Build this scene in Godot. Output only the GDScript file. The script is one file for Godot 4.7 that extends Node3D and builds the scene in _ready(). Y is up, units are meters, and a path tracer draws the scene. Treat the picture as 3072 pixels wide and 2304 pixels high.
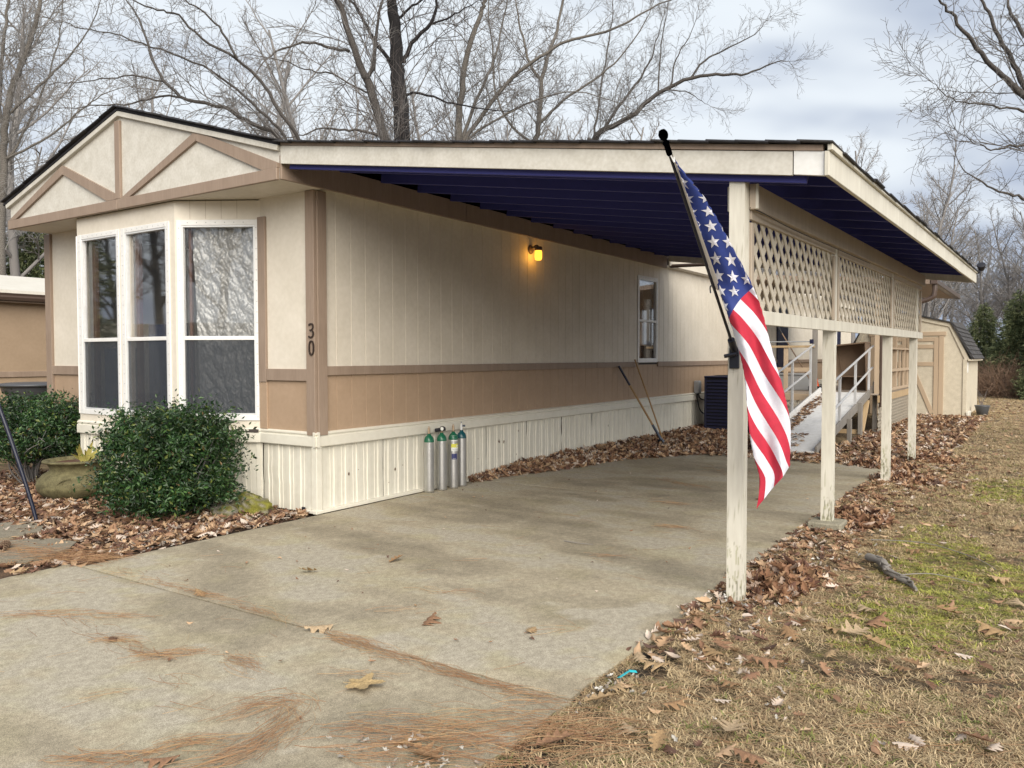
extends Node3D
# A single-wide mobile home with an attached carport, on an overcast winter day.
# World: origin on the ground at the home's front right corner, x across the front, y up, the home runs towards -z.

class MB:
	var v := PackedVector3Array()
	var n := PackedVector3Array()
	var c := PackedColorArray()
	var i := PackedInt32Array()
	var tint := Color.WHITE
	var colored := false
	func tri(a: Vector3, b: Vector3, d: Vector3) -> void:
		var m := (b - a).cross(d - a).normalized()
		var k := v.size()
		v.append(a); v.append(b); v.append(d)
		n.append(m); n.append(m); n.append(m)
		if colored:
			c.append(tint); c.append(tint); c.append(tint)
		i.append(k); i.append(k + 2); i.append(k + 1)
	func quad(a: Vector3, b: Vector3, d: Vector3, e: Vector3) -> void:
		var m := (d - a).cross(e - b).normalized()
		var k := v.size()
		v.append(a); v.append(b); v.append(d); v.append(e)
		for q in 4:
			n.append(m)
			if colored: c.append(tint)
		i.append(k); i.append(k + 2); i.append(k + 1)
		i.append(k); i.append(k + 3); i.append(k + 2)
	func out_quad(a: Vector3, b: Vector3, d: Vector3, e: Vector3, inside: Vector3) -> void:
		if (d - a).cross(e - b).dot((a + b + d + e) * 0.25 - inside) < 0.0: quad(a, e, d, b)
		else: quad(a, b, d, e)
	func out_tri(a: Vector3, b: Vector3, d: Vector3, inside: Vector3) -> void:
		if (b - a).cross(d - a).dot((a + b + d) / 3.0 - inside) < 0.0: tri(a, d, b)
		else: tri(a, b, d)
	# box with chamfered edges
	func box(at: Vector3, size: Vector3, ch := 0.0, bs := Basis()) -> void:
		var h := size * 0.5
		if ch <= 0.0:
			for ax in 3:
				for s in [-1.0, 1.0]:
					var p := []
					for q in [[-1, -1], [1, -1], [1, 1], [-1, 1]]:
						var w := Vector3()
						w[ax] = s * h[ax]; w[(ax + 1) % 3] = q[0] * h[(ax + 1) % 3]; w[(ax + 2) % 3] = q[1] * h[(ax + 2) % 3]
						p.append(at + bs * w)
					out_quad(p[0], p[1], p[2], p[3], at)
			return
		ch = minf(ch, minf(h.x, minf(h.y, h.z)) * 0.9)
		var P := func(sx: float, sy: float, sz: float, ax: int) -> Vector3:
			var w := Vector3(sx * (h.x - ch), sy * (h.y - ch), sz * (h.z - ch))
			w[ax] = [sx * h.x, sy * h.y, sz * h.z][ax]
			return at + bs * w
		for ax in 3:
			var b1 := (ax + 1) % 3
			var b2 := (ax + 2) % 3
			for s in [-1.0, 1.0]:
				var p := []
				for q in [[-1.0, -1.0], [1.0, -1.0], [1.0, 1.0], [-1.0, 1.0]]:
					var g := [0.0, 0.0, 0.0]
					g[ax] = s; g[b1] = q[0]; g[b2] = q[1]
					p.append(P.call(g[0], g[1], g[2], ax))
				out_quad(p[0], p[1], p[2], p[3], at)
			for s1 in [-1.0, 1.0]:
				for s2 in [-1.0, 1.0]:
					var lo := [0.0, 0.0, 0.0]
					var hi := [0.0, 0.0, 0.0]
					lo[ax] = -1.0; hi[ax] = 1.0
					lo[b1] = s1; hi[b1] = s1; lo[b2] = s2; hi[b2] = s2
					out_quad(P.call(lo[0], lo[1], lo[2], b1), P.call(hi[0], hi[1], hi[2], b1), P.call(hi[0], hi[1], hi[2], b2), P.call(lo[0], lo[1], lo[2], b2), at)
		for sx in [-1.0, 1.0]:
			for sy in [-1.0, 1.0]:
				for sz in [-1.0, 1.0]:
					out_tri(P.call(sx, sy, sz, 0), P.call(sx, sy, sz, 1), P.call(sx, sy, sz, 2), at)
	# a board from a to b (centre line), width along side, thickness across
	func board(a: Vector3, b: Vector3, side: Vector3, width: float, thick: float, ch := 0.003) -> void:
		var z := (b - a).normalized()
		var x := (side - z * side.dot(z)).normalized()
		box((a + b) * 0.5, Vector3(width, thick, a.distance_to(b)), ch, Basis(x, z.cross(x), z))
	func tube(pts: PackedVector3Array, r0: float, r1: float, sides: int, capped := true, radii := PackedFloat32Array()) -> void:
		var m := pts.size()
		var base := v.size()
		var ref := Vector3(0.31, 0.17, 0.93)
		for k in m:
			var t := (pts[mini(k + 1, m - 1)] - pts[maxi(k - 1, 0)]).normalized()
			var x := ref - t * ref.dot(t)
			if x.length_squared() < 0.01: x = Vector3(0.9, 0.1, 0.2) - t * Vector3(0.9, 0.1, 0.2).dot(t)
			x = x.normalized()
			ref = x
			var y := t.cross(x)
			var r := lerpf(r0, r1, float(k) / (m - 1))
			if radii.size() > 0: r = radii[k]
			for s in sides:
				var a := TAU * s / sides
				var d := x * cos(a) + y * sin(a)
				v.append(pts[k] + d * r)
				n.append(d)
				if colored: c.append(tint)
		for k in m - 1:
			for s in sides:
				var a := base + k * sides + s
				var b := base + k * sides + (s + 1) % sides
				i.append(a); i.append(a + sides); i.append(b)
				i.append(b); i.append(a + sides); i.append(b + sides)
		if capped:
			for e in 2:
				var k := 0 if e == 0 else m - 1
				var mid := pts[k]
				var inside := pts[1] if e == 0 else pts[m - 2]
				for s in sides:
					out_tri(mid, v[base + k * sides + s], v[base + k * sides + (s + 1) % sides], inside)
	# profile of Vector2(radius, height) turned about an axis through at
	func lathe(prof: Array, segs: int, at: Vector3, bs := Basis(), wob = null) -> void:
		var m := prof.size()
		var base := v.size()
		for k in m:
			var d: Vector2 = prof[mini(k + 1, m - 1)] - prof[maxi(k - 1, 0)]
			var nn := Vector2(d.y, -d.x).normalized()
			for s in segs:
				var a := TAU * s / segs
				var rr: float = prof[k].x
				if wob != null: rr += wob.call(a, prof[k].y)
				v.append(at + bs * Vector3(cos(a) * rr, prof[k].y, sin(a) * rr))
				n.append((bs * Vector3(cos(a) * nn.x, nn.y, sin(a) * nn.x)).normalized())
				if colored: c.append(tint)
		for k in m - 1:
			for s in segs:
				var a := base + k * segs + s
				var b := base + k * segs + (s + 1) % segs
				i.append(a); i.append(b); i.append(a + segs)
				i.append(b); i.append(b + segs); i.append(a + segs)
	# flat polygon in the frame (o, u, w), extruded by depth along u x w
	func prism(poly: PackedVector2Array, o: Vector3, u: Vector3, w: Vector3, depth: float) -> void:
		var nn := u.cross(w).normalized()
		var q := poly
		if Geometry2D.is_polygon_clockwise(q): q.reverse()
		var idx := Geometry2D.triangulate_polygon(q)
		var mid := Vector2()
		for p in q: mid += p
		mid /= q.size()
		var P := func(p: Vector2, d: float) -> Vector3: return o + u * p.x + w * p.y + nn * d
		for k in range(0, idx.size(), 3):
			out_tri(P.call(q[idx[k]], depth), P.call(q[idx[k + 1]], depth), P.call(q[idx[k + 2]], depth), P.call(q[idx[k]], 0.0))
			out_tri(P.call(q[idx[k]], 0.0), P.call(q[idx[k + 1]], 0.0), P.call(q[idx[k + 2]], 0.0), P.call(q[idx[k]], depth))
		for k in q.size():
			var a: Vector2 = q[k]
			var b: Vector2 = q[(k + 1) % q.size()]
			quad(P.call(a, 0.0), P.call(b, 0.0), P.call(b, depth), P.call(a, depth))
	# smooth grid: points in rows of equal length
	func grid(rows: Array, cols: Array = []) -> void:
		var base := v.size()
		var h := rows.size()
		var w: int = rows[0].size()
		for r in h:
			for q in w:
				v.append(rows[r][q])
				var dx: Vector3 = rows[r][mini(q + 1, w - 1)] - rows[r][maxi(q - 1, 0)]
				var dy: Vector3 = rows[mini(r + 1, h - 1)][q] - rows[maxi(r - 1, 0)][q]
				n.append(dx.cross(dy).normalized())
				if colored: c.append(tint if cols.is_empty() else cols[r][q])
		for r in h - 1:
			for q in w - 1:
				var a := base + r * w + q
				i.append(a); i.append(a + w); i.append(a + 1)
				i.append(a + 1); i.append(a + w); i.append(a + w + 1)
	func mesh() -> ArrayMesh:
		var arr := []
		arr.resize(Mesh.ARRAY_MAX)
		arr[Mesh.ARRAY_VERTEX] = v
		arr[Mesh.ARRAY_NORMAL] = n
		if colored: arr[Mesh.ARRAY_COLOR] = c
		arr[Mesh.ARRAY_INDEX] = i
		var m := ArrayMesh.new()
		m.add_surface_from_arrays(Mesh.PRIMITIVE_TRIANGLES, arr)
		return m

var T := {}
var M := {}
var taken := {}
var rng := RandomNumberGenerator.new()
var tris := 0

func numbered(called: String) -> String:
	var k: int = taken.get(called, 0)
	taken[called] = k + 1
	return called if k == 0 else "%s_%03d" % [called, k]

func tag(o: Node, label: String, category := "", group := "", kind := "") -> Node:
	if label: o.set_meta("label", label)
	if category: o.set_meta("category", category)
	if group: o.set_meta("group", group)
	if kind: o.set_meta("kind", kind)
	return o

func thing(called: String, label: String, category: String, at := Vector3.ZERO, turn := 0.0, group := "") -> Node3D:
	var o := Node3D.new()
	o.name = numbered(called)
	add_child(o)
	o.position = at
	o.rotation.y = turn
	tag(o, label, category, group)
	return o

func part(called: String, b: MB, m: Material, parent: Node, at := Vector3.ZERO) -> MeshInstance3D:
	var o := MeshInstance3D.new()
	o.name = called
	o.mesh = b.mesh()
	tris += b.i.size() / 3
	o.material_override = m
	o.position = at
	parent.add_child(o, true)
	return o

func single(called: String, b: MB, m: Material, label: String, category: String, group := "", kind := "") -> MeshInstance3D:
	var o := part(numbered(called), b, m, self)
	tag(o, label, category, group, kind)
	return o

func copy(o: Node3D, label := "", group := "") -> Node3D:
	var k := o.duplicate() as Node3D
	var base := String(o.name)
	if base.length() > 4 and base[-4] == "_": base = base.left(-4)
	k.name = numbered(base)
	add_child(k)
	if label: k.set_meta("label", label)
	if group: k.set_meta("group", group)
	return k

# ---------------------------------------------------------------- textures and materials
func noise(seed_: int, freq: float, oct := 4, type := FastNoiseLite.TYPE_SIMPLEX_SMOOTH) -> FastNoiseLite:
	var f := FastNoiseLite.new()
	f.seed = seed_
	f.noise_type = type
	f.frequency = freq
	f.fractal_octaves = oct
	return f

# a tiling grey texture from weighted noise images; stretch > 1 draws the pattern out along v
func tex(size: int, layers: Array, lo: Color, hi: Color, contrast := 1.0, stretch := 1) -> ImageTexture:
	var data := []
	for l in layers:
		var im: Image = noise(l[0], l[1], l[2]).get_seamless_image(size, size / stretch if stretch > 1 else size)
		im.convert(Image.FORMAT_L8)
		if stretch > 1: im.resize(size, size, Image.INTERPOLATE_BILINEAR)
		data.append(im.get_data())
	var out := PackedByteArray()
	out.resize(size * size * 3)
	var ramp := PackedByteArray()
	for k in 256:
		var t := clampf((k / 255.0 - 0.5) * contrast + 0.5, 0.0, 1.0)
		var q := lo.lerp(hi, t)
		ramp.append(int(q.r * 255)); ramp.append(int(q.g * 255)); ramp.append(int(q.b * 255))
	var wt := []
	for l in layers: wt.append(l[3])
	var nl := data.size()
	for k in size * size:
		var s := 0.0
		for j in nl: s += data[j][k] * wt[j]
		var q := clampi(int(s), 0, 255) * 3
		out[k * 3] = ramp[q]; out[k * 3 + 1] = ramp[q + 1]; out[k * 3 + 2] = ramp[q + 2]
	var img := Image.create_from_data(size, size, false, Image.FORMAT_RGB8, out)
	return ImageTexture.create_from_image(img)

func mat(key: String, lin: Color, rough: float, t: Texture2D = null, scale := 1.0, relief: Texture2D = null, cm := 0.1, metal := 0.0, colored := false) -> StandardMaterial3D:
	var m := StandardMaterial3D.new()
	m.albedo_color = lin.linear_to_srgb()
	m.roughness = rough
	m.metallic = metal
	if t: m.albedo_texture = t
	if relief:
		m.heightmap_enabled = true
		m.heightmap_texture = relief
		m.heightmap_scale = cm
	if t or relief:
		m.uv1_triplanar = true
		m.uv1_world_triplanar = true
		m.uv1_scale = Vector3.ONE * scale
	m.vertex_color_use_as_albedo = colored
	m.cull_mode = BaseMaterial3D.CULL_DISABLED
	M[key] = m
	return m

func make_materials() -> void:
	var g0 := Color(0.80, 0.80, 0.80)
	var g1 := Color(1, 1, 1)
	T.paint = tex(512, [[11, 0.008, 4, 0.55], [12, 0.06, 3, 0.45]], Color(0.92, 0.915, 0.90), g1, 1.1)
	T.grain = tex(512, [[21, 0.02, 3, 0.5], [22, 0.11, 3, 0.5]], Color(0.87, 0.86, 0.84), g1, 1.2, 1)
	T.wood = tex(512, [[31, 0.012, 4, 0.5], [32, 0.08, 3, 0.5]], Color(0.88, 0.87, 0.86), g1, 1.2, 8)
	T.fine = tex(512, [[41, 0.16, 2, 0.6], [42, 0.04, 3, 0.4]], Color(0.62, 0.61, 0.60), g1, 1.8)
	T.speck = tex(1024, [[51, 0.12, 2, 0.42], [55, 0.24, 1, 0.22], [54, 0.045, 3, 0.20], [52, 0.012, 4, 0.16]], Color(0.60, 0.59, 0.565), Color(1, 1, 0.98), 2.2)
	T.granule = tex(512, [[61, 0.24, 1, 0.7], [62, 0.02, 3, 0.3]], Color(0.45, 0.45, 0.45), g1, 2.2)
	T.bark = tex(512, [[71, 0.05, 4, 0.6], [72, 0.15, 2, 0.4]], Color(0.40, 0.38, 0.36), g1, 2.0)
	T.soil = tex(1024, [[81, 0.09, 4, 0.6], [82, 0.01, 4, 0.4]], Color(0.45, 0.42, 0.38), g1, 2.0)
	T.cloth = tex(256, [[91, 0.25, 1, 0.5], [92, 0.02, 3, 0.5]], Color(0.86, 0.86, 0.86), g1, 1.4)
	mat("cream", Color(0.71, 0.655, 0.565), 0.62, T.paint, 0.45)
	mat("gable", Color(0.655, 0.635, 0.58), 0.66, T.grain, 0.5)
	mat("tan", Color(0.40, 0.285, 0.195), 0.66, T.paint, 0.45)
	mat("brown", Color(0.315, 0.238, 0.182), 0.62, T.wood, 0.8)
	mat("white", Color(0.80, 0.80, 0.79), 0.45, T.paint, 0.7)
	mat("alu", Color(0.76, 0.77, 0.78), 0.4, T.paint, 0.8, null, 0.0, 0.25)
	mat("skirt", Color(0.73, 0.705, 0.62), 0.48, T.paint, 0.35)
	mat("post", Color(0.71, 0.685, 0.595), 0.62, T.wood, 0.7)
	mat("post_grimy", Color(0.71, 0.685, 0.595), 0.66, T.wood, 0.7, null, 0.0, 0.0, true)
	mat("beam", Color(0.47, 0.40, 0.32), 0.66, T.wood, 0.7)
	mat("lattice", Color(0.60, 0.545, 0.455), 0.66, T.grain, 0.8)
	mat("rafter", Color(0.036, 0.040, 0.19), 0.8)  # shade under the carport roof is in this colour, lighter for edges catching light
	mat("sheathing", Color(0.012, 0.016, 0.27), 0.85, T.grain, 0.5)  # dark navy stands in for the shade between the rafters
	mat("shingle", Color(0.045, 0.045, 0.055), 0.9, T.granule, 3.0, T.granule, 0.12)
	mat("shingle_b", Color(0.068, 0.064, 0.066), 0.9, T.granule, 3.0, T.granule, 0.12)
	mat("shed_shingle", Color(0.085, 0.082, 0.085), 0.9, T.granule, 3.0, T.granule, 0.12)
	mat("shed_shingle_b", Color(0.12, 0.112, 0.108), 0.9, T.granule, 3.0, T.granule, 0.12)
	mat("shed", Color(0.68, 0.62, 0.50), 0.7, T.grain, 0.6)
	mat("shed_trim", Color(0.47, 0.36, 0.25), 0.7)
	mat("interior", Color(0.06, 0.05, 0.045), 0.9)
	mat("jamb", Color(0.09, 0.04, 0.025), 0.5)
	mat("curtain", Color(0.03, 0.04, 0.075), 0.9, T.cloth, 2.0)
	mat("foil", Color(0.37, 0.375, 0.375), 0.46, T.grain, 1.5, null, 0.0, 0.45)
	mat("digit", Color(0.03, 0.018, 0.012), 0.45)
	mat("black", Color(0.012, 0.012, 0.018), 0.5)
	mat("navy", Color(0.010, 0.012, 0.045), 0.45, T.paint, 1.0)
	mat("gutter", Color(0.11, 0.075, 0.06), 0.4, T.paint, 0.8)
	mat("grey_wood", Color(0.27, 0.25, 0.225), 0.85, T.wood, 0.9)
	mat("new_wood", Color(0.52, 0.38, 0.22), 0.75, T.wood, 0.9)
	mat("deck", Color(0.40, 0.34, 0.28), 0.8, T.wood, 0.9)
	mat("ramp", Color(0.88, 0.885, 0.89), 0.6, T.grain, 0.8)
	mat("rail", Color(0.80, 0.81, 0.83), 0.34, T.paint, 1.5, null, 0.0, 0.45)
	mat("cyl", Color(0.66, 0.665, 0.67), 0.33, T.paint, 1.5, null, 0.0, 0.92)
	mat("cyl_green", Color(0.012, 0.115, 0.06), 0.28)
	mat("cyl_teal", Color(0.008, 0.07, 0.085), 0.28)
	mat("brass", Color(0.55, 0.42, 0.30), 0.35, null, 1.0, null, 0.0, 0.7)
	mat("label_white", Color(0.74, 0.76, 0.72), 0.5)
	mat("label_yellow", Color(0.62, 0.60, 0.08), 0.5)
	mat("label_blue", Color(0.03, 0.035, 0.13), 0.45)
	mat("handle", Color(0.42, 0.26, 0.11), 0.55, T.wood, 1.5)
	mat("steel", Color(0.10, 0.12, 0.16), 0.45, T.paint, 2.0, null, 0.0, 0.6)
	mat("box_grey", Color(0.33, 0.34, 0.35), 0.5, null, 1.0)
	mat("tub", Color(0.085, 0.09, 0.10), 0.42, T.paint, 1.5)
	mat("pole_blue", Color(0.012, 0.017, 0.045), 0.4, T.fine, 3.0)
	mat("flagpole", Color(0.012, 0.013, 0.022), 0.35)
	mat("pot", Color(0.225, 0.205, 0.10), 0.85, T.soil, 1.2, T.fine, 0.15)
	mat("rock", Color(0.33, 0.31, 0.18), 0.95, T.soil, 1.5, T.soil, 0.6)
	mat("paver", Color(0.34, 0.30, 0.235), 0.92, T.speck, 0.9)
	mat("concrete", Color(0.585, 0.53, 0.435), 0.93, T.speck, 1.3, null, 0.0, 0.0, true)
	mat("footing", Color(0.42, 0.39, 0.31), 0.93, T.speck, 0.85)
	mat("ground", Color(0.62, 0.60, 0.56), 0.97, T.soil, 0.8, T.soil, 0.9, 0.0, true)
	mat("bark_dark", Color(0.040, 0.037, 0.040), 0.95, T.bark, 1.6, T.bark, 1.0)
	mat("bark", Color(0.15, 0.137, 0.128), 0.95, T.bark, 1.6, T.bark, 0.8)
	mat("bark_pale", Color(0.27, 0.25, 0.225), 0.95, T.bark, 1.6, T.bark, 0.3)
	mat("twig_dark", Color(0.115, 0.10, 0.095), 0.95)
	mat("twig", Color(0.195, 0.183, 0.176), 0.95)
	mat("twig_pale", Color(0.215, 0.205, 0.198), 0.95)
	mat("far_bark", Color(0.235, 0.222, 0.215), 0.95)
	mat("leafmat", Color(1, 1, 1), 0.8, null, 1.0, null, 0.0, 0.0, true)
	M.leafmat.backlight_enabled = true
	M.leafmat.backlight = Color(0.25, 0.2, 0.12)
	mat("leafgreen", Color(1, 1, 1), 0.42, null, 1.0, null, 0.0, 0.0, true)
	M.leafgreen.backlight_enabled = true
	M.leafgreen.backlight = Color(0.15, 0.22, 0.08)
	mat("needle", Color(1, 1, 1), 0.7, null, 1.0, null, 0.0, 0.0, true)
	mat("grass", Color(1, 1, 1), 0.85, null, 1.0, null, 0.0, 0.0, true)
	mat("flag_red", Color(0.50, 0.02, 0.05), 0.8, T.cloth, 3.0)
	mat("flag_white", Color(0.72, 0.72, 0.80), 0.8, T.cloth, 3.0)
	mat("flag_blue", Color(0.022, 0.045, 0.23), 0.75, T.cloth, 3.0)
	mat("canvas", Color(0.68, 0.64, 0.60), 0.85, T.cloth, 3.0)
	mat("rust", Color(0.09, 0.045, 0.02), 0.95)
	mat("cabinet", Color(0.24, 0.165, 0.11), 0.7)
	mat("orange", Color(0.62, 0.09, 0.02), 0.5)
	mat("neigh_wall", Color(0.36, 0.265, 0.18), 0.75, T.paint, 0.5)
	mat("neigh_roof", Color(0.70, 0.67, 0.60), 0.5, T.paint, 0.5)
	mat("evergreen", Color(1, 1, 1), 0.75, null, 1.0, null, 0.0, 0.0, true)
	var gl := mat("glass", Color(0.86, 0.90, 0.90, 1), 0.02)
	gl.transparency = BaseMaterial3D.TRANSPARENCY_ALPHA
	gl.albedo_color = Color(0.9, 0.93, 0.94, 0.004)
	gl.metallic_specular = 0.5
	var sc := mat("screen", Color(0.03, 0.035, 0.05), 0.9)
	sc.transparency = BaseMaterial3D.TRANSPARENCY_ALPHA
	sc.albedo_color = Color(0.25, 0.27, 0.30, 0.40)
	var jar := mat("jar_lamp_glass", Color(1.0, 0.75, 0.25), 0.25)
	jar.emission_enabled = true
	jar.emission = Color(1.0, 0.66, 0.18)
	jar.emission_energy_multiplier = 0.9
	var bulb := mat("bulb", Color(1, 0.95, 0.8), 0.3)
	bulb.emission_enabled = true
	bulb.emission = Color(1.0, 0.86, 0.5)
	bulb.emission_energy_multiplier = 8.0

# overcast sky: stratus sheets laid on a plane overhead, so that they close up towards the horizon
func make_sky() -> Sky:
	var w := 1024
	var h := 512
	var f1 := noise(901, 0.55, 5)
	var f2 := noise(902, 1.9, 4)
	var f3 := noise(903, 0.16, 3)
	var img := Image.create(w, h, false, Image.FORMAT_RGBF)
	for y in h:
		var el := (0.5 - (y + 0.5) / h) * PI
		var up := sin(el)
		for x in w:
			var az := ((x + 0.5) / w - 0.5) * TAU
			var c := Color(0.17, 0.16, 0.14)
			if up > -0.02:
				var k := cos(el) / maxf(up + 0.13, 0.05)
				var px := sin(az) * k
				var pz := cos(az) * k
				# streaks run across the view, softer and longer along one bearing
				var a := px * 0.8 + pz * 0.6
				var b := -px * 0.6 + pz * 0.8
				var s := f1.get_noise_2d(a * 0.6, b * 1.3) * 0.62 + f2.get_noise_2d(a * 0.6, b * 1.1) * 0.45 + f3.get_noise_2d(a, b) * 0.40
				var t := smoothstep(-0.34, 0.36, s)
				c = Color(0.128, 0.149, 0.190).lerp(Color(0.248, 0.267, 0.286), t)
			img.set_pixel(x, y, c)
	var m := PanoramaSkyMaterial.new()
	m.panorama = ImageTexture.create_from_image(img)
	var s := Sky.new()
	s.sky_material = m
	return s

func catmull(p: Array, sub: int) -> PackedVector3Array:
	var out := PackedVector3Array()
	for k in p.size() - 1:
		var a: Vector3 = p[maxi(k - 1, 0)]
		var b: Vector3 = p[k]
		var c: Vector3 = p[k + 1]
		var d: Vector3 = p[mini(k + 2, p.size() - 1)]
		for s in sub: out.append(b.cubic_interpolate(c, a, d, float(s) / sub))
	out.append(p[-1])
	return out

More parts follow.
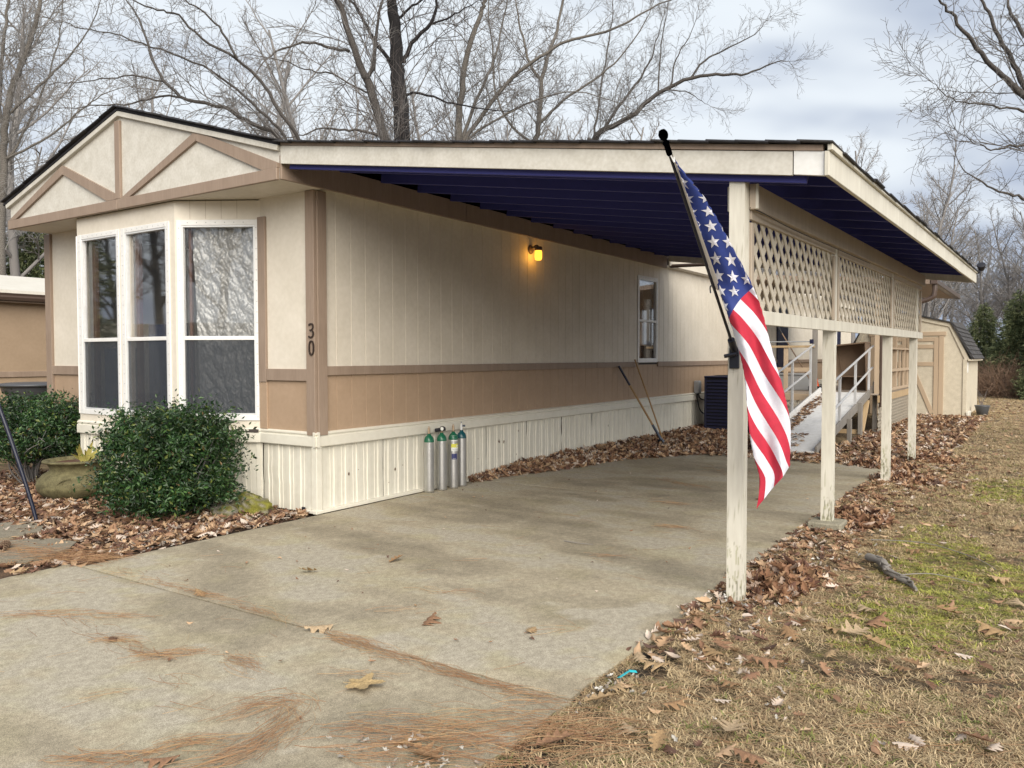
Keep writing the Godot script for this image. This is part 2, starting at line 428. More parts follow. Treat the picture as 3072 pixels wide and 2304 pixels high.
func jit(a: float) -> float: return rng.randf_range(-a, a)
func rvec() -> Vector3: return Vector3(jit(1), jit(1), jit(1))
var TREE_LIMBS := {
	"fan": [
		{"p": [Vector3(-6.54,-0.10,-5.50), Vector3(-6.47,4.97,-5.47), Vector3(-6.25,5.65,-5.37), Vector3(-6.36,6.09,-5.03), Vector3(-6.60,6.77,-4.62), Vector3(-6.69,6.96,-4.28), Vector3(-7.02,7.25,-3.79), Vector3(-7.18,7.57,-3.42), Vector3(-7.27,7.57,-3.08), Vector3(-7.41,7.64,-2.71), Vector3(-7.66,7.79,-2.27)], "r": Vector2(0.0385, 0.0084)},
		{"p": [Vector3(-6.47,4.97,-5.47), Vector3(-6.59,5.75,-5.29), Vector3(-6.77,6.07,-5.05), Vector3(-7.00,6.42,-4.78), Vector3(-7.36,6.80,-4.42), Vector3(-7.87,7.15,-3.96), Vector3(-8.40,7.37,-3.49), Vector3(-8.71,7.48,-3.15), Vector3(-9.11,7.55,-2.75), Vector3(-9.38,7.64,-2.45), Vector3(-9.52,7.71,-2.22)], "r": Vector2(0.0315, 0.0056)},
		{"p": [Vector3(-6.47,4.97,-5.47), Vector3(-6.83,5.81,-5.38), Vector3(-7.48,6.16,-5.06), Vector3(-7.91,6.45,-4.89), Vector3(-8.60,6.65,-4.55), Vector3(-9.05,7.01,-4.37), Vector3(-9.33,7.44,-4.31), Vector3(-9.57,7.98,-4.28), Vector3(-9.80,8.49,-4.26), Vector3(-10.09,8.84,-4.19), Vector3(-10.30,9.18,-4.17)], "r": Vector2(0.0525, 0.0098)},
		{"p": [Vector3(-8.91,6.76,-4.76), Vector3(-9.45,6.86,-4.52), Vector3(-10.02,6.75,-4.25), Vector3(-10.69,6.72,-3.92), Vector3(-11.37,6.71,-3.59), Vector3(-12.05,6.78,-3.26)], "r": Vector2(0.0245, 0.0056)},
		{"p": [Vector3(-6.63,6.96,-4.24), Vector3(-6.74,7.36,-4.01), Vector3(-6.89,7.65,-3.74), Vector3(-7.05,7.82,-3.45), Vector3(-7.19,7.99,-3.19)], "r": Vector2(0.0245, 0.0084)},
		{"p": [Vector3(-9.46,7.16,-4.64), Vector3(-9.99,7.34,-4.42), Vector3(-10.51,7.34,-4.19), Vector3(-11.13,7.30,-3.89), Vector3(-11.73,7.30,-3.62), Vector3(-12.33,7.30,-3.33)], "r": Vector2(0.0210, 0.0042)},
	],
	"twin": [
		{"p": [Vector3(-5.95,-0.10,-7.55), Vector3(-5.95,5.50,-7.52), Vector3(-5.97,6.04,-7.45), Vector3(-6.22,7.25,-7.25), Vector3(-6.25,7.40,-7.15), Vector3(-6.39,7.95,-6.99), Vector3(-6.61,8.80,-6.79), Vector3(-6.67,9.03,-6.67), Vector3(-6.77,9.57,-6.54)], "r": Vector2(0.0910, 0.0420)},
		{"p": [Vector3(-6.40,7.48,-7.31), Vector3(-6.31,7.64,-7.47), Vector3(-6.33,8.25,-7.56), Vector3(-6.29,9.19,-7.72), Vector3(-6.27,9.82,-7.85)], "r": Vector2(0.0525, 0.0210)},
		{"p": [Vector3(-6.61,7.96,-7.07), Vector3(-6.82,7.97,-6.66), Vector3(-6.89,7.97,-6.36), Vector3(-7.14,7.82,-5.92), Vector3(-7.38,7.50,-5.49), Vector3(-7.36,7.09,-5.22), Vector3(-7.34,6.75,-4.96)], "r": Vector2(0.0350, 0.0070)},
		{"p": [Vector3(-6.36,7.12,-7.32), Vector3(-6.87,7.45,-6.80), Vector3(-7.10,7.46,-6.45), Vector3(-7.49,7.63,-6.00), Vector3(-7.93,7.69,-5.52), Vector3(-8.36,7.56,-5.04)], "r": Vector2(0.0210, 0.0042)},
		{"p": [Vector3(-5.85,6.06,-7.61), Vector3(-6.26,6.24,-7.20), Vector3(-6.56,6.27,-6.86), Vector3(-6.85,6.24,-6.52), Vector3(-7.18,6.07,-6.15), Vector3(-7.37,6.00,-5.88)], "r": Vector2(0.0350, 0.0070)},
	],
	"dark": [
		{"p": [Vector3(-6.12,-0.10,-8.15), Vector3(-6.12,5.64,-8.14), Vector3(-6.09,6.21,-8.12), Vector3(-6.11,7.23,-8.08), Vector3(-6.14,7.90,-8.02), Vector3(-6.11,8.34,-7.99), Vector3(-6.12,8.87,-7.93), Vector3(-6.14,9.21,-7.86), Vector3(-6.15,9.82,-7.81)], "r": Vector2(0.1702, 0.0920)},
		{"p": [Vector3(-6.05,7.93,-8.16), Vector3(-5.84,8.34,-8.17), Vector3(-5.42,8.70,-8.31), Vector3(-5.24,9.15,-8.30), Vector3(-5.13,9.54,-8.24)], "r": Vector2(0.0525, 0.0210)},
		{"p": [Vector3(-5.53,8.63,-8.30), Vector3(-5.02,8.84,-8.53), Vector3(-4.75,8.93,-8.59), Vector3(-4.37,9.09,-8.73)], "r": Vector2(0.0245, 0.0070)},
		{"p": [Vector3(-6.30,7.93,-7.99), Vector3(-6.57,8.45,-7.75), Vector3(-6.67,8.79,-7.60), Vector3(-6.89,9.22,-7.38), Vector3(-7.00,9.59,-7.24)], "r": Vector2(0.0490, 0.0210)},
		{"p": [Vector3(-6.15,8.77,-8.01), Vector3(-5.92,8.95,-8.05), Vector3(-5.59,9.18,-8.16), Vector3(-5.30,9.50,-8.24)], "r": Vector2(0.0350, 0.0140)},
		{"p": [Vector3(-6.00,7.24,-8.17), Vector3(-5.65,7.25,-8.28), Vector3(-5.12,6.99,-8.50), Vector3(-4.68,6.91,-8.67), Vector3(-4.02,6.74,-8.99), Vector3(-3.40,6.93,-9.29)], "r": Vector2(0.0315, 0.0056)},
	],
	"pale": [
		{"p": [Vector3(-6.17,-0.10,-10.18), Vector3(-6.16,6.04,-10.18), Vector3(-6.12,6.67,-10.17), Vector3(-6.07,7.54,-10.19), Vector3(-5.97,8.29,-10.24), Vector3(-5.84,9.03,-10.31), Vector3(-5.61,9.72,-10.44), Vector3(-5.51,10.00,-10.47), Vector3(-5.33,10.53,-10.56)], "r": Vector2(0.0840, 0.0350)},
		{"p": [Vector3(-6.15,6.45,-10.20), Vector3(-6.03,7.20,-10.48), Vector3(-5.87,8.07,-10.79), Vector3(-5.71,8.79,-11.10), Vector3(-5.63,9.74,-11.36), Vector3(-5.60,10.64,-11.59)], "r": Vector2(0.0490, 0.0140)},
		{"p": [Vector3(-6.11,6.55,-10.23), Vector3(-5.22,7.94,-10.74), Vector3(-4.53,8.55,-11.09), Vector3(-3.94,8.91,-11.36), Vector3(-2.77,9.26,-12.02), Vector3(-2.11,9.65,-12.33), Vector3(-1.45,9.90,-12.64)], "r": Vector2(0.0560, 0.0105)},
		{"p": [Vector3(-6.15,6.60,-10.21), Vector3(-5.55,7.03,-10.51), Vector3(-4.91,7.40,-10.83), Vector3(-4.23,7.70,-11.17), Vector3(-3.39,7.74,-11.62), Vector3(-2.43,7.31,-12.12)], "r": Vector2(0.0350, 0.0056)},
	],
	"multi": [
		{"p": [Vector3(-5.94,-0.10,-13.36), Vector3(-5.93,6.62,-13.36), Vector3(-5.90,7.33,-13.36), Vector3(-5.81,7.87,-13.39), Vector3(-5.74,9.00,-13.43), Vector3(-5.59,9.73,-13.51), Vector3(-5.39,10.34,-13.62), Vector3(-5.24,11.12,-13.70), Vector3(-5.13,11.66,-13.74)], "r": Vector2(0.0770, 0.0210)},
		{"p": [Vector3(-5.76,9.01,-13.46), Vector3(-6.08,9.49,-13.33), Vector3(-6.27,10.20,-13.31), Vector3(-6.41,10.69,-13.31), Vector3(-6.50,11.29,-13.34), Vector3(-6.59,11.79,-13.37)], "r": Vector2(0.0490, 0.0140)},
		{"p": [Vector3(-5.88,7.78,-13.44), Vector3(-5.40,8.31,-13.64), Vector3(-4.68,8.84,-14.00), Vector3(-4.02,9.37,-14.32), Vector3(-3.42,10.17,-14.61), Vector3(-3.06,10.96,-14.74)], "r": Vector2(0.0420, 0.0084)},
		{"p": [Vector3(-5.92,7.26,-13.40), Vector3(-6.50,7.80,-13.13), Vector3(-6.90,8.52,-12.99), Vector3(-7.06,9.59,-13.02), Vector3(-7.22,10.79,-13.06), Vector3(-7.31,11.65,-13.13)], "r": Vector2(0.0420, 0.0140)},
	],
	"lean": [
		{"p": [Vector3(-6.20,-0.10,-16.66), Vector3(-6.11,7.35,-16.64), Vector3(-5.83,8.03,-16.58), Vector3(-5.54,8.32,-16.51), Vector3(-4.75,8.63,-16.76), Vector3(-3.93,9.31,-17.06), Vector3(-3.02,9.66,-17.40), Vector3(-2.17,9.70,-17.69), Vector3(-1.54,9.62,-17.83), Vector3(-0.87,9.84,-18.00), Vector3(-0.41,9.81,-18.03)], "r": Vector2(0.0910, 0.0084)},
		{"p": [Vector3(-3.10,9.66,-17.43), Vector3(-2.72,10.16,-17.61), Vector3(-2.24,10.44,-17.86), Vector3(-1.45,10.90,-18.31), Vector3(-1.18,11.24,-18.41)], "r": Vector2(0.0350, 0.0056)},
		{"p": [Vector3(-3.68,9.54,-17.40), Vector3(-3.61,10.25,-17.53), Vector3(-3.53,10.59,-17.66), Vector3(-3.24,11.24,-17.94), Vector3(-3.11,11.95,-18.11)], "r": Vector2(0.0280, 0.0056)},
		{"p": [Vector3(-4.03,9.45,-17.28), Vector3(-4.04,10.62,-17.44), Vector3(-3.96,11.62,-17.65), Vector3(-3.94,12.30,-17.82)], "r": Vector2(0.0280, 0.0070)},
		{"p": [Vector3(-5.91,8.09,-16.81), Vector3(-5.63,8.73,-17.11), Vector3(-5.14,9.67,-17.58), Vector3(-4.65,10.62,-18.04), Vector3(-4.53,11.30,-18.25), Vector3(-4.41,12.06,-18.45)], "r": Vector2(0.0560, 0.0105)},
		{"p": [Vector3(-3.80,9.35,-17.06), Vector3(-3.18,9.30,-17.32), Vector3(-2.82,9.01,-17.39), Vector3(-2.46,8.76,-17.46)], "r": Vector2(0.0210, 0.0042)},
		{"p": [Vector3(-5.94,8.06,-16.79), Vector3(-5.99,8.90,-17.03), Vector3(-5.87,10.68,-17.42), Vector3(-5.82,12.08,-17.75), Vector3(-5.88,13.17,-18.00)], "r": Vector2(0.0420, 0.0105)},
	],
	"leftedge": [
		{"p": [Vector3(-14.95,-0.10,-3.84), Vector3(-14.95,4.08,-3.86), Vector3(-14.92,6.03,-3.93), Vector3(-14.88,7.06,-3.97), Vector3(-14.76,7.61,-4.04), Vector3(-14.62,8.19,-4.13), Vector3(-14.37,8.84,-4.29), Vector3(-14.20,9.42,-4.40), Vector3(-14.11,9.92,-4.45), Vector3(-14.06,10.37,-4.47)], "r": Vector2(0.0840, 0.0350)},
		{"p": [Vector3(-14.97,7.00,-3.97), Vector3(-15.15,7.47,-3.98), Vector3(-15.19,9.29,-4.15), Vector3(-15.25,10.13,-4.27), Vector3(-15.33,10.66,-4.36)], "r": Vector2(0.0560, 0.0210)},
		{"p": [Vector3(-14.90,7.24,-4.02), Vector3(-14.28,7.75,-4.33), Vector3(-13.76,8.23,-4.58), Vector3(-13.28,8.70,-4.80), Vector3(-12.84,9.35,-5.00), Vector3(-12.56,9.85,-5.09)], "r": Vector2(0.0350, 0.0084)},
		{"p": [Vector3(-14.95,6.05,-3.94), Vector3(-14.80,6.55,-4.18), Vector3(-14.66,7.18,-4.42), Vector3(-14.54,7.89,-4.65), Vector3(-14.39,8.85,-4.91), Vector3(-14.38,9.69,-5.07), Vector3(-14.46,10.34,-5.17)], "r": Vector2(0.0350, 0.0105)},
		{"p": [Vector3(-14.95,6.21,-3.94), Vector3(-14.24,6.49,-4.29), Vector3(-13.54,6.93,-4.63), Vector3(-12.97,7.36,-4.88), Vector3(-12.47,7.63,-5.08), Vector3(-11.85,7.74,-5.36)], "r": Vector2(0.0315, 0.0056)},
	],
	"right": [
		{"p": [Vector3(6.38,-0.10,-10.52), Vector3(6.37,0.91,-10.51), Vector3(6.32,2.27,-10.49), Vector3(6.24,3.77,-10.45), Vector3(6.15,5.25,-10.40), Vector3(6.08,6.32,-10.36), Vector3(6.03,7.65,-10.33)], "r": Vector2(0.1400, 0.0700)},
		{"p": [Vector3(6.21,4.04,-10.42), Vector3(5.88,4.97,-10.18), Vector3(5.40,5.61,-9.82), Vector3(5.17,5.83,-9.62), Vector3(4.92,6.14,-9.41), Vector3(4.65,6.52,-9.18), Vector3(4.43,6.82,-8.98), Vector3(4.30,7.01,-8.84), Vector3(4.17,7.19,-8.71)], "r": Vector2(0.0595, 0.0105)},
		{"p": [Vector3(6.18,4.58,-10.42), Vector3(5.76,5.22,-10.22), Vector3(5.39,5.83,-10.05), Vector3(5.27,6.17,-10.03), Vector3(5.08,6.52,-9.97), Vector3(4.91,6.98,-9.93), Vector3(4.78,7.28,-9.91), Vector3(4.68,7.54,-9.90)], "r": Vector2(0.0560, 0.0140)},
		{"p": [Vector3(5.88,4.96,-10.12), Vector3(5.65,5.26,-9.88), Vector3(5.41,5.33,-9.62), Vector3(5.10,5.35,-9.31), Vector3(4.71,5.38,-8.95), Vector3(4.43,5.47,-8.67), Vector3(4.27,5.63,-8.46)], "r": Vector2(0.0280, 0.0042)},
		{"p": [Vector3(6.25,3.90,-10.44), Vector3(5.89,4.56,-10.14), Vector3(5.61,4.79,-9.88), Vector3(5.42,4.79,-9.66), Vector3(5.20,4.75,-9.43), Vector3(5.05,4.68,-9.24), Vector3(4.87,4.74,-9.04), Vector3(4.55,4.96,-8.75)], "r": Vector2(0.0350, 0.0042)},
		{"p": [Vector3(6.27,3.22,-10.43), Vector3(5.90,3.76,-10.14), Vector3(5.43,3.99,-9.78), Vector3(5.18,4.06,-9.55), Vector3(4.89,4.21,-9.30), Vector3(4.69,4.36,-9.12), Vector3(4.54,4.64,-8.97)], "r": Vector2(0.0315, 0.0042)},
		{"p": [Vector3(6.14,5.53,-10.44), Vector3(5.63,6.25,-10.24), Vector3(5.38,6.70,-10.21), Vector3(5.20,7.07,-10.23), Vector3(5.12,7.34,-10.31), Vector3(5.04,7.61,-10.39)], "r": Vector2(0.0420, 0.0140)},
	],
}
var FLAG_L := [Vector3(4.197,2.480,1.462), Vector3(4.185,2.376,1.325), Vector3(4.182,2.246,1.183), Vector3(4.189,2.091,1.036), Vector3(4.203,1.911,0.880), Vector3(4.260,1.702,0.822), Vector3(4.295,1.545,0.785), Vector3(4.325,1.390,0.772), Vector3(4.348,1.236,0.763), Vector3(4.368,1.081,0.756), Vector3(4.386,0.933,0.749), Vector3(4.409,0.797,0.740), Vector3(4.400,0.623,0.753)]
var FLAG_R := [Vector3(4.214,2.470,1.451), Vector3(4.254,2.376,1.279), Vector3(4.289,2.266,1.111), Vector3(4.328,2.115,0.942), Vector3(4.386,1.913,0.757), Vector3(4.428,1.772,0.706), Vector3(4.464,1.611,0.669), Vector3(4.503,1.450,0.650), Vector3(4.536,1.280,0.635), Vector3(4.565,1.096,0.623), Vector3(4.576,0.929,0.623), Vector3(4.579,0.834,0.625), Vector3(4.522,0.683,0.669)]
var NEEDLE_LINES := [
	[[Vector2(2.760,3.771), Vector2(2.950,3.634), Vector2(3.002,3.458), Vector2(3.132,3.321)], 130, 0.050],
	[[Vector2(3.213,3.515), Vector2(3.275,3.313), Vector2(3.204,3.116)], 150, 0.060],
	[[Vector2(3.204,3.116), Vector2(3.085,2.980), Vector2(2.984,3.000), Vector2(2.960,3.167)], 120, 0.070],
	[[Vector2(0.772,3.081), Vector2(1.106,2.887), Vector2(1.461,2.662)], 90, 0.050],
	[[Vector2(1.164,2.902), Vector2(1.625,2.994), Vector2(1.768,2.922)], 80, 0.060],
	[[Vector2(1.852,3.000), Vector2(2.087,2.991), Vector2(2.197,2.835)], 100, 0.050],
	[[Vector2(2.436,2.800), Vector2(2.638,2.821)], 60, 0.050],
	[[Vector2(0.036,2.167), Vector2(0.800,2.239), Vector2(1.225,2.203), Vector2(1.516,2.205)], 120, 0.030],
	[[Vector2(1.538,2.221), Vector2(2.355,2.269)], 60, 0.015],
	[[Vector2(2.595,2.304), Vector2(2.873,2.301), Vector2(3.219,2.320)], 170, 0.050],
	[[Vector2(3.219,2.320), Vector2(3.588,2.335), Vector2(3.998,2.326)], 170, 0.020],
	[[Vector2(2.566,1.836), Vector2(2.774,1.641)], 14, 0.030],
	[[Vector2(2.531,1.371), Vector2(2.819,1.213)], 22, 0.040],
	[[Vector2(2.291,3.445), Vector2(2.387,3.302)], 12, 0.020],
	[[Vector2(2.967,2.639), Vector2(3.282,2.485)], 20, 0.020],
	[[Vector2(2.681,3.293), Vector2(2.791,3.220)], 8, 0.020],
	[[Vector2(2.359,3.096), Vector2(2.539,3.113)], 10, 0.050],
	[[Vector2(3.434,1.709), Vector2(3.732,1.352)], 10, 0.030],
	[[Vector2(1.929,-3.772), Vector2(2.552,-3.448)], 70, 0.100],
	[[Vector2(2.963,-1.266), Vector2(3.136,-1.298)], 40, 0.050],
	[[Vector2(2.419,-2.360), Vector2(2.775,-2.373)], 40, 0.070],
	[[Vector2(1.916,-5.169), Vector2(2.550,-4.503)], 70, 0.120],
	[[Vector2(1.951,-1.316), Vector2(2.286,-1.164)], 14, 0.050],
	[[Vector2(2.970,-0.005), Vector2(3.125,-0.083)], 14, 0.030],
]
var LEAF_SPOTS := [Vector2(3.723,2.963), Vector2(3.881,3.013), Vector2(4.209,2.660), Vector2(4.173,2.061), Vector2(4.126,1.688), Vector2(4.228,1.717), Vector2(4.751,2.196), Vector2(4.555,2.450), Vector2(4.601,1.749), Vector2(4.875,2.353), Vector2(4.466,2.088), Vector2(4.407,1.331), Vector2(4.184,2.225), Vector2(4.408,2.403), Vector2(1.343,2.210), Vector2(2.469,2.243), Vector2(1.536,1.487), Vector2(1.830,0.919), Vector2(2.895,1.823), Vector2(3.461,1.634), Vector2(3.078,3.571), Vector2(-0.109,2.616), Vector2(4.687,0.645), Vector2(4.825,0.712), Vector2(4.645,0.926), Vector2(5.551,0.269), Vector2(5.322,0.077), Vector2(5.568,1.746), Vector2(5.528,-0.932), Vector2(5.097,-3.068), Vector2(5.389,-2.795), Vector2(4.930,0.718), Vector2(5.069,0.841), Vector2(4.951,-1.473), Vector2(3.294,-3.058), Vector2(4.296,-0.355), Vector2(5.315,-3.323), Vector2(4.782,-1.287), Vector2(5.656,-0.345), Vector2(5.568,-2.816), Vector2(4.917,0.236), Vector2(5.072,-6.897), Vector2(5.257,1.067), Vector2(4.656,1.375), Vector2(4.893,1.124), Vector2(4.994,0.441), Vector2(4.033,-1.803), Vector2(4.233,-2.444), Vector2(4.398,1.420), Vector2(5.224,1.147)]

# ---------------------------------------------------------------- the home
const Z_BACK := -25.0
const LEFT := -4.97

# sheet siding: vertical grooves cut in a flat sheet that starts at o and runs along u, height up, facing nn
func grooved(b: MB, o: Vector3, u: Vector3, nn: Vector3, width: float, height: float, pitch := 0.203, phase := 0.0) -> void:
	var up := Vector3.UP * height
	var xs := [[0.0, 0.0]]
	var x := pitch - fmod(phase, pitch)
	while x < width - 0.012:
		xs.append([x - 0.005, 0.0]); xs.append([x - 0.003, -0.005]); xs.append([x + 0.003, -0.005]); xs.append([x + 0.005, 0.0])
		x += pitch
	xs.append([width, 0.0])
	for k in xs.size() - 1:
		var p: Vector3 = o + u * xs[k][0] + nn * xs[k][1]
		var q: Vector3 = o + u * xs[k + 1][0] + nn * xs[k + 1][1]
		b.out_quad(p, q, q + up, p + up, (p + q + up) * 0.5 - nn)

func sheet(parent: Node, called: String, m: Material, o: Vector3, u: Vector3, nn: Vector3, width: float, height: float, phase := 0.0, pitch := 0.203) -> void:
	var b := MB.new()
	grooved(b, o, u, nn, width, height, pitch, phase)
	part(called, b, m, parent)

# ribbed metal skirting, slightly wavy
func ribbed(b: MB, o: Vector3, u: Vector3, nn: Vector3, width: float, y0: float, y1: float, seed_: int, buckle: float) -> void:
	var f := noise(seed_, 1.3, 2)
	var prof := [[0.0, 0.0], [0.030, 0.0], [0.036, 0.010], [0.078, 0.010], [0.084, 0.0], [0.118, 0.0], [0.121, 0.004], [0.127, 0.004], [0.130, 0.0]]
	var pts := []
	var s := 0.0
	while s < width - 0.001:
		for p in prof:
			if s + p[0] < width: pts.append(Vector2(s + p[0], p[1]))
		s += 0.155
	pts.append(Vector2(width, 0.0))
	var rows := []
	var nr := 8
	for r in nr + 1:
		var y := lerpf(y0, y1, float(r) / nr)
		var row := []
		for p in pts:
			var q: Vector3 = o + u * p.x
			var w := f.get_noise_3d(q.x * 2.0, y * 2.4, q.z * 2.0) * buckle
			var w2 := f.get_noise_3d(q.x * 1.4 + 40.0, y * 3.0, q.z * 1.4) * buckle * 1.6
			row.append(q + Vector3.UP * y + nn * (p.y + w * 0.6) + u * w2)
		rows.append(row)
	for r in nr:
		for k in pts.size() - 1:
			b.out_quad(rows[r][k], rows[r][k + 1], rows[r + 1][k + 1], rows[r + 1][k], rows[r][k] - nn)

# window unit in the facet frame (o, u, nn): flange with screws, sashes, panes, insect screen below
func window_unit(parent: Node, o: Vector3, u: Vector3, nn: Vector3, f0: float, f1: float, y0: float, y1: float, gx0: float, gx1: float, gy0: float, gy1: float, rail: float, screen := true) -> Node3D:
	var w := Node3D.new()
	w.name = "window"
	parent.add_child(w, true)
	var P := func(s: float, y: float, d: float) -> Vector3: return o + u * s + Vector3.UP * y + nn * d
	var bs := Basis(u, Vector3.UP, nn)
	var b := MB.new()
	b.box(P.call((f0 + gx0) * 0.5, (y0 + y1) * 0.5, 0.006), Vector3(gx0 - f0, y1 - y0, 0.016), 0.003, bs)
	b.box(P.call((f1 + gx1) * 0.5, (y0 + y1) * 0.5, 0.006), Vector3(f1 - gx1, y1 - y0, 0.016), 0.003, bs)
	b.box(P.call((gx0 + gx1) * 0.5, (gy1 + y1) * 0.5, 0.006), Vector3(gx1 - gx0, y1 - gy1, 0.0155), 0.003, bs)
	b.box(P.call((gx0 + gx1) * 0.5, (gy0 + y0) * 0.5, 0.006), Vector3(gx1 - gx0, gy0 - y0, 0.0155), 0.003, bs)
	part("frame", b, M.white, w)
	b = MB.new()   # sash channels stand back inside the flange
	var e := 0.018
	for s in [gx0 + e * 0.5, gx1 - e * 0.5]:
		b.box(P.call(s, (gy0 + gy1) * 0.5, -0.012), Vector3(e, gy1 - gy0, 0.045), 0.002, bs)
	b.box(P.call((gx0 + gx1) * 0.5, gy1 - e * 0.5, -0.013), Vector3(gx1 - gx0 - 2 * e, e, 0.043), 0.002, bs)
	b.box(P.call((gx0 + gx1) * 0.5, gy0 + e * 0.5, -0.013), Vector3(gx1 - gx0 - 2 * e, e, 0.043), 0.002, bs)
	part("sash", b, M.alu, w)
	b = MB.new()
	b.box(P.call((gx0 + gx1) * 0.5, rail, -0.005), Vector3(gx1 - gx0 - 2 * e, 0.04, 0.03), 0.003, bs)
	part("meeting_rail", b, M.white, w)
	for half in 2:
		var a0 := gy0 + e if half == 0 else rail + 0.02
		var a1 := rail - 0.02 if half == 0 else gy1 - e
		for leaf in 2:   # storm pane and inner pane
			b = MB.new()
			b.box(P.call((gx0 + gx1) * 0.5, (a0 + a1) * 0.5, -0.018 - 0.03 * leaf), Vector3(gx1 - gx0 - 2 * e, a1 - a0, 0.004), 0.0, bs)
			part("pane", b, M.glass, w)
	if screen:
		b = MB.new()
		b.box(P.call((gx0 + gx1) * 0.5, (gy0 + e + rail - 0.02) * 0.5, -0.004), Vector3(gx1 - gx0 - 2 * e, rail - 0.02 - gy0 - e, 0.0012), 0.0, bs)
		part("insect_screen", b, M.screen, w)
	b = MB.new()
	var mid0 := (f0 + gx0) * 0.5
	var mid1 := (f1 + gx1) * 0.5
	var y := y0 + 0.04
	while y < y1 - 0.02:
		for s in [mid0, mid1]: b.box(P.call(s, y, 0.0155), Vector3(0.009, 0.009, 0.004), 0.002, bs)
		y += 0.105
	var s := mid0 + 0.09
	while s < mid1 - 0.05:
		b.box(P.call(s, (gy1 + y1) * 0.5, 0.0155), Vector3(0.009, 0.009, 0.004), 0.002, bs)
		s += 0.095
	tag(part("screw", b, M.box_grey, w), "", "", "", "stuff")
	return w

func build_home() -> void:
	var h := thing("mobile_home", "long cream and tan mobile home with truss-trimmed gable and bay window", "mobile home")
	var X := Vector3.RIGHT
	var Y := Vector3.UP
	var Z := Vector3.BACK
	var b: MB
	# --- side wall facing the carport: sheets of grooved siding
	var cuts := [0.0, -1.19, -2.41, -3.63, -4.85, -6.07, -7.16]
	for k in cuts.size() - 1:
		sheet(h, "siding_panel", M.cream, Vector3(0, 1.40, cuts[k + 1]), Z, X, cuts[k] - cuts[k + 1], 1.78, cuts[k] * 0.0 + 0.09)
		sheet(h, "siding_panel", M.tan, Vector3(0, 0.76, cuts[k + 1]), Z, X, cuts[k] - cuts[k + 1], 0.60, 0.09)
	sheet(h, "siding_panel", M.tan, Vector3(0, 0.76, -8.0), Z, X, 0.84, 0.60, 0.02)
	sheet(h, "siding_panel", M.cream, Vector3(0, 2.86, -8.0), Z, X, 0.84, 0.32, 0.02)
	var z := -8.0
	while z > Z_BACK + 0.1:
		var w := minf(1.22, z - Z_BACK)
		sheet(h, "siding_panel", M.cream, Vector3(0, 1.40, z - w), Z, X, w, 1.78, 0.09)
		sheet(h, "siding_panel", M.tan, Vector3(0, 0.76, z - w), Z, X, w, 0.60, 0.09)
		z -= w
	# --- front wall each side of the bay
	for q in [[LEFT + 0.02, -4.13], [-0.80, -0.02]]:
		sheet(h, "siding_panel", M.cream, Vector3(q[0], 1.37, 0), X, Z, q[1] - q[0], 1.78, 0.0, 1.22)
		sheet(h, "siding_panel", M.tan, Vector3(q[0], 0.76, 0), X, Z, q[1] - q[0], 0.53, 0.0, 1.22)
	# --- wall cores, floor and ceiling close the rooms off
	b = MB.new()
	for q in [[0.0, -7.17, 0.70, 3.20], [-7.17, -7.99, 0.70, 1.40], [-7.17, -7.99, 2.86, 3.20], [-7.99, Z_BACK, 0.70, 3.20]]:
		b.box(Vector3(-0.055, (q[2] + q[3]) * 0.5, (q[0] + q[1]) * 0.5), Vector3(0.09, q[3] - q[2], q[0] - q[1]))
	b.box(Vector3(-0.42, 1.95, -0.055), Vector3(0.72, 2.5, 0.09))
	b.box(Vector3(-4.55, 1.95, -0.055), Vector3(0.8, 2.5, 0.09))
	b.box(Vector3(-2.48, 3.14, -12.5), Vector3(4.9, 0.08, 24.9))
	b.box(Vector3(-2.48, 0.72, -12.5), Vector3(4.88, 0.06, 24.9))
	b.box(Vector3(-2.48, 1.9, -5.2), Vector3(4.7, 2.4, 0.06))
	b.box(Vector3(-2.48, 1.9, Z_BACK + 0.06), Vector3(4.9, 2.6, 0.1))
	part("wall_core", b, M.interior, h)
	b = MB.new()
	b.box(Vector3(LEFT + 0.05, 1.97, Z_BACK * 0.5 - 0.01), Vector3(0.1, 2.42, -Z_BACK - 0.03))
	part("side_wall", b, M.cream, h)
	b = MB.new()
	b.box(Vector3(-2.48, 1.97, Z_BACK), Vector3(4.95, 2.42, 0.03))
	part("rear_wall", b, M.cream, h)
	# --- belt and corner boards
	b = MB.new(); b.box(Vector3(0.012, 1.365, -2.88), Vector3(0.03, 0.088, 5.56), 0.003); part("belt_board", b, M.brown, h)
	b = MB.new(); b.box(Vector3(0.012, 1.365, -6.42), Vector3(0.03, 0.086, 1.50), 0.003); part("belt_board", b, M.brown, h)
	b = MB.new(); b.box(Vector3(0.012, 1.365, -16.5), Vector3(0.03, 0.088, 17.0), 0.003); part("belt_board", b, M.brown, h)
	b = MB.new(); b.box(Vector3(-0.39, 1.325, 0.012), Vector3(0.58, 0.115, 0.03), 0.003); part("belt_board", b, M.brown, h)
	b = MB.new(); b.box(Vector3(-4.49, 1.335, 0.012), Vector3(0.72, 0.11, 0.03), 0.003); part("belt_board", b, M.brown, h)
	b = MB.new(); b.box(Vector3(-0.0385, 1.91, 0.016), Vector3(0.115, 2.32, 0.036), 0.003); part("corner_board", b, M.brown, h)
	b = MB.new(); b.box(Vector3(0.016, 1.91, -0.061), Vector3(0.036, 2.32, 0.115), 0.003); part("corner_board", b, M.brown, h)
	b = MB.new(); b.box(Vector3(LEFT + 0.065, 1.91, 0.016), Vector3(0.14, 2.32, 0.036), 0.003); part("corner_board", b, M.brown, h)
	b = MB.new(); b.box(Vector3(-0.74, 2.07, 0.014), Vector3(0.11, 1.64, 0.03), 0.003); part("casing_board", b, M.brown, h)
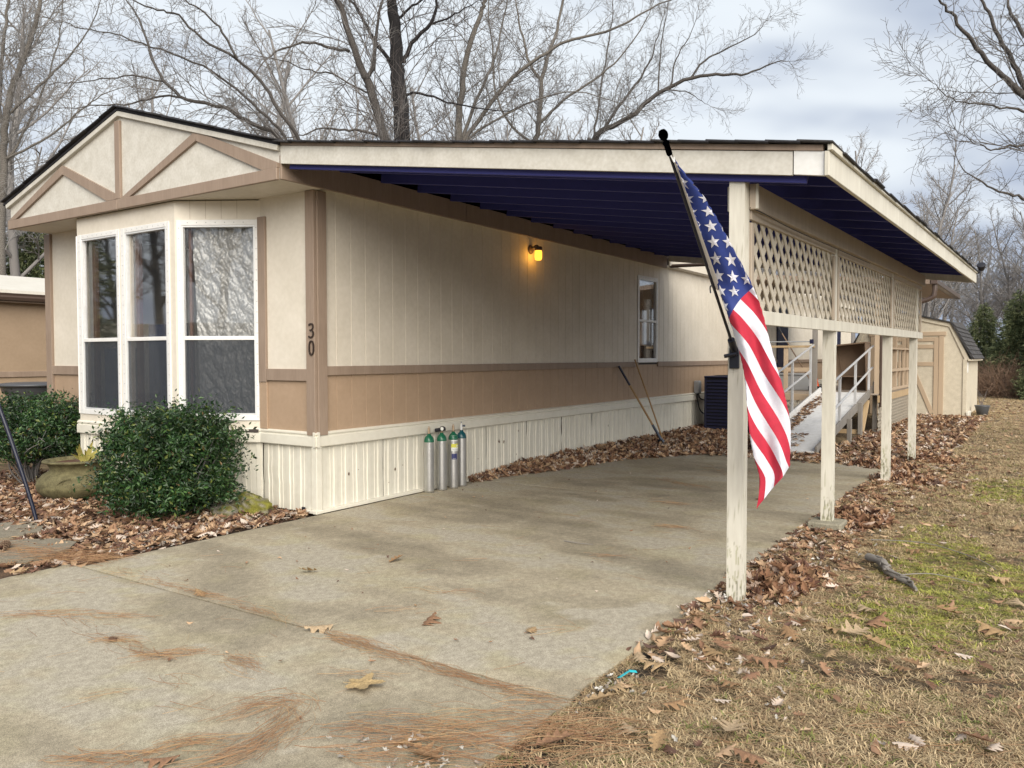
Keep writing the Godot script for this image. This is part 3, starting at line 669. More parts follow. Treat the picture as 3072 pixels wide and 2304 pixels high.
	b = MB.new(); b.box(Vector3(-0.74, 1.015, 0.010), Vector3(0.11, 0.465, 0.02), 0.003); part("casing_board", b, M.tan, h)
	b = MB.new(); b.box(Vector3(-4.17, 1.95, 0.014), Vector3(0.07, 2.2, 0.03), 0.003); part("casing_board", b, M.brown, h)
	# --- house number on the corner board
	var font := SystemFont.new()
	font.font_names = PackedStringArray(["Droid Sans"])
	for k in 2:
		var t := TextMesh.new()
		t.text = ["3", "0"][k]
		t.font = font
		t.font_size = 64
		t.pixel_size = 0.00305
		t.depth = 0.012
		var o := MeshInstance3D.new()
		o.name = "number_digit"
		o.mesh = t
		o.material_override = M.digit
		o.position = Vector3(-0.014, 1.745 - 0.163 * k, 0.040)
		o.scale = Vector3(0.80, 1.0, 1.0)
		h.add_child(o, true)
		tag(o, "dark metal house number %s" % t.text)
	# --- bay
	var A := Vector3(-4.13, 0, 0)
	var B := Vector3(-3.38, 0, 0.45)
	var C := Vector3(-1.53, 0, 0.45)
	var D := Vector3(-0.78, 0, 0)
	var facets := [[A, B], [B, C], [C, D]]
	for k in 3:
		var o: Vector3 = facets[k][0]
		var u: Vector3 = facets[k][1] - o
		var len := u.length()
		u = u.normalized()
		var nn := u.cross(Y) * -1.0
		if nn.z < 0: nn = -nn
		var bs := Basis(u, Y, nn)
		b = MB.new()
		b.box(o + u * len * 0.5 + Y * 0.815 - nn * 0.04, Vector3(len, 0.09, 0.08), 0.0, bs)
		b.box(o + u * len * 0.5 + Y * 2.96 - nn * 0.04, Vector3(len, 0.20, 0.08), 0.0, bs)
		var edges := [[0.0, 0.06], [len - 0.06, len]]
		if k == 1: edges = [[0.0, 0.045], [0.80, 0.985], [len - 0.10, len]]
		if k == 2: edges = [[0.0, 0.045], [len - 0.045, len]]
		for q in edges:
			b.box(o + u * (q[0] + q[1]) * 0.5 + Y * 1.86 - nn * 0.04, Vector3(q[1] - q[0], 2.0, 0.0795), 0.0, bs)
		part("bay_wall", b, M.cream, h)
		# thin joints of the board above the right-hand window
		if k == 2:
			for s in [0.16, 0.32, 0.48, 0.64]:
				b = MB.new()
				b.box(o + u * s + Y * 2.975 + nn * 0.0005, Vector3(0.003, 0.19, 0.003), 0.0, bs)
				part("board_joint", b, M.beam, h)
		if k == 1:
			window_unit(h, o, u, nn, 0.026, 0.865, 0.86, 2.87, 0.105, 0.82, 0.915, 2.817, 1.69)
			window_unit(h, o, u, nn, 0.897, 1.768, 0.86, 2.87, 0.97, 1.715, 0.915, 2.817, 1.69)
		else:
			window_unit(h, o, u, nn, 0.023, 0.85, 0.86, 2.87, 0.074, 0.822, 0.915, 2.817, 1.69)
		# skirting and rail of this facet
		b = MB.new()
		ribbed(b, o - nn * 0.005, u, nn, len, 0.0, 0.66, 300 + k, 0.004)
		part("skirting_panel", b, M.skirt, h)
		b = MB.new()
		rail_profile(b, o - u * 0.012, u, nn, len + 0.024)
		part("skirting_rail", b, M.skirt, h)
	b = MB.new()
	b.prism(PackedVector2Array([Vector2(A.x, 0.05), Vector2(B.x, B.z - 0.05), Vector2(C.x, C.z - 0.05), Vector2(D.x, 0.05)]), Vector3(0, 0.775, 0), X, Z, 0.03)
	part("bay_floor", b, M.interior, h)
	# red-brown jambs seen behind the glass, a dark curtain, and crumpled foil sheeting in the right-hand window
	b = MB.new()
	b.box(Vector3(-3.22, 1.87, 0.33), Vector3(0.055, 1.9, 0.05), 0.004)
	part("window_jamb", b, M.jamb, h)
	b = MB.new()
	b.box(Vector3(-2.36, 1.87, 0.33), Vector3(0.06, 1.9, 0.05), 0.004)
	part("window_jamb", b, M.jamb, h)
	var uf := (D - C).normalized()
	var nf := Vector3(-uf.z, 0, uf.x)
	if nf.z < 0: nf = -nf
	b = MB.new()
	b.box(C + uf * 0.115 + Y * 1.87 - nf * 0.11, Vector3(0.03, 1.9, 0.05), 0.004, Basis(uf, Y, nf))
	part("window_jamb", b, M.jamb, h)
	var fz := noise(77, 3.2, 4, FastNoiseLite.TYPE_SIMPLEX)
	fz.fractal_type = FastNoiseLite.FRACTAL_RIDGED
	var fy := noise(78, 9.0, 2, FastNoiseLite.TYPE_CELLULAR)
	var fx := noise(79, 16.0, 3, FastNoiseLite.TYPE_SIMPLEX)
	fx.fractal_type = FastNoiseLite.FRACTAL_RIDGED
	var rows := []
	for r in 160:
		var y := lerpf(2.90, 0.84, r / 159.0)
		var row := []
		for q in 90:
			var s := lerpf(0.13 + 0.07 * (2.9 - y) / 2.0, 0.88, q / 89.0)
			var d := fz.get_noise_2d(s * 1.5, y * 0.8) * 0.014 + fy.get_noise_2d(s, y * 0.6) * 0.012 + fx.get_noise_2d(s, y) * 0.008
			row.append(C + uf * s + Y * y - nf * (0.115 + d))
		rows.append(row)
	b = MB.new(); b.grid(rows)
	tag(part("foil_sheet", b, M.foil, h), "crumpled silver foil sheeting hung behind the window glass")
	b = MB.new()
	rows = []
	for r in 12:
		var row := []
		for q in 70:
			var s := q / 69.0
			row.append(Vector3(lerpf(-2.30, -1.62, s), lerpf(1.85, 0.84, r / 11.0), 0.26 + 0.018 * sin(s * 48.0) + 0.01 * sin(s * 19.0)))
		rows.append(row)
	b.grid(rows)
	rows = []
	for r in 12:
		var row := []
		for q in 70:
			var s := q / 69.0
			row.append(Vector3(lerpf(-3.18, -2.44, s), lerpf(1.60, 0.84, r / 11.0), 0.26 + 0.016 * sin(s * 41.0) + 0.01 * sin(s * 17.0)))
		rows.append(row)
	b.grid(rows)
	part("curtain", b, M.curtain, h)
	# --- narrow side window under the carport
	window_unit(h, Vector3(0, 0, -7.17), -Z, X, 0.0, 0.83, 1.395, 2.88, 0.05, 0.79, 1.45, 2.83, 2.115, false)
	b = MB.new()
	b.box(Vector3(-0.35, 2.1, -7.6), Vector3(0.02, 1.5, 1.1))
	part("window_blind", b, M.curtain, h)
	# --- skirting under the side wall, rail above it, ground channel below
	z = 0.0
	var kk := 0
	while z > -24.9:
		var w := minf(0.93, z - Z_BACK)
		b = MB.new()
		var bk := 0.0035
		if z < -3.6 and z > -7.0: bk = 0.013
		ribbed(b, Vector3(-0.012, 0, z - w + 0.004), Z, X, w - 0.006, 0.0, 0.66, 330 + kk, bk)
		part("skirting_panel", b, M.skirt, h)
		z -= w
		kk += 1
	for q in [[LEFT, -4.13], [-0.78, 0.0]]:
		b = MB.new()
		ribbed(b, Vector3(q[0], 0, -0.012), X, Z, q[1] - q[0] - 0.005, 0.0, 0.66, 360 + kk, 0.006)
		part("skirting_panel", b, M.skirt, h)
		b = MB.new()
		rail_profile(b, Vector3(q[0], 0, 0), X, Z, q[1] - q[0] + (0.05 if q[1] == 0.0 else 0.0))
		part("skirting_rail", b, M.skirt, h)
		kk += 1
	b = MB.new(); b.box(Vector3(-0.006, 0.32, -0.006), Vector3(0.07, 0.65, 0.07), 0.004); part("skirting_corner", b, M.skirt, h)
	b = MB.new()
	rail_profile(b, Vector3(0, 0, -24.9), Z, X, 24.9 + 0.048)
	part("skirting_rail", b, M.skirt, h)
	b = MB.new()
	b.box(Vector3(0.016, 0.018, -1.25), Vector3(0.05, 0.032, 2.6), 0.004)
	b.box(Vector3(-0.055, 0.018, 0.018), Vector3(0.19, 0.03, 0.05), 0.004)
	part("ground_channel", b, M.skirt, h)
	b = MB.new(); b.box(Vector3(-0.175, 0.02, 0.014), Vector3(0.04, 0.06, 0.02), 0.004); part("channel_gap", b, M.black, h)
	# rust-rimmed tears in the skirting metal
	for q in [[-0.42, 0.33, 0.035], [-1.10, 0.30, 0.03], [-1.0, 0.17, 0.012], [-1.22, 0.33, 0.012], [-3.05, 0.42, 0.05], [-3.16, 0.41, 0.045], [-3.45, 0.22, 0.02], [-2.6, 0.25, 0.016], [-3.5, 0.52, 0.03], [-6.1, 0.4, 0.03], [-1.65, 0.45, 0.012], [-1.66, 0.30, 0.01], [-0.55, 0.36, 0.012]]:
		b = MB.new()
		var poly := PackedVector2Array()
		for a in 9:
			var r: float = q[2] * rng.randf_range(0.2, 0.62)
			poly.append(Vector2(cos(TAU * a / 9) * r * 0.55, sin(TAU * a / 9) * r))
		b.prism(poly, Vector3(0.0005, q[1], q[0]), -Z, Y, 0.0035)
		part("rust_tear", b, M.rust, h)
	# --- front soffit, eave soffit, fascia
	b = MB.new()
	for k in 8:
		var x0 := lerpf(-4.84, 0.11, k / 8.0)
		var x1 := lerpf(-4.84, 0.11, (k + 1) / 8.0) - 0.004
		b.box(Vector3((x0 + x1) * 0.5, 3.082, 0.245), Vector3(x1 - x0, 0.02, 0.51), 0.002)
	part("front_soffit", b, M.cream, h)
	b = MB.new(); b.box(Vector3(0.055, 3.118, -12.5), Vector3(0.11, 0.02, 24.8)); part("eave_soffit", b, M.cream, h)
	b = MB.new(); b.box(Vector3(0.122, 3.172, -0.85), Vector3(0.03, 0.21, 2.70), 0.003); part("eave_fascia", b, M.brown, h)
	b = MB.new(); b.box(Vector3(0.121, 3.172, -5.165), Vector3(0.03, 0.21, 5.92), 0.003); part("eave_fascia", b, M.brown, h)
	b = MB.new(); b.box(Vector3(0.125, 3.21, -16.6), Vector3(0.03, 0.18, 16.7), 0.003); part("eave_fascia", b, M.cream, h)
	b = MB.new(); b.box(Vector3(LEFT + 0.05, 3.118, -12.5), Vector3(0.22, 0.02, 24.8)); part("eave_soffit", b, M.cream, h)
	# --- gable end with its truss boards
	b = MB.new()
	b.prism(PackedVector2Array([Vector2(-4.80, 3.075), Vector2(0.115, 3.075), Vector2(0.115, 3.33), Vector2(-2.375, 4.045), Vector2(-4.80, 3.33)]), Vector3(0, 0, 0.47), X, Y, 0.03)
	part("gable_panel", b, M.gable, h)
	b = MB.new(); b.box(Vector3(-1.15, 3.113, 0.517), Vector3(2.52, 0.106, 0.034), 0.004); part("truss_board", b, M.brown, h)
	b = MB.new(); b.box(Vector3(-3.61, 3.111, 0.517), Vector3(2.385, 0.106, 0.034), 0.004); part("truss_board", b, M.brown, h)
	b = MB.new(); b.box(Vector3(-2.405, 3.575, 0.515), Vector3(0.095, 0.815, 0.03), 0.004); part("truss_board", b, M.brown, h)
	var chords := [
		[Vector2(-2.35, 3.168), Vector2(-2.19, 3.168), Vector2(-1.05, 3.575), Vector2(-1.06, 3.665)],
		[Vector2(-1.055, 3.575), Vector2(-0.09, 3.168), Vector2(0.11, 3.168), Vector2(0.11, 3.21), Vector2(-1.055, 3.665)],
		[Vector2(-4.79, 3.168), Vector2(-4.62, 3.168), Vector2(-3.525, 3.565), Vector2(-3.525, 3.665)],
		[Vector2(-3.52, 3.565), Vector2(-2.62, 3.168), Vector2(-2.455, 3.168), Vector2(-2.455, 3.225), Vector2(-3.52, 3.665)]]
	for q in chords:
		b = MB.new(); b.prism(PackedVector2Array(q), Vector3(0, 0, 0.5), X, Y, 0.028)
		part("truss_board", b, M.brown, h)
	for s in [1.0, -1.0]:
		b = MB.new()
		var e := Vector3(0.125 if s > 0 else -4.84, 3.335, 0.515)
		var pk := Vector3(-2.372, 4.052, 0.515)
		b.board(e, pk, Y, 0.05, 0.05, 0.003)
		part("rake_trim", b, M.gable, h)
	# --- roof: deck, then shingles along the edges one can see
	var slope := (4.07 - 3.345) / 2.51
	for s in [1.0, -1.0]:
		var rf := Node3D.new()
		rf.name = "roof"
		h.add_child(rf, true)
		b = MB.new()
		var e := Vector3(0.15 if s > 0 else -4.90, 3.352, 0.54)
		var pk := Vector3(-2.375, 4.085, 0.54)
		var lng := Vector3(0, 0, Z_BACK - 0.75)
		var th := Vector3(0, 0.03, 0)
		for q in [[e, pk, pk + lng, e + lng], [e + th, pk + th, pk + lng + th, e + lng + th], [e, e + th, pk + th, pk], [e, e + th, e + th + lng, e + lng], [e + lng, e + th + lng, pk + th + lng, pk + lng]]:
			b.out_quad(q[0], q[1], q[2], q[3], (e + pk + lng) * 0.5 + th * 0.5)
		part("roof_deck", b, M.shingle, rf)
		var nsh := 9
		for k in nsh:
			var a := e.lerp(pk, k / float(nsh)) + th
			var c := e.lerp(pk, (k + 1) / float(nsh)) + th
			b = MB.new()
			var lift := Vector3(jit(0.004), 0.008 + rng.randf() * 0.010, 0.012 + jit(0.008))
			b.board(a + lift + Vector3(0, 0, -0.15), c + lift * 0.7 + Vector3(0, 0, -0.15), Z, 0.36, 0.012 + rng.randf() * 0.006, 0.003)
			part("shingle", b, M.shingle if k % 3 else M.shingle_b, rf)
	# --- gutter and a crossing downspout at the rear end of the carport
	b = MB.new()
	b.tube(catmull([Vector3(0.05, 3.30, -8.33), Vector3(0.06, 3.18, -8.33), Vector3(0.12, 3.13, -8.33), Vector3(0.30, 3.122, -8.33), Vector3(1.6, 3.10, -8.33), Vector3(3.0, 3.07, -8.33)], 4), 0.035, 0.035, 8)
	part("downspout", b, M.gutter, h)
	b = MB.new(); b.box(Vector3(-4.965, 3.255, Z_BACK * 0.5 + 0.2), Vector3(0.13, 0.11, -Z_BACK + 0.35), 0.012); part("gutter", b, M.box_grey, h)
	# --- rear entry door and a far window
	b = MB.new(); b.box(Vector3(0.02, 1.75, -16.05), Vector3(0.05, 2.0, 0.95), 0.004); part("door", b, M.navy, h)
	b = MB.new(); b.box(Vector3(0.02, 2.05, -22.8), Vector3(0.04, 1.1, 0.62), 0.004); part("window_frame", b, M.white, h)
	b = MB.new(); b.box(Vector3(0.045, 2.05, -22.8), Vector3(0.01, 1.0, 0.52)); part("window_pane", b, M.navy, h)

func rail_profile(b: MB, o: Vector3, u: Vector3, nn: Vector3, len: float) -> void:
	var prof := [Vector2(0.0, 0.640), Vector2(0.030, 0.640), Vector2(0.036, 0.648), Vector2(0.036, 0.735), Vector2(0.020, 0.742), Vector2(0.020, 0.752), Vector2(0.032, 0.760), Vector2(0.032, 0.772), Vector2(0.004, 0.783), Vector2(0.0, 0.783)]
	for k in prof.size() - 1:
		var p: Vector3 = o + nn * prof[k].x + Vector3.UP * prof[k].y
		var q: Vector3 = o + nn * prof[k + 1].x + Vector3.UP * prof[k + 1].y
		b.out_quad(p, p + u * len, q + u * len, q, o - nn + Vector3.UP * 0.7)
	for e in [0.0, len]:
		b.prism(PackedVector2Array(prof), o + u * (e - 0.001 * signf(e)), nn, Vector3.UP, 0.001 if e > 0 else 0.0005)

# ---------------------------------------------------------------- carport
# underside of the roof boards: falls away from the home, and its outer eave drifts out a little to the rear
func eave_x(z: float) -> float: return lerpf(4.71, 4.88, (0.51 - z) / 8.66)
func roof_low(x: float, z: float) -> float:
	var t := (0.51 - z) / 8.66
	return lerpf(lerpf(3.203, 3.19, t), lerpf(2.517, 2.56, t), (x - 0.12) / (eave_x(z) - 0.12))

# square post; mildew and scuffs as streaky blotches, as the photograph shows them near the foot
func grimy_post(b: MB, at: Vector3, hw: float, y0: float, y1: float, seed_: int) -> void:
	b.colored = true
	var f := noise(seed_, 6.0, 4)
	var ys := []
	var y := y0
	while y < y1:
		ys.append(y)
		y += 0.010 if y < 0.4 else 0.06
	ys.append(y1)
	for s in 4:
		var bs := Basis(Vector3.UP, s * PI / 2)
		var rows := []
		var cols := []
		for yy in ys:
			var row := []
			var cr := []
			for k in 15:
				var p := bs * Vector3(lerpf(-hw, hw, k / 14.0), 0, hw)
				row.append(at + p + Vector3(0, yy, 0))
				var v := f.get_noise_3d(p.x * 12.0 + at.z, yy * 1.6, p.z * 12.0)
				var c := Color(1, 1, 1)
				var reach := 0.26 + 0.45 * f.get_noise_3d(p.x * 9.0 + 50.0, at.z, p.z * 9.0)
				if yy < reach: c = c.lerp(Color(0.66, 0.67, 0.52), smoothstep(0.02, 0.22, v + 0.06))
				if yy < reach * 0.6: c = c.lerp(Color(0.34, 0.34, 0.27), smoothstep(0.05, 0.25, v))
				c = c.lerp(Color(0.66, 0.65, 0.58), smoothstep(0.38, 0.5, v))
				cr.append(c)
			rows.append(row); cols.append(cr)
		rows.reverse(); cols.reverse()
		b.grid(rows, cols)
	b.tint = Color.WHITE
	for yy in [y0, y1]:
		b.out_quad(at + Vector3(-hw, yy, -hw), at + Vector3(hw, yy, -hw), at + Vector3(hw, yy, hw), at + Vector3(-hw, yy, hw), at + Vector3(0, (y0 + y1) * 0.5, 0))

func build_carport() -> void:
	var h := thing("carport", "carport with cream fascia, four posts and lattice panels beside the home", "carport")
	var X := Vector3.RIGHT
	var Y := Vector3.UP
	var Z := Vector3.BACK
	var b: MB
	var pz := [0.395, -2.10, -5.18, -7.42]
	for k in 4:
		b = MB.new()
		var top := roof_low(4.185, pz[k]) - 0.02
		var bot := 0.05 if k == 1 else -0.04
		grimy_post(b, Vector3(4.185, 0, pz[k]), 0.0475, bot, top, 40 + k)
		part("post", b, M.post_grimy, h)
	b = MB.new(); b.box(Vector3(4.19, 0.005, -2.08), Vector3(0.28, 0.10, 0.30), 0.012); part("footing", b, M.footing, h)
	# beam boards either side of the posts
	for s in [-1.0, 1.0]:
		b = MB.new()
		var x: float = 4.185 + s * 0.068
		b.board(Vector3(x, 2.478, 0.36), Vector3(x, 2.60, -7.9), Y, 0.155, 0.038, 0.004)
		part("beam", b, M.beam if s > 0 else M.post, h)
	b = MB.new(); b.board(Vector3(4.262, 2.478, 0.335), Vector3(4.262, 2.478, 0.355), Y, 0.152, 0.05, 0.002); part("beam_end", b, M.post, h)
	b = MB.new(); b.tube(catmull([Vector3(4.24, 2.41, 0.36), Vector3(4.285, 2.39, 0.2), Vector3(4.28, 2.385, -0.4), Vector3(4.282, 2.40, -1.6), Vector3(4.28, 2.43, -3.4)], 5), 0.004, 0.004, 4); part("wire", b, M.black, h)
	# lattice
	var spans := [[0.33, -2.045], [-2.155, -5.125], [-5.235, -7.78]]
	for k in 3:
		var pn := Node3D.new()
		pn.name = "lattice_panel"
		h.add_child(pn, true)
		var z0: float = spans[k][0]
		var z1: float = spans[k][1]
		var yt := func(z: float) -> float: return lerpf(2.375, 2.50, (0.36 - z) / 8.26)
		var yb := func(z: float) -> float: return lerpf(1.745, 1.80, (0.36 - z) / 8.26)
		lattice(pn, z0, z1, yb.call(z0) + 0.03, yb.call(z1) + 0.03, yt.call(z0) - 0.01, yt.call(z1) - 0.01, 4.205, M.lattice, 0.172, 0.046)
		b = MB.new(); b.board(Vector3(4.228, yt.call(z0), z0), Vector3(4.228, yt.call(z1), z1), Y, 0.065, 0.022, 0.003); part("top_rail", b, M.beam, pn)
		b = MB.new(); b.board(Vector3(4.240, yb.call(z0), z0 + (0.06 if k == 0 else 0.05)), Vector3(4.240, yb.call(z1), z1 - 0.053), Y, 0.09, 0.03, 0.003); part("bottom_rail", b, M.post, pn)
		for z in [z0 - 0.03, z1 + 0.03]:
			b = MB.new(); b.box(Vector3(4.232, (yb.call(z) + yt.call(z)) * 0.5, z), Vector3(0.02, yt.call(z) - yb.call(z) - 0.10, 0.05), 0.003); part("stile", b, M.beam, pn)
	# rafters run from the home to the eave, boards above them
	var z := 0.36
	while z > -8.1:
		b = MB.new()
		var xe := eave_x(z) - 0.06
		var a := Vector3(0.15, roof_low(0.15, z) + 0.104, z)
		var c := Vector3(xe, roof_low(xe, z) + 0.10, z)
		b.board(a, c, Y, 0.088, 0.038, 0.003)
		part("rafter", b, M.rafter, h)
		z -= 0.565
	var ny := 0.150
	var x0 := 0.13
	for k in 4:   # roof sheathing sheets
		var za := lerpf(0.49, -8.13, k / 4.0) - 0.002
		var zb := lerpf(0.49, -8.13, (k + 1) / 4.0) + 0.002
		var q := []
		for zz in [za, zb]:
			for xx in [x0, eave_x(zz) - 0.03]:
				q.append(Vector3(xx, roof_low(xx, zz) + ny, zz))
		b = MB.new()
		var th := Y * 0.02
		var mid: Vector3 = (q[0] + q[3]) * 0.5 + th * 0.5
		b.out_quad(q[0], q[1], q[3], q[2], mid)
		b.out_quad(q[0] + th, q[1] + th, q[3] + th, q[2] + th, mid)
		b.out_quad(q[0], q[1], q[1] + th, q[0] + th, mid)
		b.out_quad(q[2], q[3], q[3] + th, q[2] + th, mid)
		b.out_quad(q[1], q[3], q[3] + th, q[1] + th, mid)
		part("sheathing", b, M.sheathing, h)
	# front fascia: tapering board, a weathered end block and the brown drip board above
	var zf := 0.51
	b = MB.new()
	b.prism(PackedVector2Array([Vector2(0.14, roof_low(0.14, zf)), Vector2(4.53, roof_low(4.53, zf)), Vector2(4.53, roof_low(4.53, zf) + 0.135), Vector2(0.14, roof_low(0.14, zf) + 0.155)]), Vector3(0, 0, zf - 0.025), X, Y, 0.028)
	part("fascia", b, M.gable, h)
	b = MB.new()
	b.prism(PackedVector2Array([Vector2(4.538, roof_low(4.538, zf) + 0.004), Vector2(4.705, roof_low(4.705, zf) + 0.002), Vector2(4.705, roof_low(4.705, zf) + 0.137), Vector2(4.538, roof_low(4.538, zf) + 0.139)]), Vector3(0, 0, zf - 0.025), X, Y, 0.030)
	tag(part("fascia_block", b, M.white, h), "short weathered white end block of the front fascia")
	b = MB.new()
	b.prism(PackedVector2Array([Vector2(0.14, roof_low(0.14, zf) + 0.157), Vector2(4.70, roof_low(4.70, zf) + 0.139), Vector2(4.70, roof_low(4.70, zf) + 0.172), Vector2(0.14, roof_low(0.14, zf) + 0.192)]), Vector3(0, 0, zf - 0.025), X, Y, 0.038)
	part("drip_board", b, M.brown, h)
	# dark board behind the lower edge of the fascia
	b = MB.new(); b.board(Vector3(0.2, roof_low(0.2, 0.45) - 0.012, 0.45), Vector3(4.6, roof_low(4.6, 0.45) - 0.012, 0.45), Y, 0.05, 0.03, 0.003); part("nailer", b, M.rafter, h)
	# outer fascia
	var f0 := Vector3(eave_x(0.51) + 0.012, roof_low(eave_x(0.51), 0.51) + 0.066, 0.533)
	var f1 := Vector3(eave_x(-5.9) + 0.012, roof_low(eave_x(-5.9), -5.9) + 0.066, -5.9)
	var f2 := Vector3(eave_x(-8.15) + 0.012, roof_low(eave_x(-8.15), -8.15) + 0.066, -8.15)
	b = MB.new(); b.board(f0, f1 + Vector3(0, 0, 0.003), Y, 0.138, 0.026, 0.003); part("fascia", b, M.post, h)
	b = MB.new(); b.board(f1 - Vector3(0, 0.004, 0.003), f2, Y, 0.138, 0.026, 0.003); part("fascia", b, M.post, h)
	b = MB.new(); b.board(f0 + Vector3(0.018, 0.087, 0.005), f2 + Vector3(0.018, 0.087, 0), Y, 0.036, 0.028, 0.003); part("drip_board", b, M.post, h)
	b = MB.new(); b.board(Vector3(0.16, roof_low(0.16, -8.13) + 0.07, -8.14), Vector3(4.86, roof_low(4.86, -8.13) + 0.07, -8.14), Y, 0.135, 0.026, 0.003); part("rear_fascia", b, M.post, h)
	# shingles: courses on the roof, the edge ones proud and uneven
	var ns := 26
	for k in ns:
		var xa := lerpf(0.10, 4.74, k / float(ns))
		var xb := lerpf(0.10, 4.74, (k + 1) / float(ns)) + 0.02
		b = MB.new()
		var lift := 0.181 + rng.randf() * 0.005
		var fr := 0.545 + jit(0.008)
		b.board(Vector3(xa, roof_low(xa, zf) + lift + 0.004, fr - 0.16), Vector3(xb, roof_low(xb, zf) + lift - 0.002, fr - 0.16), Z, 0.36, 0.013, 0.003)
		part("shingle", b, M.shingle if (k * 7) % 5 else M.shingle_b, h)
	for k in 29:
		var za := lerpf(0.30, -8.17, k / 29.0)
		var zb := lerpf(0.30, -8.17, (k + 1) / 29.0) - 0.01
		b = MB.new()
		var xo := 0.055 + jit(0.01)
		var lf := 0.150 + rng.randf() * 0.005
		b.board(Vector3(eave_x(za) + xo - 0.15, roof_low(eave_x(za), za) + lf + 0.03, za), Vector3(eave_x(zb) + xo - 0.15, roof_low(eave_x(zb), zb) + lf + 0.025, zb), Vector3(1, -0.15, 0), 0.32, 0.013, 0.003)
		part("shingle", b, M.shingle if (k * 3) % 4 else M.shingle_b, h)
	for k in 14:   # the hidden field of the roof, one course per strip
		var ta := k / 14.0
		var xa := lerpf(0.1, 4.62, ta)
		var xb := lerpf(0.1, 4.62, (k + 1) / 14.0)
		b = MB.new()
		var za := 0.30
		var zb := -8.14
		var mid := Vector3(xa, 2.0, -4)
		b.out_quad(Vector3(xa, roof_low(xa, za) + 0.19, za), Vector3(xb, roof_low(xb, za) + 0.20, za), Vector3(xb, roof_low(xb, zb) + 0.20, zb), Vector3(xa, roof_low(xa, zb) + 0.19, zb), mid)
		part("shingle_course", b, M.shingle, h)
	# small black solar lamp screwed to the far eave
	var s := thing("solar_lamp", "small black solar spotlight on the far end of the carport eave", "lamp", Vector3(4.965, 2.755, -8.12))
	b = MB.new(); b.box(Vector3(-0.035, -0.04, 0), Vector3(0.06, 0.05, 0.03), 0.006); part("bracket", b, M.black, s)
	b = MB.new(); b.lathe([Vector2(0, -0.05), Vector2(0.035, -0.05), Vector2(0.06, 0.03), Vector2(0.055, 0.045), Vector2(0, 0.045)], 14, Vector3(0, 0.03, 0), Basis(Vector3.RIGHT, 0.7)); part("head", b, M.black, s)

# crossed slats clipped to a panel in the plane x = xp
func lattice(parent: Node, z0: float, z1: float, yb0: float, yb1: float, yt0: float, yt1: float, xp: float, m: Material, pitch: float, width: float, flip := false) -> void:
	var rect := PackedVector2Array([Vector2(-z0, yb0), Vector2(-z1, yb1), Vector2(-z1, yt1), Vector2(-z0, yt0)])
	var hgt := maxf(yt0, yt1) - minf(yb0, yb1)
	for layer in 2:
		var sg := 1.0 if layer == 0 else -1.0
		var s := -z0 - (hgt if layer == 0 else 0.0) + rng.randf() * 0.05 - pitch
		var lim := -z1 + (0.0 if layer == 0 else hgt) + pitch
		var y0 := minf(yb0, yb1) - 0.02
		while s < lim:
			var j := jit(0.006)
			var a := Vector2(s + j, y0)
			var c := Vector2(s + jit(0.006) + sg * (hgt + 0.04), y0 + hgt + 0.04)
			var q := (c - a).normalized().orthogonal() * width * 0.5
			for poly in Geometry2D.intersect_polygons(rect, PackedVector2Array([a + q, c + q, c - q, a - q])):
				if poly.size() < 3: continue
				var b := MB.new()
				var o := Vector3(xp + layer * 0.009, 0, 0)
				var u := Vector3(0, 0, -1)
				if flip:
					o = Vector3(0, 0, xp + layer * 0.009)
					u = Vector3(1, 0, 0)
				b.prism(poly, o, u, Vector3.UP, 0.007)
				part("slat", b, m, parent)
			s += pitch

# ---------------------------------------------------------------- things about the home
func build_wall_lamp() -> void:
	var h := thing("wall_lamp", "lit jelly-jar porch lamp on the side wall under the carport", "lamp", Vector3(0.0, 2.93, -3.80))
	var out := Basis(Vector3.BACK, -PI / 2)   # turns a lathe's axis from y to x
	var b := MB.new()
	b.lathe([Vector2(0, 0.0), Vector2(0.062, 0.0), Vector2(0.062, 0.010), Vector2(0.052, 0.022), Vector2(0.022, 0.028), Vector2(0, 0.028)], 24, Vector3.ZERO, out)
	part("backplate", b, M.gutter, h)
	b = MB.new()
	b.tube(catmull([Vector3(0.02, 0.0, 0), Vector3(0.06, 0.035, 0), Vector3(0.105, 0.045, 0), Vector3(0.125, 0.02, 0)], 5), 0.014, 0.014, 8)
	part("arm", b, M.gutter, h)
	b = MB.new()
	b.lathe([Vector2(0, 0.03), Vector2(0.046, 0.03), Vector2(0.052, 0.022), Vector2(0.052, -0.018), Vector2(0.046, -0.022), Vector2(0, -0.022)], 24, Vector3(0.125, 0, 0))
	part("cap", b, M.gutter, h)
	b = MB.new()
	b.lathe([Vector2(0.0, -0.152), Vector2(0.028, -0.150), Vector2(0.044, -0.138), Vector2(0.049, -0.115), Vector2(0.049, -0.05), Vector2(0.044, -0.022)], 28, Vector3(0.125, 0, 0), Basis(), func(a: float, y: float) -> float: return 0.0016 * sin(a * 14.0))
	part("glass_jar", b, M.jar_lamp_glass, h)
	var l := OmniLight3D.new()
	l.light_color = Color(1.0, 0.72, 0.30)
	l.light_energy = 0.008
	l.light_size = 0.04
	l.omni_range = 12.0
	l.omni_attenuation = 2.0
	l.shadow_enabled = true
	l.position = Vector3(0.125, -0.09, 0)
	h.add_child(l)

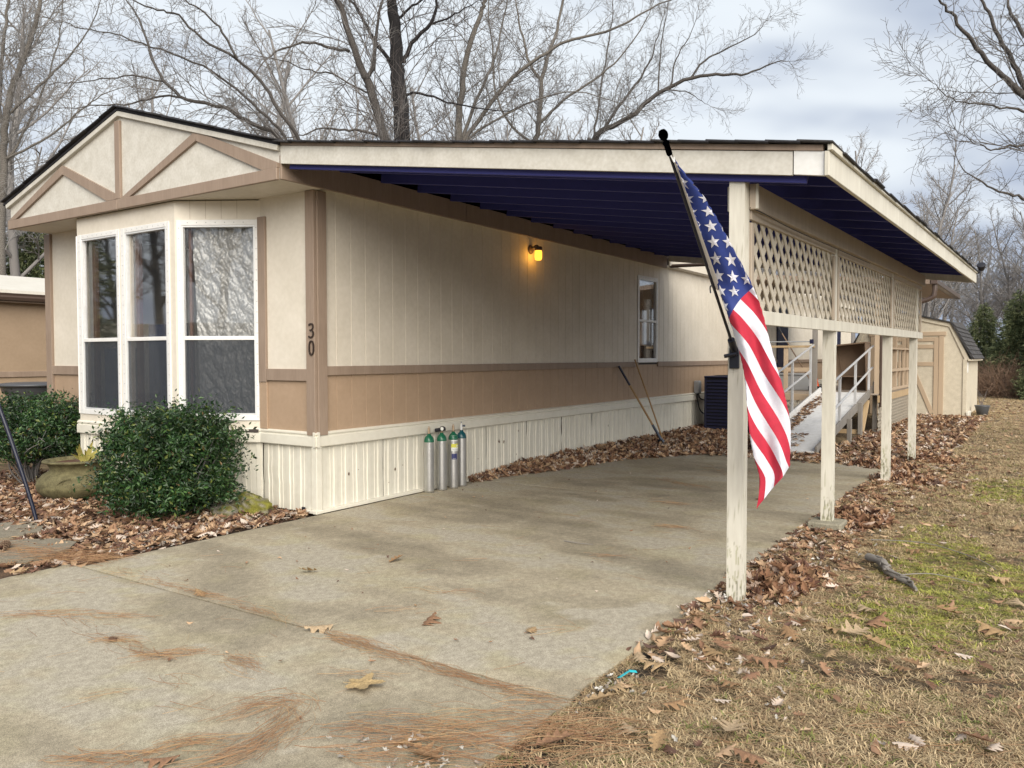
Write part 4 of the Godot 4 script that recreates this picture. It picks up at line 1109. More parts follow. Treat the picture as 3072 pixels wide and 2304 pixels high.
func build_cylinders() -> void:
	var at := [Vector3(0.115, 0, -1.53), Vector3(0.145, 0, -1.715), Vector3(0.165, 0, -1.90), Vector3(0.150, 0, -2.075)]
	var lab := ["aluminium oxygen cylinder with green top, nearest the home's front corner", "aluminium oxygen cylinder with a black regulator on its valve", "aluminium oxygen cylinder with yellow, white and blue stickers", "aluminium oxygen cylinder with dark teal top, beside the leaf drift"]
	for k in 4:
		var h := thing("oxygen_cylinder", lab[k], "gas cylinder", at[k], rng.randf() * 0.4, "oxygen cylinders by the skirting")
		var r := 0.0555
		var b := MB.new()
		b.lathe([Vector2(0, 0.0), Vector2(0.046, 0.0), Vector2(0.053, 0.006), Vector2(r, 0.02), Vector2(r, 0.20), Vector2(r, 0.36), Vector2(r, 0.560)], 36, Vector3.ZERO)
		part("body", b, M.cyl, h)
		b = MB.new()
		b.lathe([Vector2(r + 0.0006, 0.558), Vector2(r + 0.0006, 0.572), Vector2(0.052, 0.592), Vector2(0.043, 0.612), Vector2(0.030, 0.627), Vector2(0.021, 0.634), Vector2(0.019, 0.648), Vector2(0, 0.648)], 32, Vector3.ZERO)
		part("shoulder", b, M.cyl_green if k < 3 else M.cyl_teal, h)
		b = MB.new()
		if k == 1:
			b.lathe([Vector2(0, 0.648), Vector2(0.014, 0.648), Vector2(0.014, 0.70), Vector2(0, 0.70)], 12, Vector3.ZERO)
			part("valve", b, M.brass, h)
			b = MB.new()
			b.tube(PackedVector3Array([Vector3(-0.07, 0.672, 0.02), Vector3(0.045, 0.694, 0.0)]), 0.022, 0.022, 14)
			part("regulator", b, M.black, h)
			b = MB.new()
			b.lathe([Vector2(0, -0.012), Vector2(0.026, -0.012), Vector2(0.028, 0.012), Vector2(0, 0.012)], 18, Vector3(0.03, 0.697, 0.028), Basis(Vector3.RIGHT, PI / 2))
			part("gauge", b, M.black, h)
			b = MB.new()
			b.lathe([Vector2(0, 0), Vector2(0.020, 0), Vector2(0.020, 0.002), Vector2(0, 0.002)], 18, Vector3(0.03, 0.697, 0.041), Basis(Vector3.RIGHT, PI / 2))
			part("gauge_face", b, M.label_white, h)
		else:
			b.box(Vector3(0, 0.683, 0), Vector3(0.024, 0.07, 0.022), 0.004)
			b.box(Vector3(0, 0.725, 0), Vector3(0.010, 0.018, 0.010), 0.002)
			part("valve", b, M.brass if k < 3 else M.alu, h)
			if k == 3:
				b = MB.new()
				b.box(Vector3(0.018, 0.70, 0), Vector3(0.05, 0.022, 0.014), 0.003)
				b.tube(PackedVector3Array([Vector3(0.0, 0.715, 0), Vector3(-0.004, 0.748, 0)]), 0.005, 0.004, 8)
				part("valve_key", b, M.steel, h)
		if k == 2:   # wrapped stickers, with print as thin raised bars
			for q in [[0.545, 0.600, -0.2, 1.4, "label_white", 0.0545], [0.470, 0.512, -0.9, 1.35, "label_yellow", 0.0562], [0.430, 0.470, -0.9, 1.35, "label_white", 0.0562], [0.335, 0.400, 0.1, 1.25, "label_blue", 0.0562]]:
				b = MB.new()
				var rows := []
				for rr in 2:
					var row := []
					for s in 14:
						var a: float = lerpf(q[2], q[3], s / 13.0) - rotation_of(h)
						var rad: float = q[5]
						if q[4] == "label_white" and q[0] > 0.5: rad = lerpf(0.0566, 0.046, rr)
						row.append(Vector3(cos(a) * rad, lerpf(q[0], q[1], rr) if rad > 0.05 else 0.606, sin(a) * rad))
					rows.append(row)
				b.grid(rows)
				part("sticker", b, M[q[4]], h)
			for q in [[0.494, 0.010, -0.5, 0.25, "label_white"], [0.482, 0.006, -0.6, 0.3, "label_white"], [0.490, 0.026, 0.55, 0.95, "orange"], [0.452, 0.006, -0.7, 1.1, "box_grey"], [0.440, 0.005, -0.7, 0.9, "box_grey"], [0.345, 0.006, 0.35, 1.0, "box_grey"]]:
				b = MB.new()
				var rows := []
				for rr in 2:
					var row := []
					for s in 10:
						var a: float = lerpf(q[2], q[3], s / 9.0) - rotation_of(h)
						row.append(Vector3(cos(a) * 0.0568, q[0] + q[1] * (rr - 0.5), sin(a) * 0.0568))
					rows.append(row)
				b.grid(rows)
				part("sticker_print", b, M[q[4]] if q[4] != "orange" else M.label_yellow, h)

func rotation_of(h: Node3D) -> float: return -h.rotation.y

func build_tools() -> void:
	var h := thing("shovel", "wooden shovel with dark grip and steel blade leaning on the side wall", "shovel")
	var top := Vector3(0.055, 1.345, -6.36)
	var foot := Vector3(0.56, 0.17, -6.86)
	var d := (foot - top).normalized()
	var b := MB.new()
	b.tube(PackedVector3Array([top, top + d * 0.36]), 0.0195, 0.0185, 10); part("grip", b, M.navy, h)
	b = MB.new(); b.tube(PackedVector3Array([top + d * 0.35, foot - d * 0.22]), 0.0165, 0.0175, 10); part("handle", b, M.handle, h)
	b = MB.new(); b.tube(catmull([foot - d * 0.26, foot - d * 0.1, foot, foot + Vector3(0.045, -0.06, -0.03)], 4), 0.021, 0.026, 10); part("socket", b, M.steel, h)
	b = MB.new()
	var rows := []
	var side := d.cross(Vector3.UP).normalized()
	var dn := (d * 0.7 + Vector3.DOWN * 0.35).normalized()
	for r in 9:
		var t := r / 8.0
		var row := []
		var wd := 0.115 * (1.0 if t < 0.55 else sqrt(maxf(0.02, 1.0 - pow((t - 0.55) / 0.45, 2.2))))
		for q in 7:
			var s := q / 6.0 * 2.0 - 1.0
			row.append(foot + Vector3(0.02, -0.02, -0.01) + dn * t * 0.24 + side * s * wd + dn.cross(side) * (0.035 * s * s - 0.03 * t))
		rows.append(row)
	b.grid(rows); part("blade", b, M.steel, h)
	h = thing("garden_hoe", "thin-handled hoe leaning on the wall beside the shovel", "hoe")
	top = Vector3(0.05, 1.45, -6.97)
	foot = Vector3(0.50, 0.10, -7.12)
	b = MB.new(); b.tube(catmull([top, top.lerp(foot, 0.5) + Vector3(0.01, 0, 0.01), foot], 5), 0.0125, 0.0135, 8); part("handle", b, M.handle, h)
	b = MB.new(); b.tube(catmull([foot, foot + Vector3(0.02, -0.05, -0.01), foot + Vector3(0.06, -0.06, -0.02)], 4), 0.008, 0.007, 8); part("neck", b, M.steel, h)
	b = MB.new(); b.box(foot + Vector3(0.068, -0.075, -0.02), Vector3(0.006, 0.09, 0.15), 0.002, Basis(Vector3.BACK, 0.3)); part("blade", b, M.steel, h)

func build_air_conditioner() -> void:
	var h := thing("air_conditioner", "dark navy louvred air conditioner unit standing by the skirting", "air conditioner", Vector3(0.735, 0, -10.05))
	var b := MB.new()
	b.box(Vector3(0, 0.03, 0), Vector3(0.98, 0.08, 0.98), 0.01); part("pad", b, M.footing, h)
	b = MB.new()
	b.box(Vector3(0, 0.59, 0), Vector3(0.84, 1.0, 0.84), 0.01); part("coil", b, M.black, h)
	for s in [[-1, -1], [1, -1], [1, 1], [-1, 1]]:
		b = MB.new(); b.box(Vector3(s[0] * 0.43, 0.58, s[1] * 0.43), Vector3(0.035, 1.02, 0.035), 0.006); part("corner_post", b, M.navy, h)
	for k in 15:
		var y := 0.13 + k * 0.064
		b = MB.new()
		for s in 4:
			var bs := Basis(Vector3.UP, s * PI / 2)
			b.box(bs * Vector3(0, y, 0.435), Vector3(0.82, 0.046, 0.012), 0.003, bs * Basis(Vector3.RIGHT, -0.32))
		part("louvre", b, M.navy, h)
	b = MB.new(); b.box(Vector3(0, 1.105, 0), Vector3(0.91, 0.035, 0.91), 0.012); part("lid", b, M.navy, h)
	b = MB.new()
	for k in 9: b.tube(circle(Vector3(0, 1.128, 0), 0.06 + 0.04 * k, 28), 0.004, 0.004, 5, false)
	part("fan_guard", b, M.black, h)
	h = thing("electrical_box", "small grey electrical disconnect box on the wall beside the air conditioner", "electrical box", Vector3(0.0, 0.77, -9.86))
	b = MB.new(); b.box(Vector3(0.055, 0.125, 0), Vector3(0.09, 0.25, 0.15), 0.006); part("case", b, M.box_grey, h)
	b = MB.new(); b.box(Vector3(0.105, 0.12, 0), Vector3(0.012, 0.22, 0.13), 0.004); part("cover", b, M.box_grey, h)
	b = MB.new(); b.tube(catmull([Vector3(0.06, 0.0, 0.02), Vector3(0.07, -0.15, 0.02), Vector3(0.12, -0.35, -0.02), Vector3(0.28, -0.46, -0.1)], 6), 0.012, 0.012, 8); part("conduit", b, M.black, h)
	b = MB.new(); b.tube(catmull([Vector3(0.06, 0.0, -0.03), Vector3(0.10, -0.10, -0.04), Vector3(0.20, -0.14, -0.10), Vector3(0.30, -0.13, -0.14)], 6), 0.012, 0.012, 8); part("conduit", b, M.black, h)

func circle(at: Vector3, r: float, nseg: int) -> PackedVector3Array:
	var p := PackedVector3Array()
	for k in nseg + 1: p.append(at + Vector3(cos(TAU * k / nseg) * r, 0, sin(TAU * k / nseg) * r))
	return p

# ---------------------------------------------------------------- flag
const FLAG_S := [0.0, 0.15, 0.3, 0.45, 0.605, 0.78, 0.92, 1.05, 1.2, 1.35, 1.5, 1.62, 1.754]
const FLAG_W0 := [0.0, -0.02, -0.03, -0.03, -0.01, 0.0, 0.018, 0.037, 0.065, 0.10, 0.122, 0.16, 0.245]
const FLAG_W1 := [0.01, 0.04, 0.07, 0.12, 0.19, 0.25, 0.29, 0.345, 0.40, 0.45, 0.48, 0.50, 0.52]

func along(list: Array, k: int, t: float) -> Vector3:
	return (list[k] as Vector3).cubic_interpolate(list[k + 1], list[maxi(k - 1, 0)], list[mini(k + 2, list.size() - 1)], t)

# the cloth hangs as a narrow strip along its own diagonal, the rest gathered in folds behind
func flag_at(u: float, v: float) -> Vector3:
	var s := 1.52 * u * 0.7786 + 0.91 * v * 0.6275
	var w := 1.52 * u * 0.6275 - 0.91 * v * 0.7786
	var k := 0
	while k < 11 and s > FLAG_S[k + 1]: k += 1
	var f: float = (s - FLAG_S[k]) / (FLAG_S[k + 1] - FLAG_S[k])
	var a := along(FLAG_L, k, f)
	var b := along(FLAG_R, k, f)
	var w0: float = lerpf(FLAG_W0[k], FLAG_W0[k + 1], f)
	var w1: float = lerpf(FLAG_W1[k], FLAG_W1[k + 1], f)
	var th := ((w - w0) / (w1 - w0) - 0.5) * PI
	var x := 0.5 + asin(0.985 * sin(th)) / PI * 1.02
	var back := Vector3(-0.31, 0.0, -0.95)
	var p := a.lerp(b, x) + back * ((0.030 if th > 0.0 else 0.045) * absf(th) / PI - 0.012 * cos(th) * minf(1.0, s * 2.0))
	p += back * (0.026 * sin(s * 3.1 + x * 8.5) + 0.012 * sin(s * 9.0 - x * 14.0)) * smoothstep(0.25, 0.9, s)
	p += (b - a) * 0.05 * sin(s * 8.0 + x * 4.0) * smoothstep(0.7, 1.2, s)
	var hoist := Vector3(4.179, 2.591, 1.558).lerp(Vector3(4.179, 1.559, 0.47), (0.12 + 0.91 * v) / 1.5) + Vector3(0.018, -0.004, 0.004) + back * 0.035 * smoothstep(0.50, 0.62, v)
	return p.lerp(hoist, smoothstep(0.10, 0.0, u))

func build_flag() -> void:
	var X := Vector3.RIGHT
	var h := thing("flagpole", "black flagpole slanting up from a bracket on the nearest carport post", "flagpole")
	var base := Vector3(4.179, 1.559, 0.47)
	var tip := Vector3(4.179, 2.591, 1.558)
	var d := (tip - base).normalized()
	var fr := Basis(d.cross(X).normalized() * -1.0, d, X)
	var b := MB.new(); b.tube(PackedVector3Array([base - d * 0.05, tip - d * 0.02]), 0.009, 0.008, 12); part("pole", b, M.flagpole, h)
	b = MB.new()
	b.lathe([Vector2(0.0000, -0.0090), Vector2(0.0129, -0.0090), Vector2(0.0152, 0.0000), Vector2(0.0144, 0.0540), Vector2(0.0182, 0.0576), Vector2(0.0182, 0.0648), Vector2(0.0106, 0.0720), Vector2(0.0099, 0.0792), Vector2(0.0182, 0.0873), Vector2(0.0236, 0.1017), Vector2(0.0236, 0.1152), Vector2(0.0167, 0.1305), Vector2(0.0000, 0.1368)], 20, tip - d * 0.11, fr)
	part("finial", b, M.flagpole, h)
	b = MB.new()
	b.box(Vector3(4.179, 1.49, 0.450), Vector3(0.062, 0.13, 0.014), 0.004)
	b.tube(PackedVector3Array([base - d * 0.09, base + d * 0.06]), 0.022, 0.022, 12)
	b.tube(PackedVector3Array([Vector3(4.13, 1.50, 0.49), Vector3(4.20, 1.515, 0.48)]), 0.012, 0.012, 8)
	part("bracket", b, M.flagpole, h)
	b = MB.new(); b.tube(catmull([tip - d * 0.10, tip - d * 0.13 + X * 0.02 + Vector3(0, -0.03, 0), flag_at(0.0, 0.01)], 5), 0.004, 0.004, 6); part("clip", b, M.alu, h)
	b = MB.new(); b.tube(catmull([flag_at(0.0, 0.99) + X * 0.01, flag_at(0.0, 0.99) + Vector3(-0.03, 0.02, 0.02), flag_at(0.0, 0.99) + Vector3(-0.035, -0.02, 0.01)], 5), 0.005, 0.004, 6); part("clip", b, M.steel, h)
	h = thing("national_flag", "American flag with stars and stripes hanging limp from the slanted pole", "flag")
	# stripes: sewn strips, the upper seven start at the fly side of the canton
	for s in 13:
		var v0 := s / 13.0
		var v1 := (s + 1) / 13.0
		var u0 := 0.4 if s < 7 else 0.0
		var rows := []
		for r in 5:
			var row := []
			for q in 65: row.append(flag_at(lerpf(u0, 1.0, q / 64.0), lerpf(v0, v1, r / 4.0)))
			rows.append(row)
		b = MB.new(); b.grid(rows)
		part("stripe", b, M.flag_red if s % 2 == 0 else M.flag_white, h)
	var rows := []
	for r in 29:
		var row := []
		for q in 40: row.append(flag_at(0.4 * q / 39.0, 7.0 / 13.0 * r / 28.0))
		rows.append(row)
	b = MB.new(); b.grid(rows)
	var canton := part("canton", b, M.flag_blue, h)
	for j in 9:
		for k in 11:
			if (j + k) % 2: continue
			var cu := 0.4 * (k + 1) / 12.0
			var cv := 7.0 / 13.0 * (j + 1) / 10.0
			b = MB.new()
			for side in [-1.0, 1.0]:
				var mid := Vector3()
				var ring := []
				var e := flag_at(cu + 0.01, cv) - flag_at(cu - 0.01, cv)
				var f := flag_at(cu, cv + 0.01) - flag_at(cu, cv - 0.01)
				var nn: Vector3 = e.cross(f).normalized() * float(side) * 0.0025
				for a in 10:
					var r := 0.0305 if a % 2 == 0 else 0.0122
					var an := TAU * a / 10.0 + 2.6
					ring.append(flag_at(clampf(cu + cos(an) * r / 1.52, 0, 1), clampf(cv + sin(an) * r / 0.91, 0, 1)) + nn)
				mid = flag_at(cu, cv) + nn * 1.4
				for a in 10: b.out_tri(mid, ring[a], ring[(a + 1) % 10], mid - nn * 50.0)
			part("star", b, M.flag_white, canton)
	# canvas heading along the pole
	b = MB.new()
	rows = []
	for r in 30:
		var v := r / 29.0
		var q := base + d * lerpf(1.38, 0.47, v) + Vector3(0.012, 0, 0.006)
		var wd := 0.006 + 0.024 * v
		var sd := Vector3(0.80, -0.25, -0.54) * wd
		rows.append([q, q + sd * 0.5 + Vector3(0.004, 0, 0.010), q + sd + Vector3(0.004, 0, 0.010)])
	b.grid(rows)
	part("heading", b, M.canvas, h)

# ---------------------------------------------------------------- ramp, deck, shed
func build_ramp_and_deck() -> void:
	var X := Vector3.RIGHT
	var Y := Vector3.UP
	var b: MB
	var h := thing("wheelchair_ramp", "white-topped wheelchair ramp with silver handrails rising to the rear deck", "ramp")
	var lo := Vector3(0, 0.03, -7.36)
	var hi := Vector3(0, 0.765, -11.72)
	var xl := 1.93
	var xr := 2.86
	for k in 5:
		var a := lo.lerp(hi, k / 5.0)
		var c := lo.lerp(hi, (k + 1) / 5.0)
		var g := (c - a).normalized() * 0.004
		b = MB.new(); b.board(a + X * (xl + xr) * 0.5 + g, c + X * (xl + xr) * 0.5 - g + Y * jit(0.003), X, xr - xl, 0.028, 0.003)
		part("ramp_panel", b, M.ramp, h)
	for s in [xl - 0.02, xr + 0.02]:
		b = MB.new(); b.board(lo + X * s + Y * 0.02, hi + X * s + Y * 0.0, Y, 0.15, 0.036, 0.004); part("stringer", b, M.grey_wood, h)
	b = MB.new(); b.board(lo.lerp(hi, 0.1) + X * (xl + 0.03) + Y * 0.06, hi + X * (xl + 0.03) + Y * 0.06, Y, 0.08, 0.038, 0.004); part("curb", b, M.ramp, h)
	for q in [[-8.85, 0.42, 0.30], [-9.55, 0.0, 0.42], [-10.52, 0.0, 0.66], [-12.0, 0.0, 1.0]]:
		if q[1] > 0.0: continue
		b = MB.new(); b.box(Vector3(xr + 0.075, q[2] * 0.5 - 0.02, q[0]), Vector3(0.075, q[2] + 0.02, 0.075), 0.006); part("leg", b, M.grey_wood, h)
	b = MB.new(); b.box(Vector3(2.4, 0.10, -10.55), Vector3(0.95, 0.08, 0.04), 0.004); part("brace", b, M.new_wood, h)
	b = MB.new(); b.board(Vector3(2.84, 0.05, -11.2), Vector3(2.84, 0.62, -11.75), X, 0.09, 0.04, 0.004); part("brace", b, M.new_wood, h)
	# aluminium handrails
	for q in [[xr, [[-9.1, 0.28, 1.12], [-10.43, 0.55, 1.37], [-11.78, 0.75, 1.64]], [[-8.05, 0.985], [-12.0, 1.68]], [[-8.05, 0.51], [-11.96, 1.25]]], [xl, [[-8.3, 0.12, 1.10], [-9.65, 0.40, 1.39], [-11.0, 0.64, 1.67]], [[-7.95, 1.07], [-11.1, 1.70]], [[-7.95, 0.665], [-10.9, 1.20]]]]:
		for p in q[1]:
			b = MB.new(); b.box(Vector3(q[0], (p[1] + p[2]) * 0.5, p[0]), Vector3(0.042, p[2] - p[1], 0.042), 0.003); part("handrail_post", b, M.rail, h)
			b = MB.new(); b.tube(catmull([Vector3(q[0], p[2] - 0.01, p[0]), Vector3(q[0] + 0.01, p[2] + 0.012, p[0] + 0.02), Vector3(q[0] + 0.03, p[2] + 0.012, p[0] + 0.03)], 3), 0.016, 0.012, 8); part("rail_bracket", b, M.rail, h)
		for k in 2:
			b = MB.new()
			b.tube(PackedVector3Array([Vector3(q[0] + 0.028, q[2 + k][0][1] + 0.02, q[2 + k][0][0]), Vector3(q[0] + 0.028, q[2 + k][1][1] + 0.02, q[2 + k][1][0])]), 0.020, 0.020, 12)
			part("handrail", b, M.rail, h)
	h = thing("rear_deck", "wooden deck with tan railing, lattice skirt and low roof behind the ramp", "deck")
	var z0 := -11.76
	var z1 := -16.3
	var k := 0
	var z := z0
	while z > z1:
		b = MB.new(); b.box(Vector3(1.55, 0.745, z - 0.068), Vector3(2.98, 0.032, 0.134), 0.004); part("deck_board", b, M.deck, h)
		z -= 0.139
	b = MB.new(); b.box(Vector3(3.045, 0.655, -14.0), Vector3(0.036, 0.14, 4.5), 0.004); part("rim_joist", b, M.new_wood, h)
	b = MB.new(); b.box(Vector3(1.0, 0.655, z0 + 0.012), Vector3(1.86, 0.14, 0.036), 0.004); part("rim_joist", b, M.shed_trim, h)
	var sk := Node3D.new(); sk.name = "lattice_skirt"; h.add_child(sk, true)
	lattice(sk, z0 - 0.02, z1, -0.03, -0.03, 0.585, 0.585, 3.03, M.lattice, 0.135, 0.038)
	sk = Node3D.new(); sk.name = "lattice_skirt"; h.add_child(sk, true)
	lattice(sk, -0.1, -1.9, -0.03, -0.03, 0.585, 0.585, z0 + 0.0, M.lattice, 0.135, 0.038, true)
	for q in [[3.0, z0 - 0.06], [3.0, z1 + 0.05], [1.82, z0 - 0.06], [0.12, z0 - 0.06], [3.0, -14.0]]:
		b = MB.new(); b.box(Vector3(q[0], 1.78, q[1]), Vector3(0.09, 2.06, 0.09), 0.004); part("post", b, M.shed_trim if q[0] > 2 else M.grey_wood, h)
	for y in [1.66, 1.20, 0.80]:
		b = MB.new(); b.box(Vector3(3.05, y, -14.03), Vector3(0.11 if y > 1.5 else 0.05, 0.04 if y > 1.5 else 0.06, 4.5), 0.004); part("rail_board", b, M.shed_trim, h)
	for j in 7:
		var zz := -12.3 - j * 0.58
		b = MB.new(); b.box(Vector3(3.012, 1.21, zz), Vector3(0.038, 0.86, 0.088), 0.004); part("baluster", b, M.shed_trim, h)
	b = MB.new(); b.box(Vector3(0.95, 1.70, z0 - 0.03), Vector3(1.75, 0.045, 0.11), 0.004); part("rail_board", b, M.new_wood, h)
	b = MB.new(); b.box(Vector3(0.95, 1.22, z0 - 0.06), Vector3(1.75, 0.09, 0.036), 0.004); part("rail_board", b, M.shed_trim, h)
	for x in [0.55, 1.25]:
		b = MB.new(); b.box(Vector3(x, 1.22, z0 - 0.02), Vector3(0.088, 0.90, 0.036), 0.004); part("baluster", b, M.shed_trim, h)
	b = MB.new(); b.tube(PackedVector3Array([Vector3(0.5, 1.80, z0 + 0.06), Vector3(1.78, 1.80, z0 + 0.06)]), 0.012, 0.012, 8); part("grab_bar", b, M.box_grey, h)
	b = MB.new(); b.box(Vector3(1.78, 1.80, z0 + 0.05), Vector3(0.07, 0.09, 0.06), 0.006); part("bar_bracket", b, M.navy, h)
	# low roof over the deck with gutter and downspout
	b = MB.new()
	var e0 := Vector3(0.14, 3.16, z0 + 0.1)
	var e1 := Vector3(3.92, 2.86, z0 + 0.1)
	var lng := Vector3(0, 0, z1 - z0 - 0.2)
	for th in [0.0, 0.10]:
		b.out_quad(e0 + Y * th, e1 + Y * th, e1 + lng + Y * th, e0 + lng + Y * th, (e0 + e1 + lng) * 0.5 + Y * 0.05)
	b.out_quad(e0, e1, e1 + Y * 0.1, e0 + Y * 0.1, e0 + lng)
	b.out_quad(e1, e1 + lng, e1 + lng + Y * 0.1, e1 + Y * 0.1, e0)
	part("roof", b, M.brown, h)
	b = MB.new(); b.box(Vector3(3.99, 2.90, (z0 + z1) * 0.5), Vector3(0.12, 0.10, z0 - z1 + 0.24), 0.01); part("gutter", b, M.gutter, h)
	b = MB.new(); b.tube(catmull([Vector3(3.99, 2.87, z0 + 0.02), Vector3(3.99, 2.70, z0 + 0.02), Vector3(3.90, 2.58, z0 + 0.02), Vector3(3.30, 2.42, z0 + 0.0), Vector3(3.12, 2.36, z0 - 0.03), Vector3(3.09, 2.20, z0 - 0.04), Vector3(3.09, 0.5, z0 - 0.04)], 5), 0.045, 0.045, 8); part("downspout", b, M.gutter, h)
	# things left on the deck
	h = thing("wooden_cabinet", "brown open-front wooden cabinet with slanted side standing on the deck", "cabinet", Vector3(2.28, 0.762, -13.0))
	var P := [Vector2(-0.36, 0.96), Vector2(0.29, 1.03), Vector2(-0.22, 0.0), Vector2(0.33, 0.0)]
	b = MB.new(); b.board(Vector3(P[0].x - 0.03, P[0].y, -0.22), Vector3(P[1].x + 0.02, P[1].y, -0.22), Vector3.BACK, 0.52, 0.028, 0.003); part("top", b, M.cabinet, h)
	b = MB.new(); b.board(Vector3(P[0].x, P[0].y - 0.016, -0.22), Vector3(P[2].x, P[2].y, -0.22), Vector3.BACK, 0.48, 0.02, 0.003); part("side", b, M.cabinet, h)
	b = MB.new(); b.board(Vector3(P[1].x, P[1].y - 0.016, -0.22), Vector3(P[3].x, P[3].y, -0.22), Vector3.BACK, 0.48, 0.02, 0.003); part("side", b, M.cabinet, h)
	b = MB.new(); b.prism(PackedVector2Array([P[2], P[3], P[1], P[0]]), Vector3(0, 0, -0.46), X, Y, 0.02); part("back", b, M.cabinet, h)
	b = MB.new(); b.box(Vector3(0.03, 0.30, -0.24), Vector3(0.52, 0.02, 0.42), 0.003); part("shelf", b, M.cabinet, h)
	h = thing("storage_box", "low grey-blue storage box behind the left handrail on the deck", "box", Vector3(1.22, 0.762, -12.75))
	b = MB.new(); b.box(Vector3(0, 0.16, 0), Vector3(0.66, 0.32, 0.42), 0.012); part("body", b, M.box_grey, h)
	b = MB.new(); b.box(Vector3(0, 0.345, 0), Vector3(0.70, 0.045, 0.46), 0.012); part("lid", b, M.box_grey, h)
	h = thing("push_broom", "long-handled broom leaning on the deck rail behind the handrails", "broom")
	b = MB.new(); b.tube(PackedVector3Array([Vector3(1.06, 2.10, -11.90), Vector3(1.70, 0.84, -12.35)]), 0.013, 0.013, 8); part("handle", b, M.cabinet, h)
	b = MB.new(); b.tube(PackedVector3Array([Vector3(1.05, 2.12, -11.895), Vector3(1.12, 1.985, -11.94)]), 0.019, 0.019, 8); part("grip", b, M.black, h)
	b = MB.new(); b.box(Vector3(1.72, 0.815, -12.36), Vector3(0.30, 0.10, 0.07), 0.006); part("brush", b, M.black, h)
	h = thing("traffic_cone", "small orange cone on the deck beside the carport post", "cone", Vector3(1.66, 0.762, -12.62))
	b = MB.new(); b.box(Vector3(0, 0.012, 0), Vector3(0.22, 0.022, 0.22), 0.006); part("foot", b, M.black, h)
	b = MB.new(); b.lathe([Vector2(0.085, 0.02), Vector2(0.06, 0.15), Vector2(0.022, 0.32), Vector2(0.0, 0.325)], 18, Vector3.ZERO); part("cone_body", b, M.orange, h)

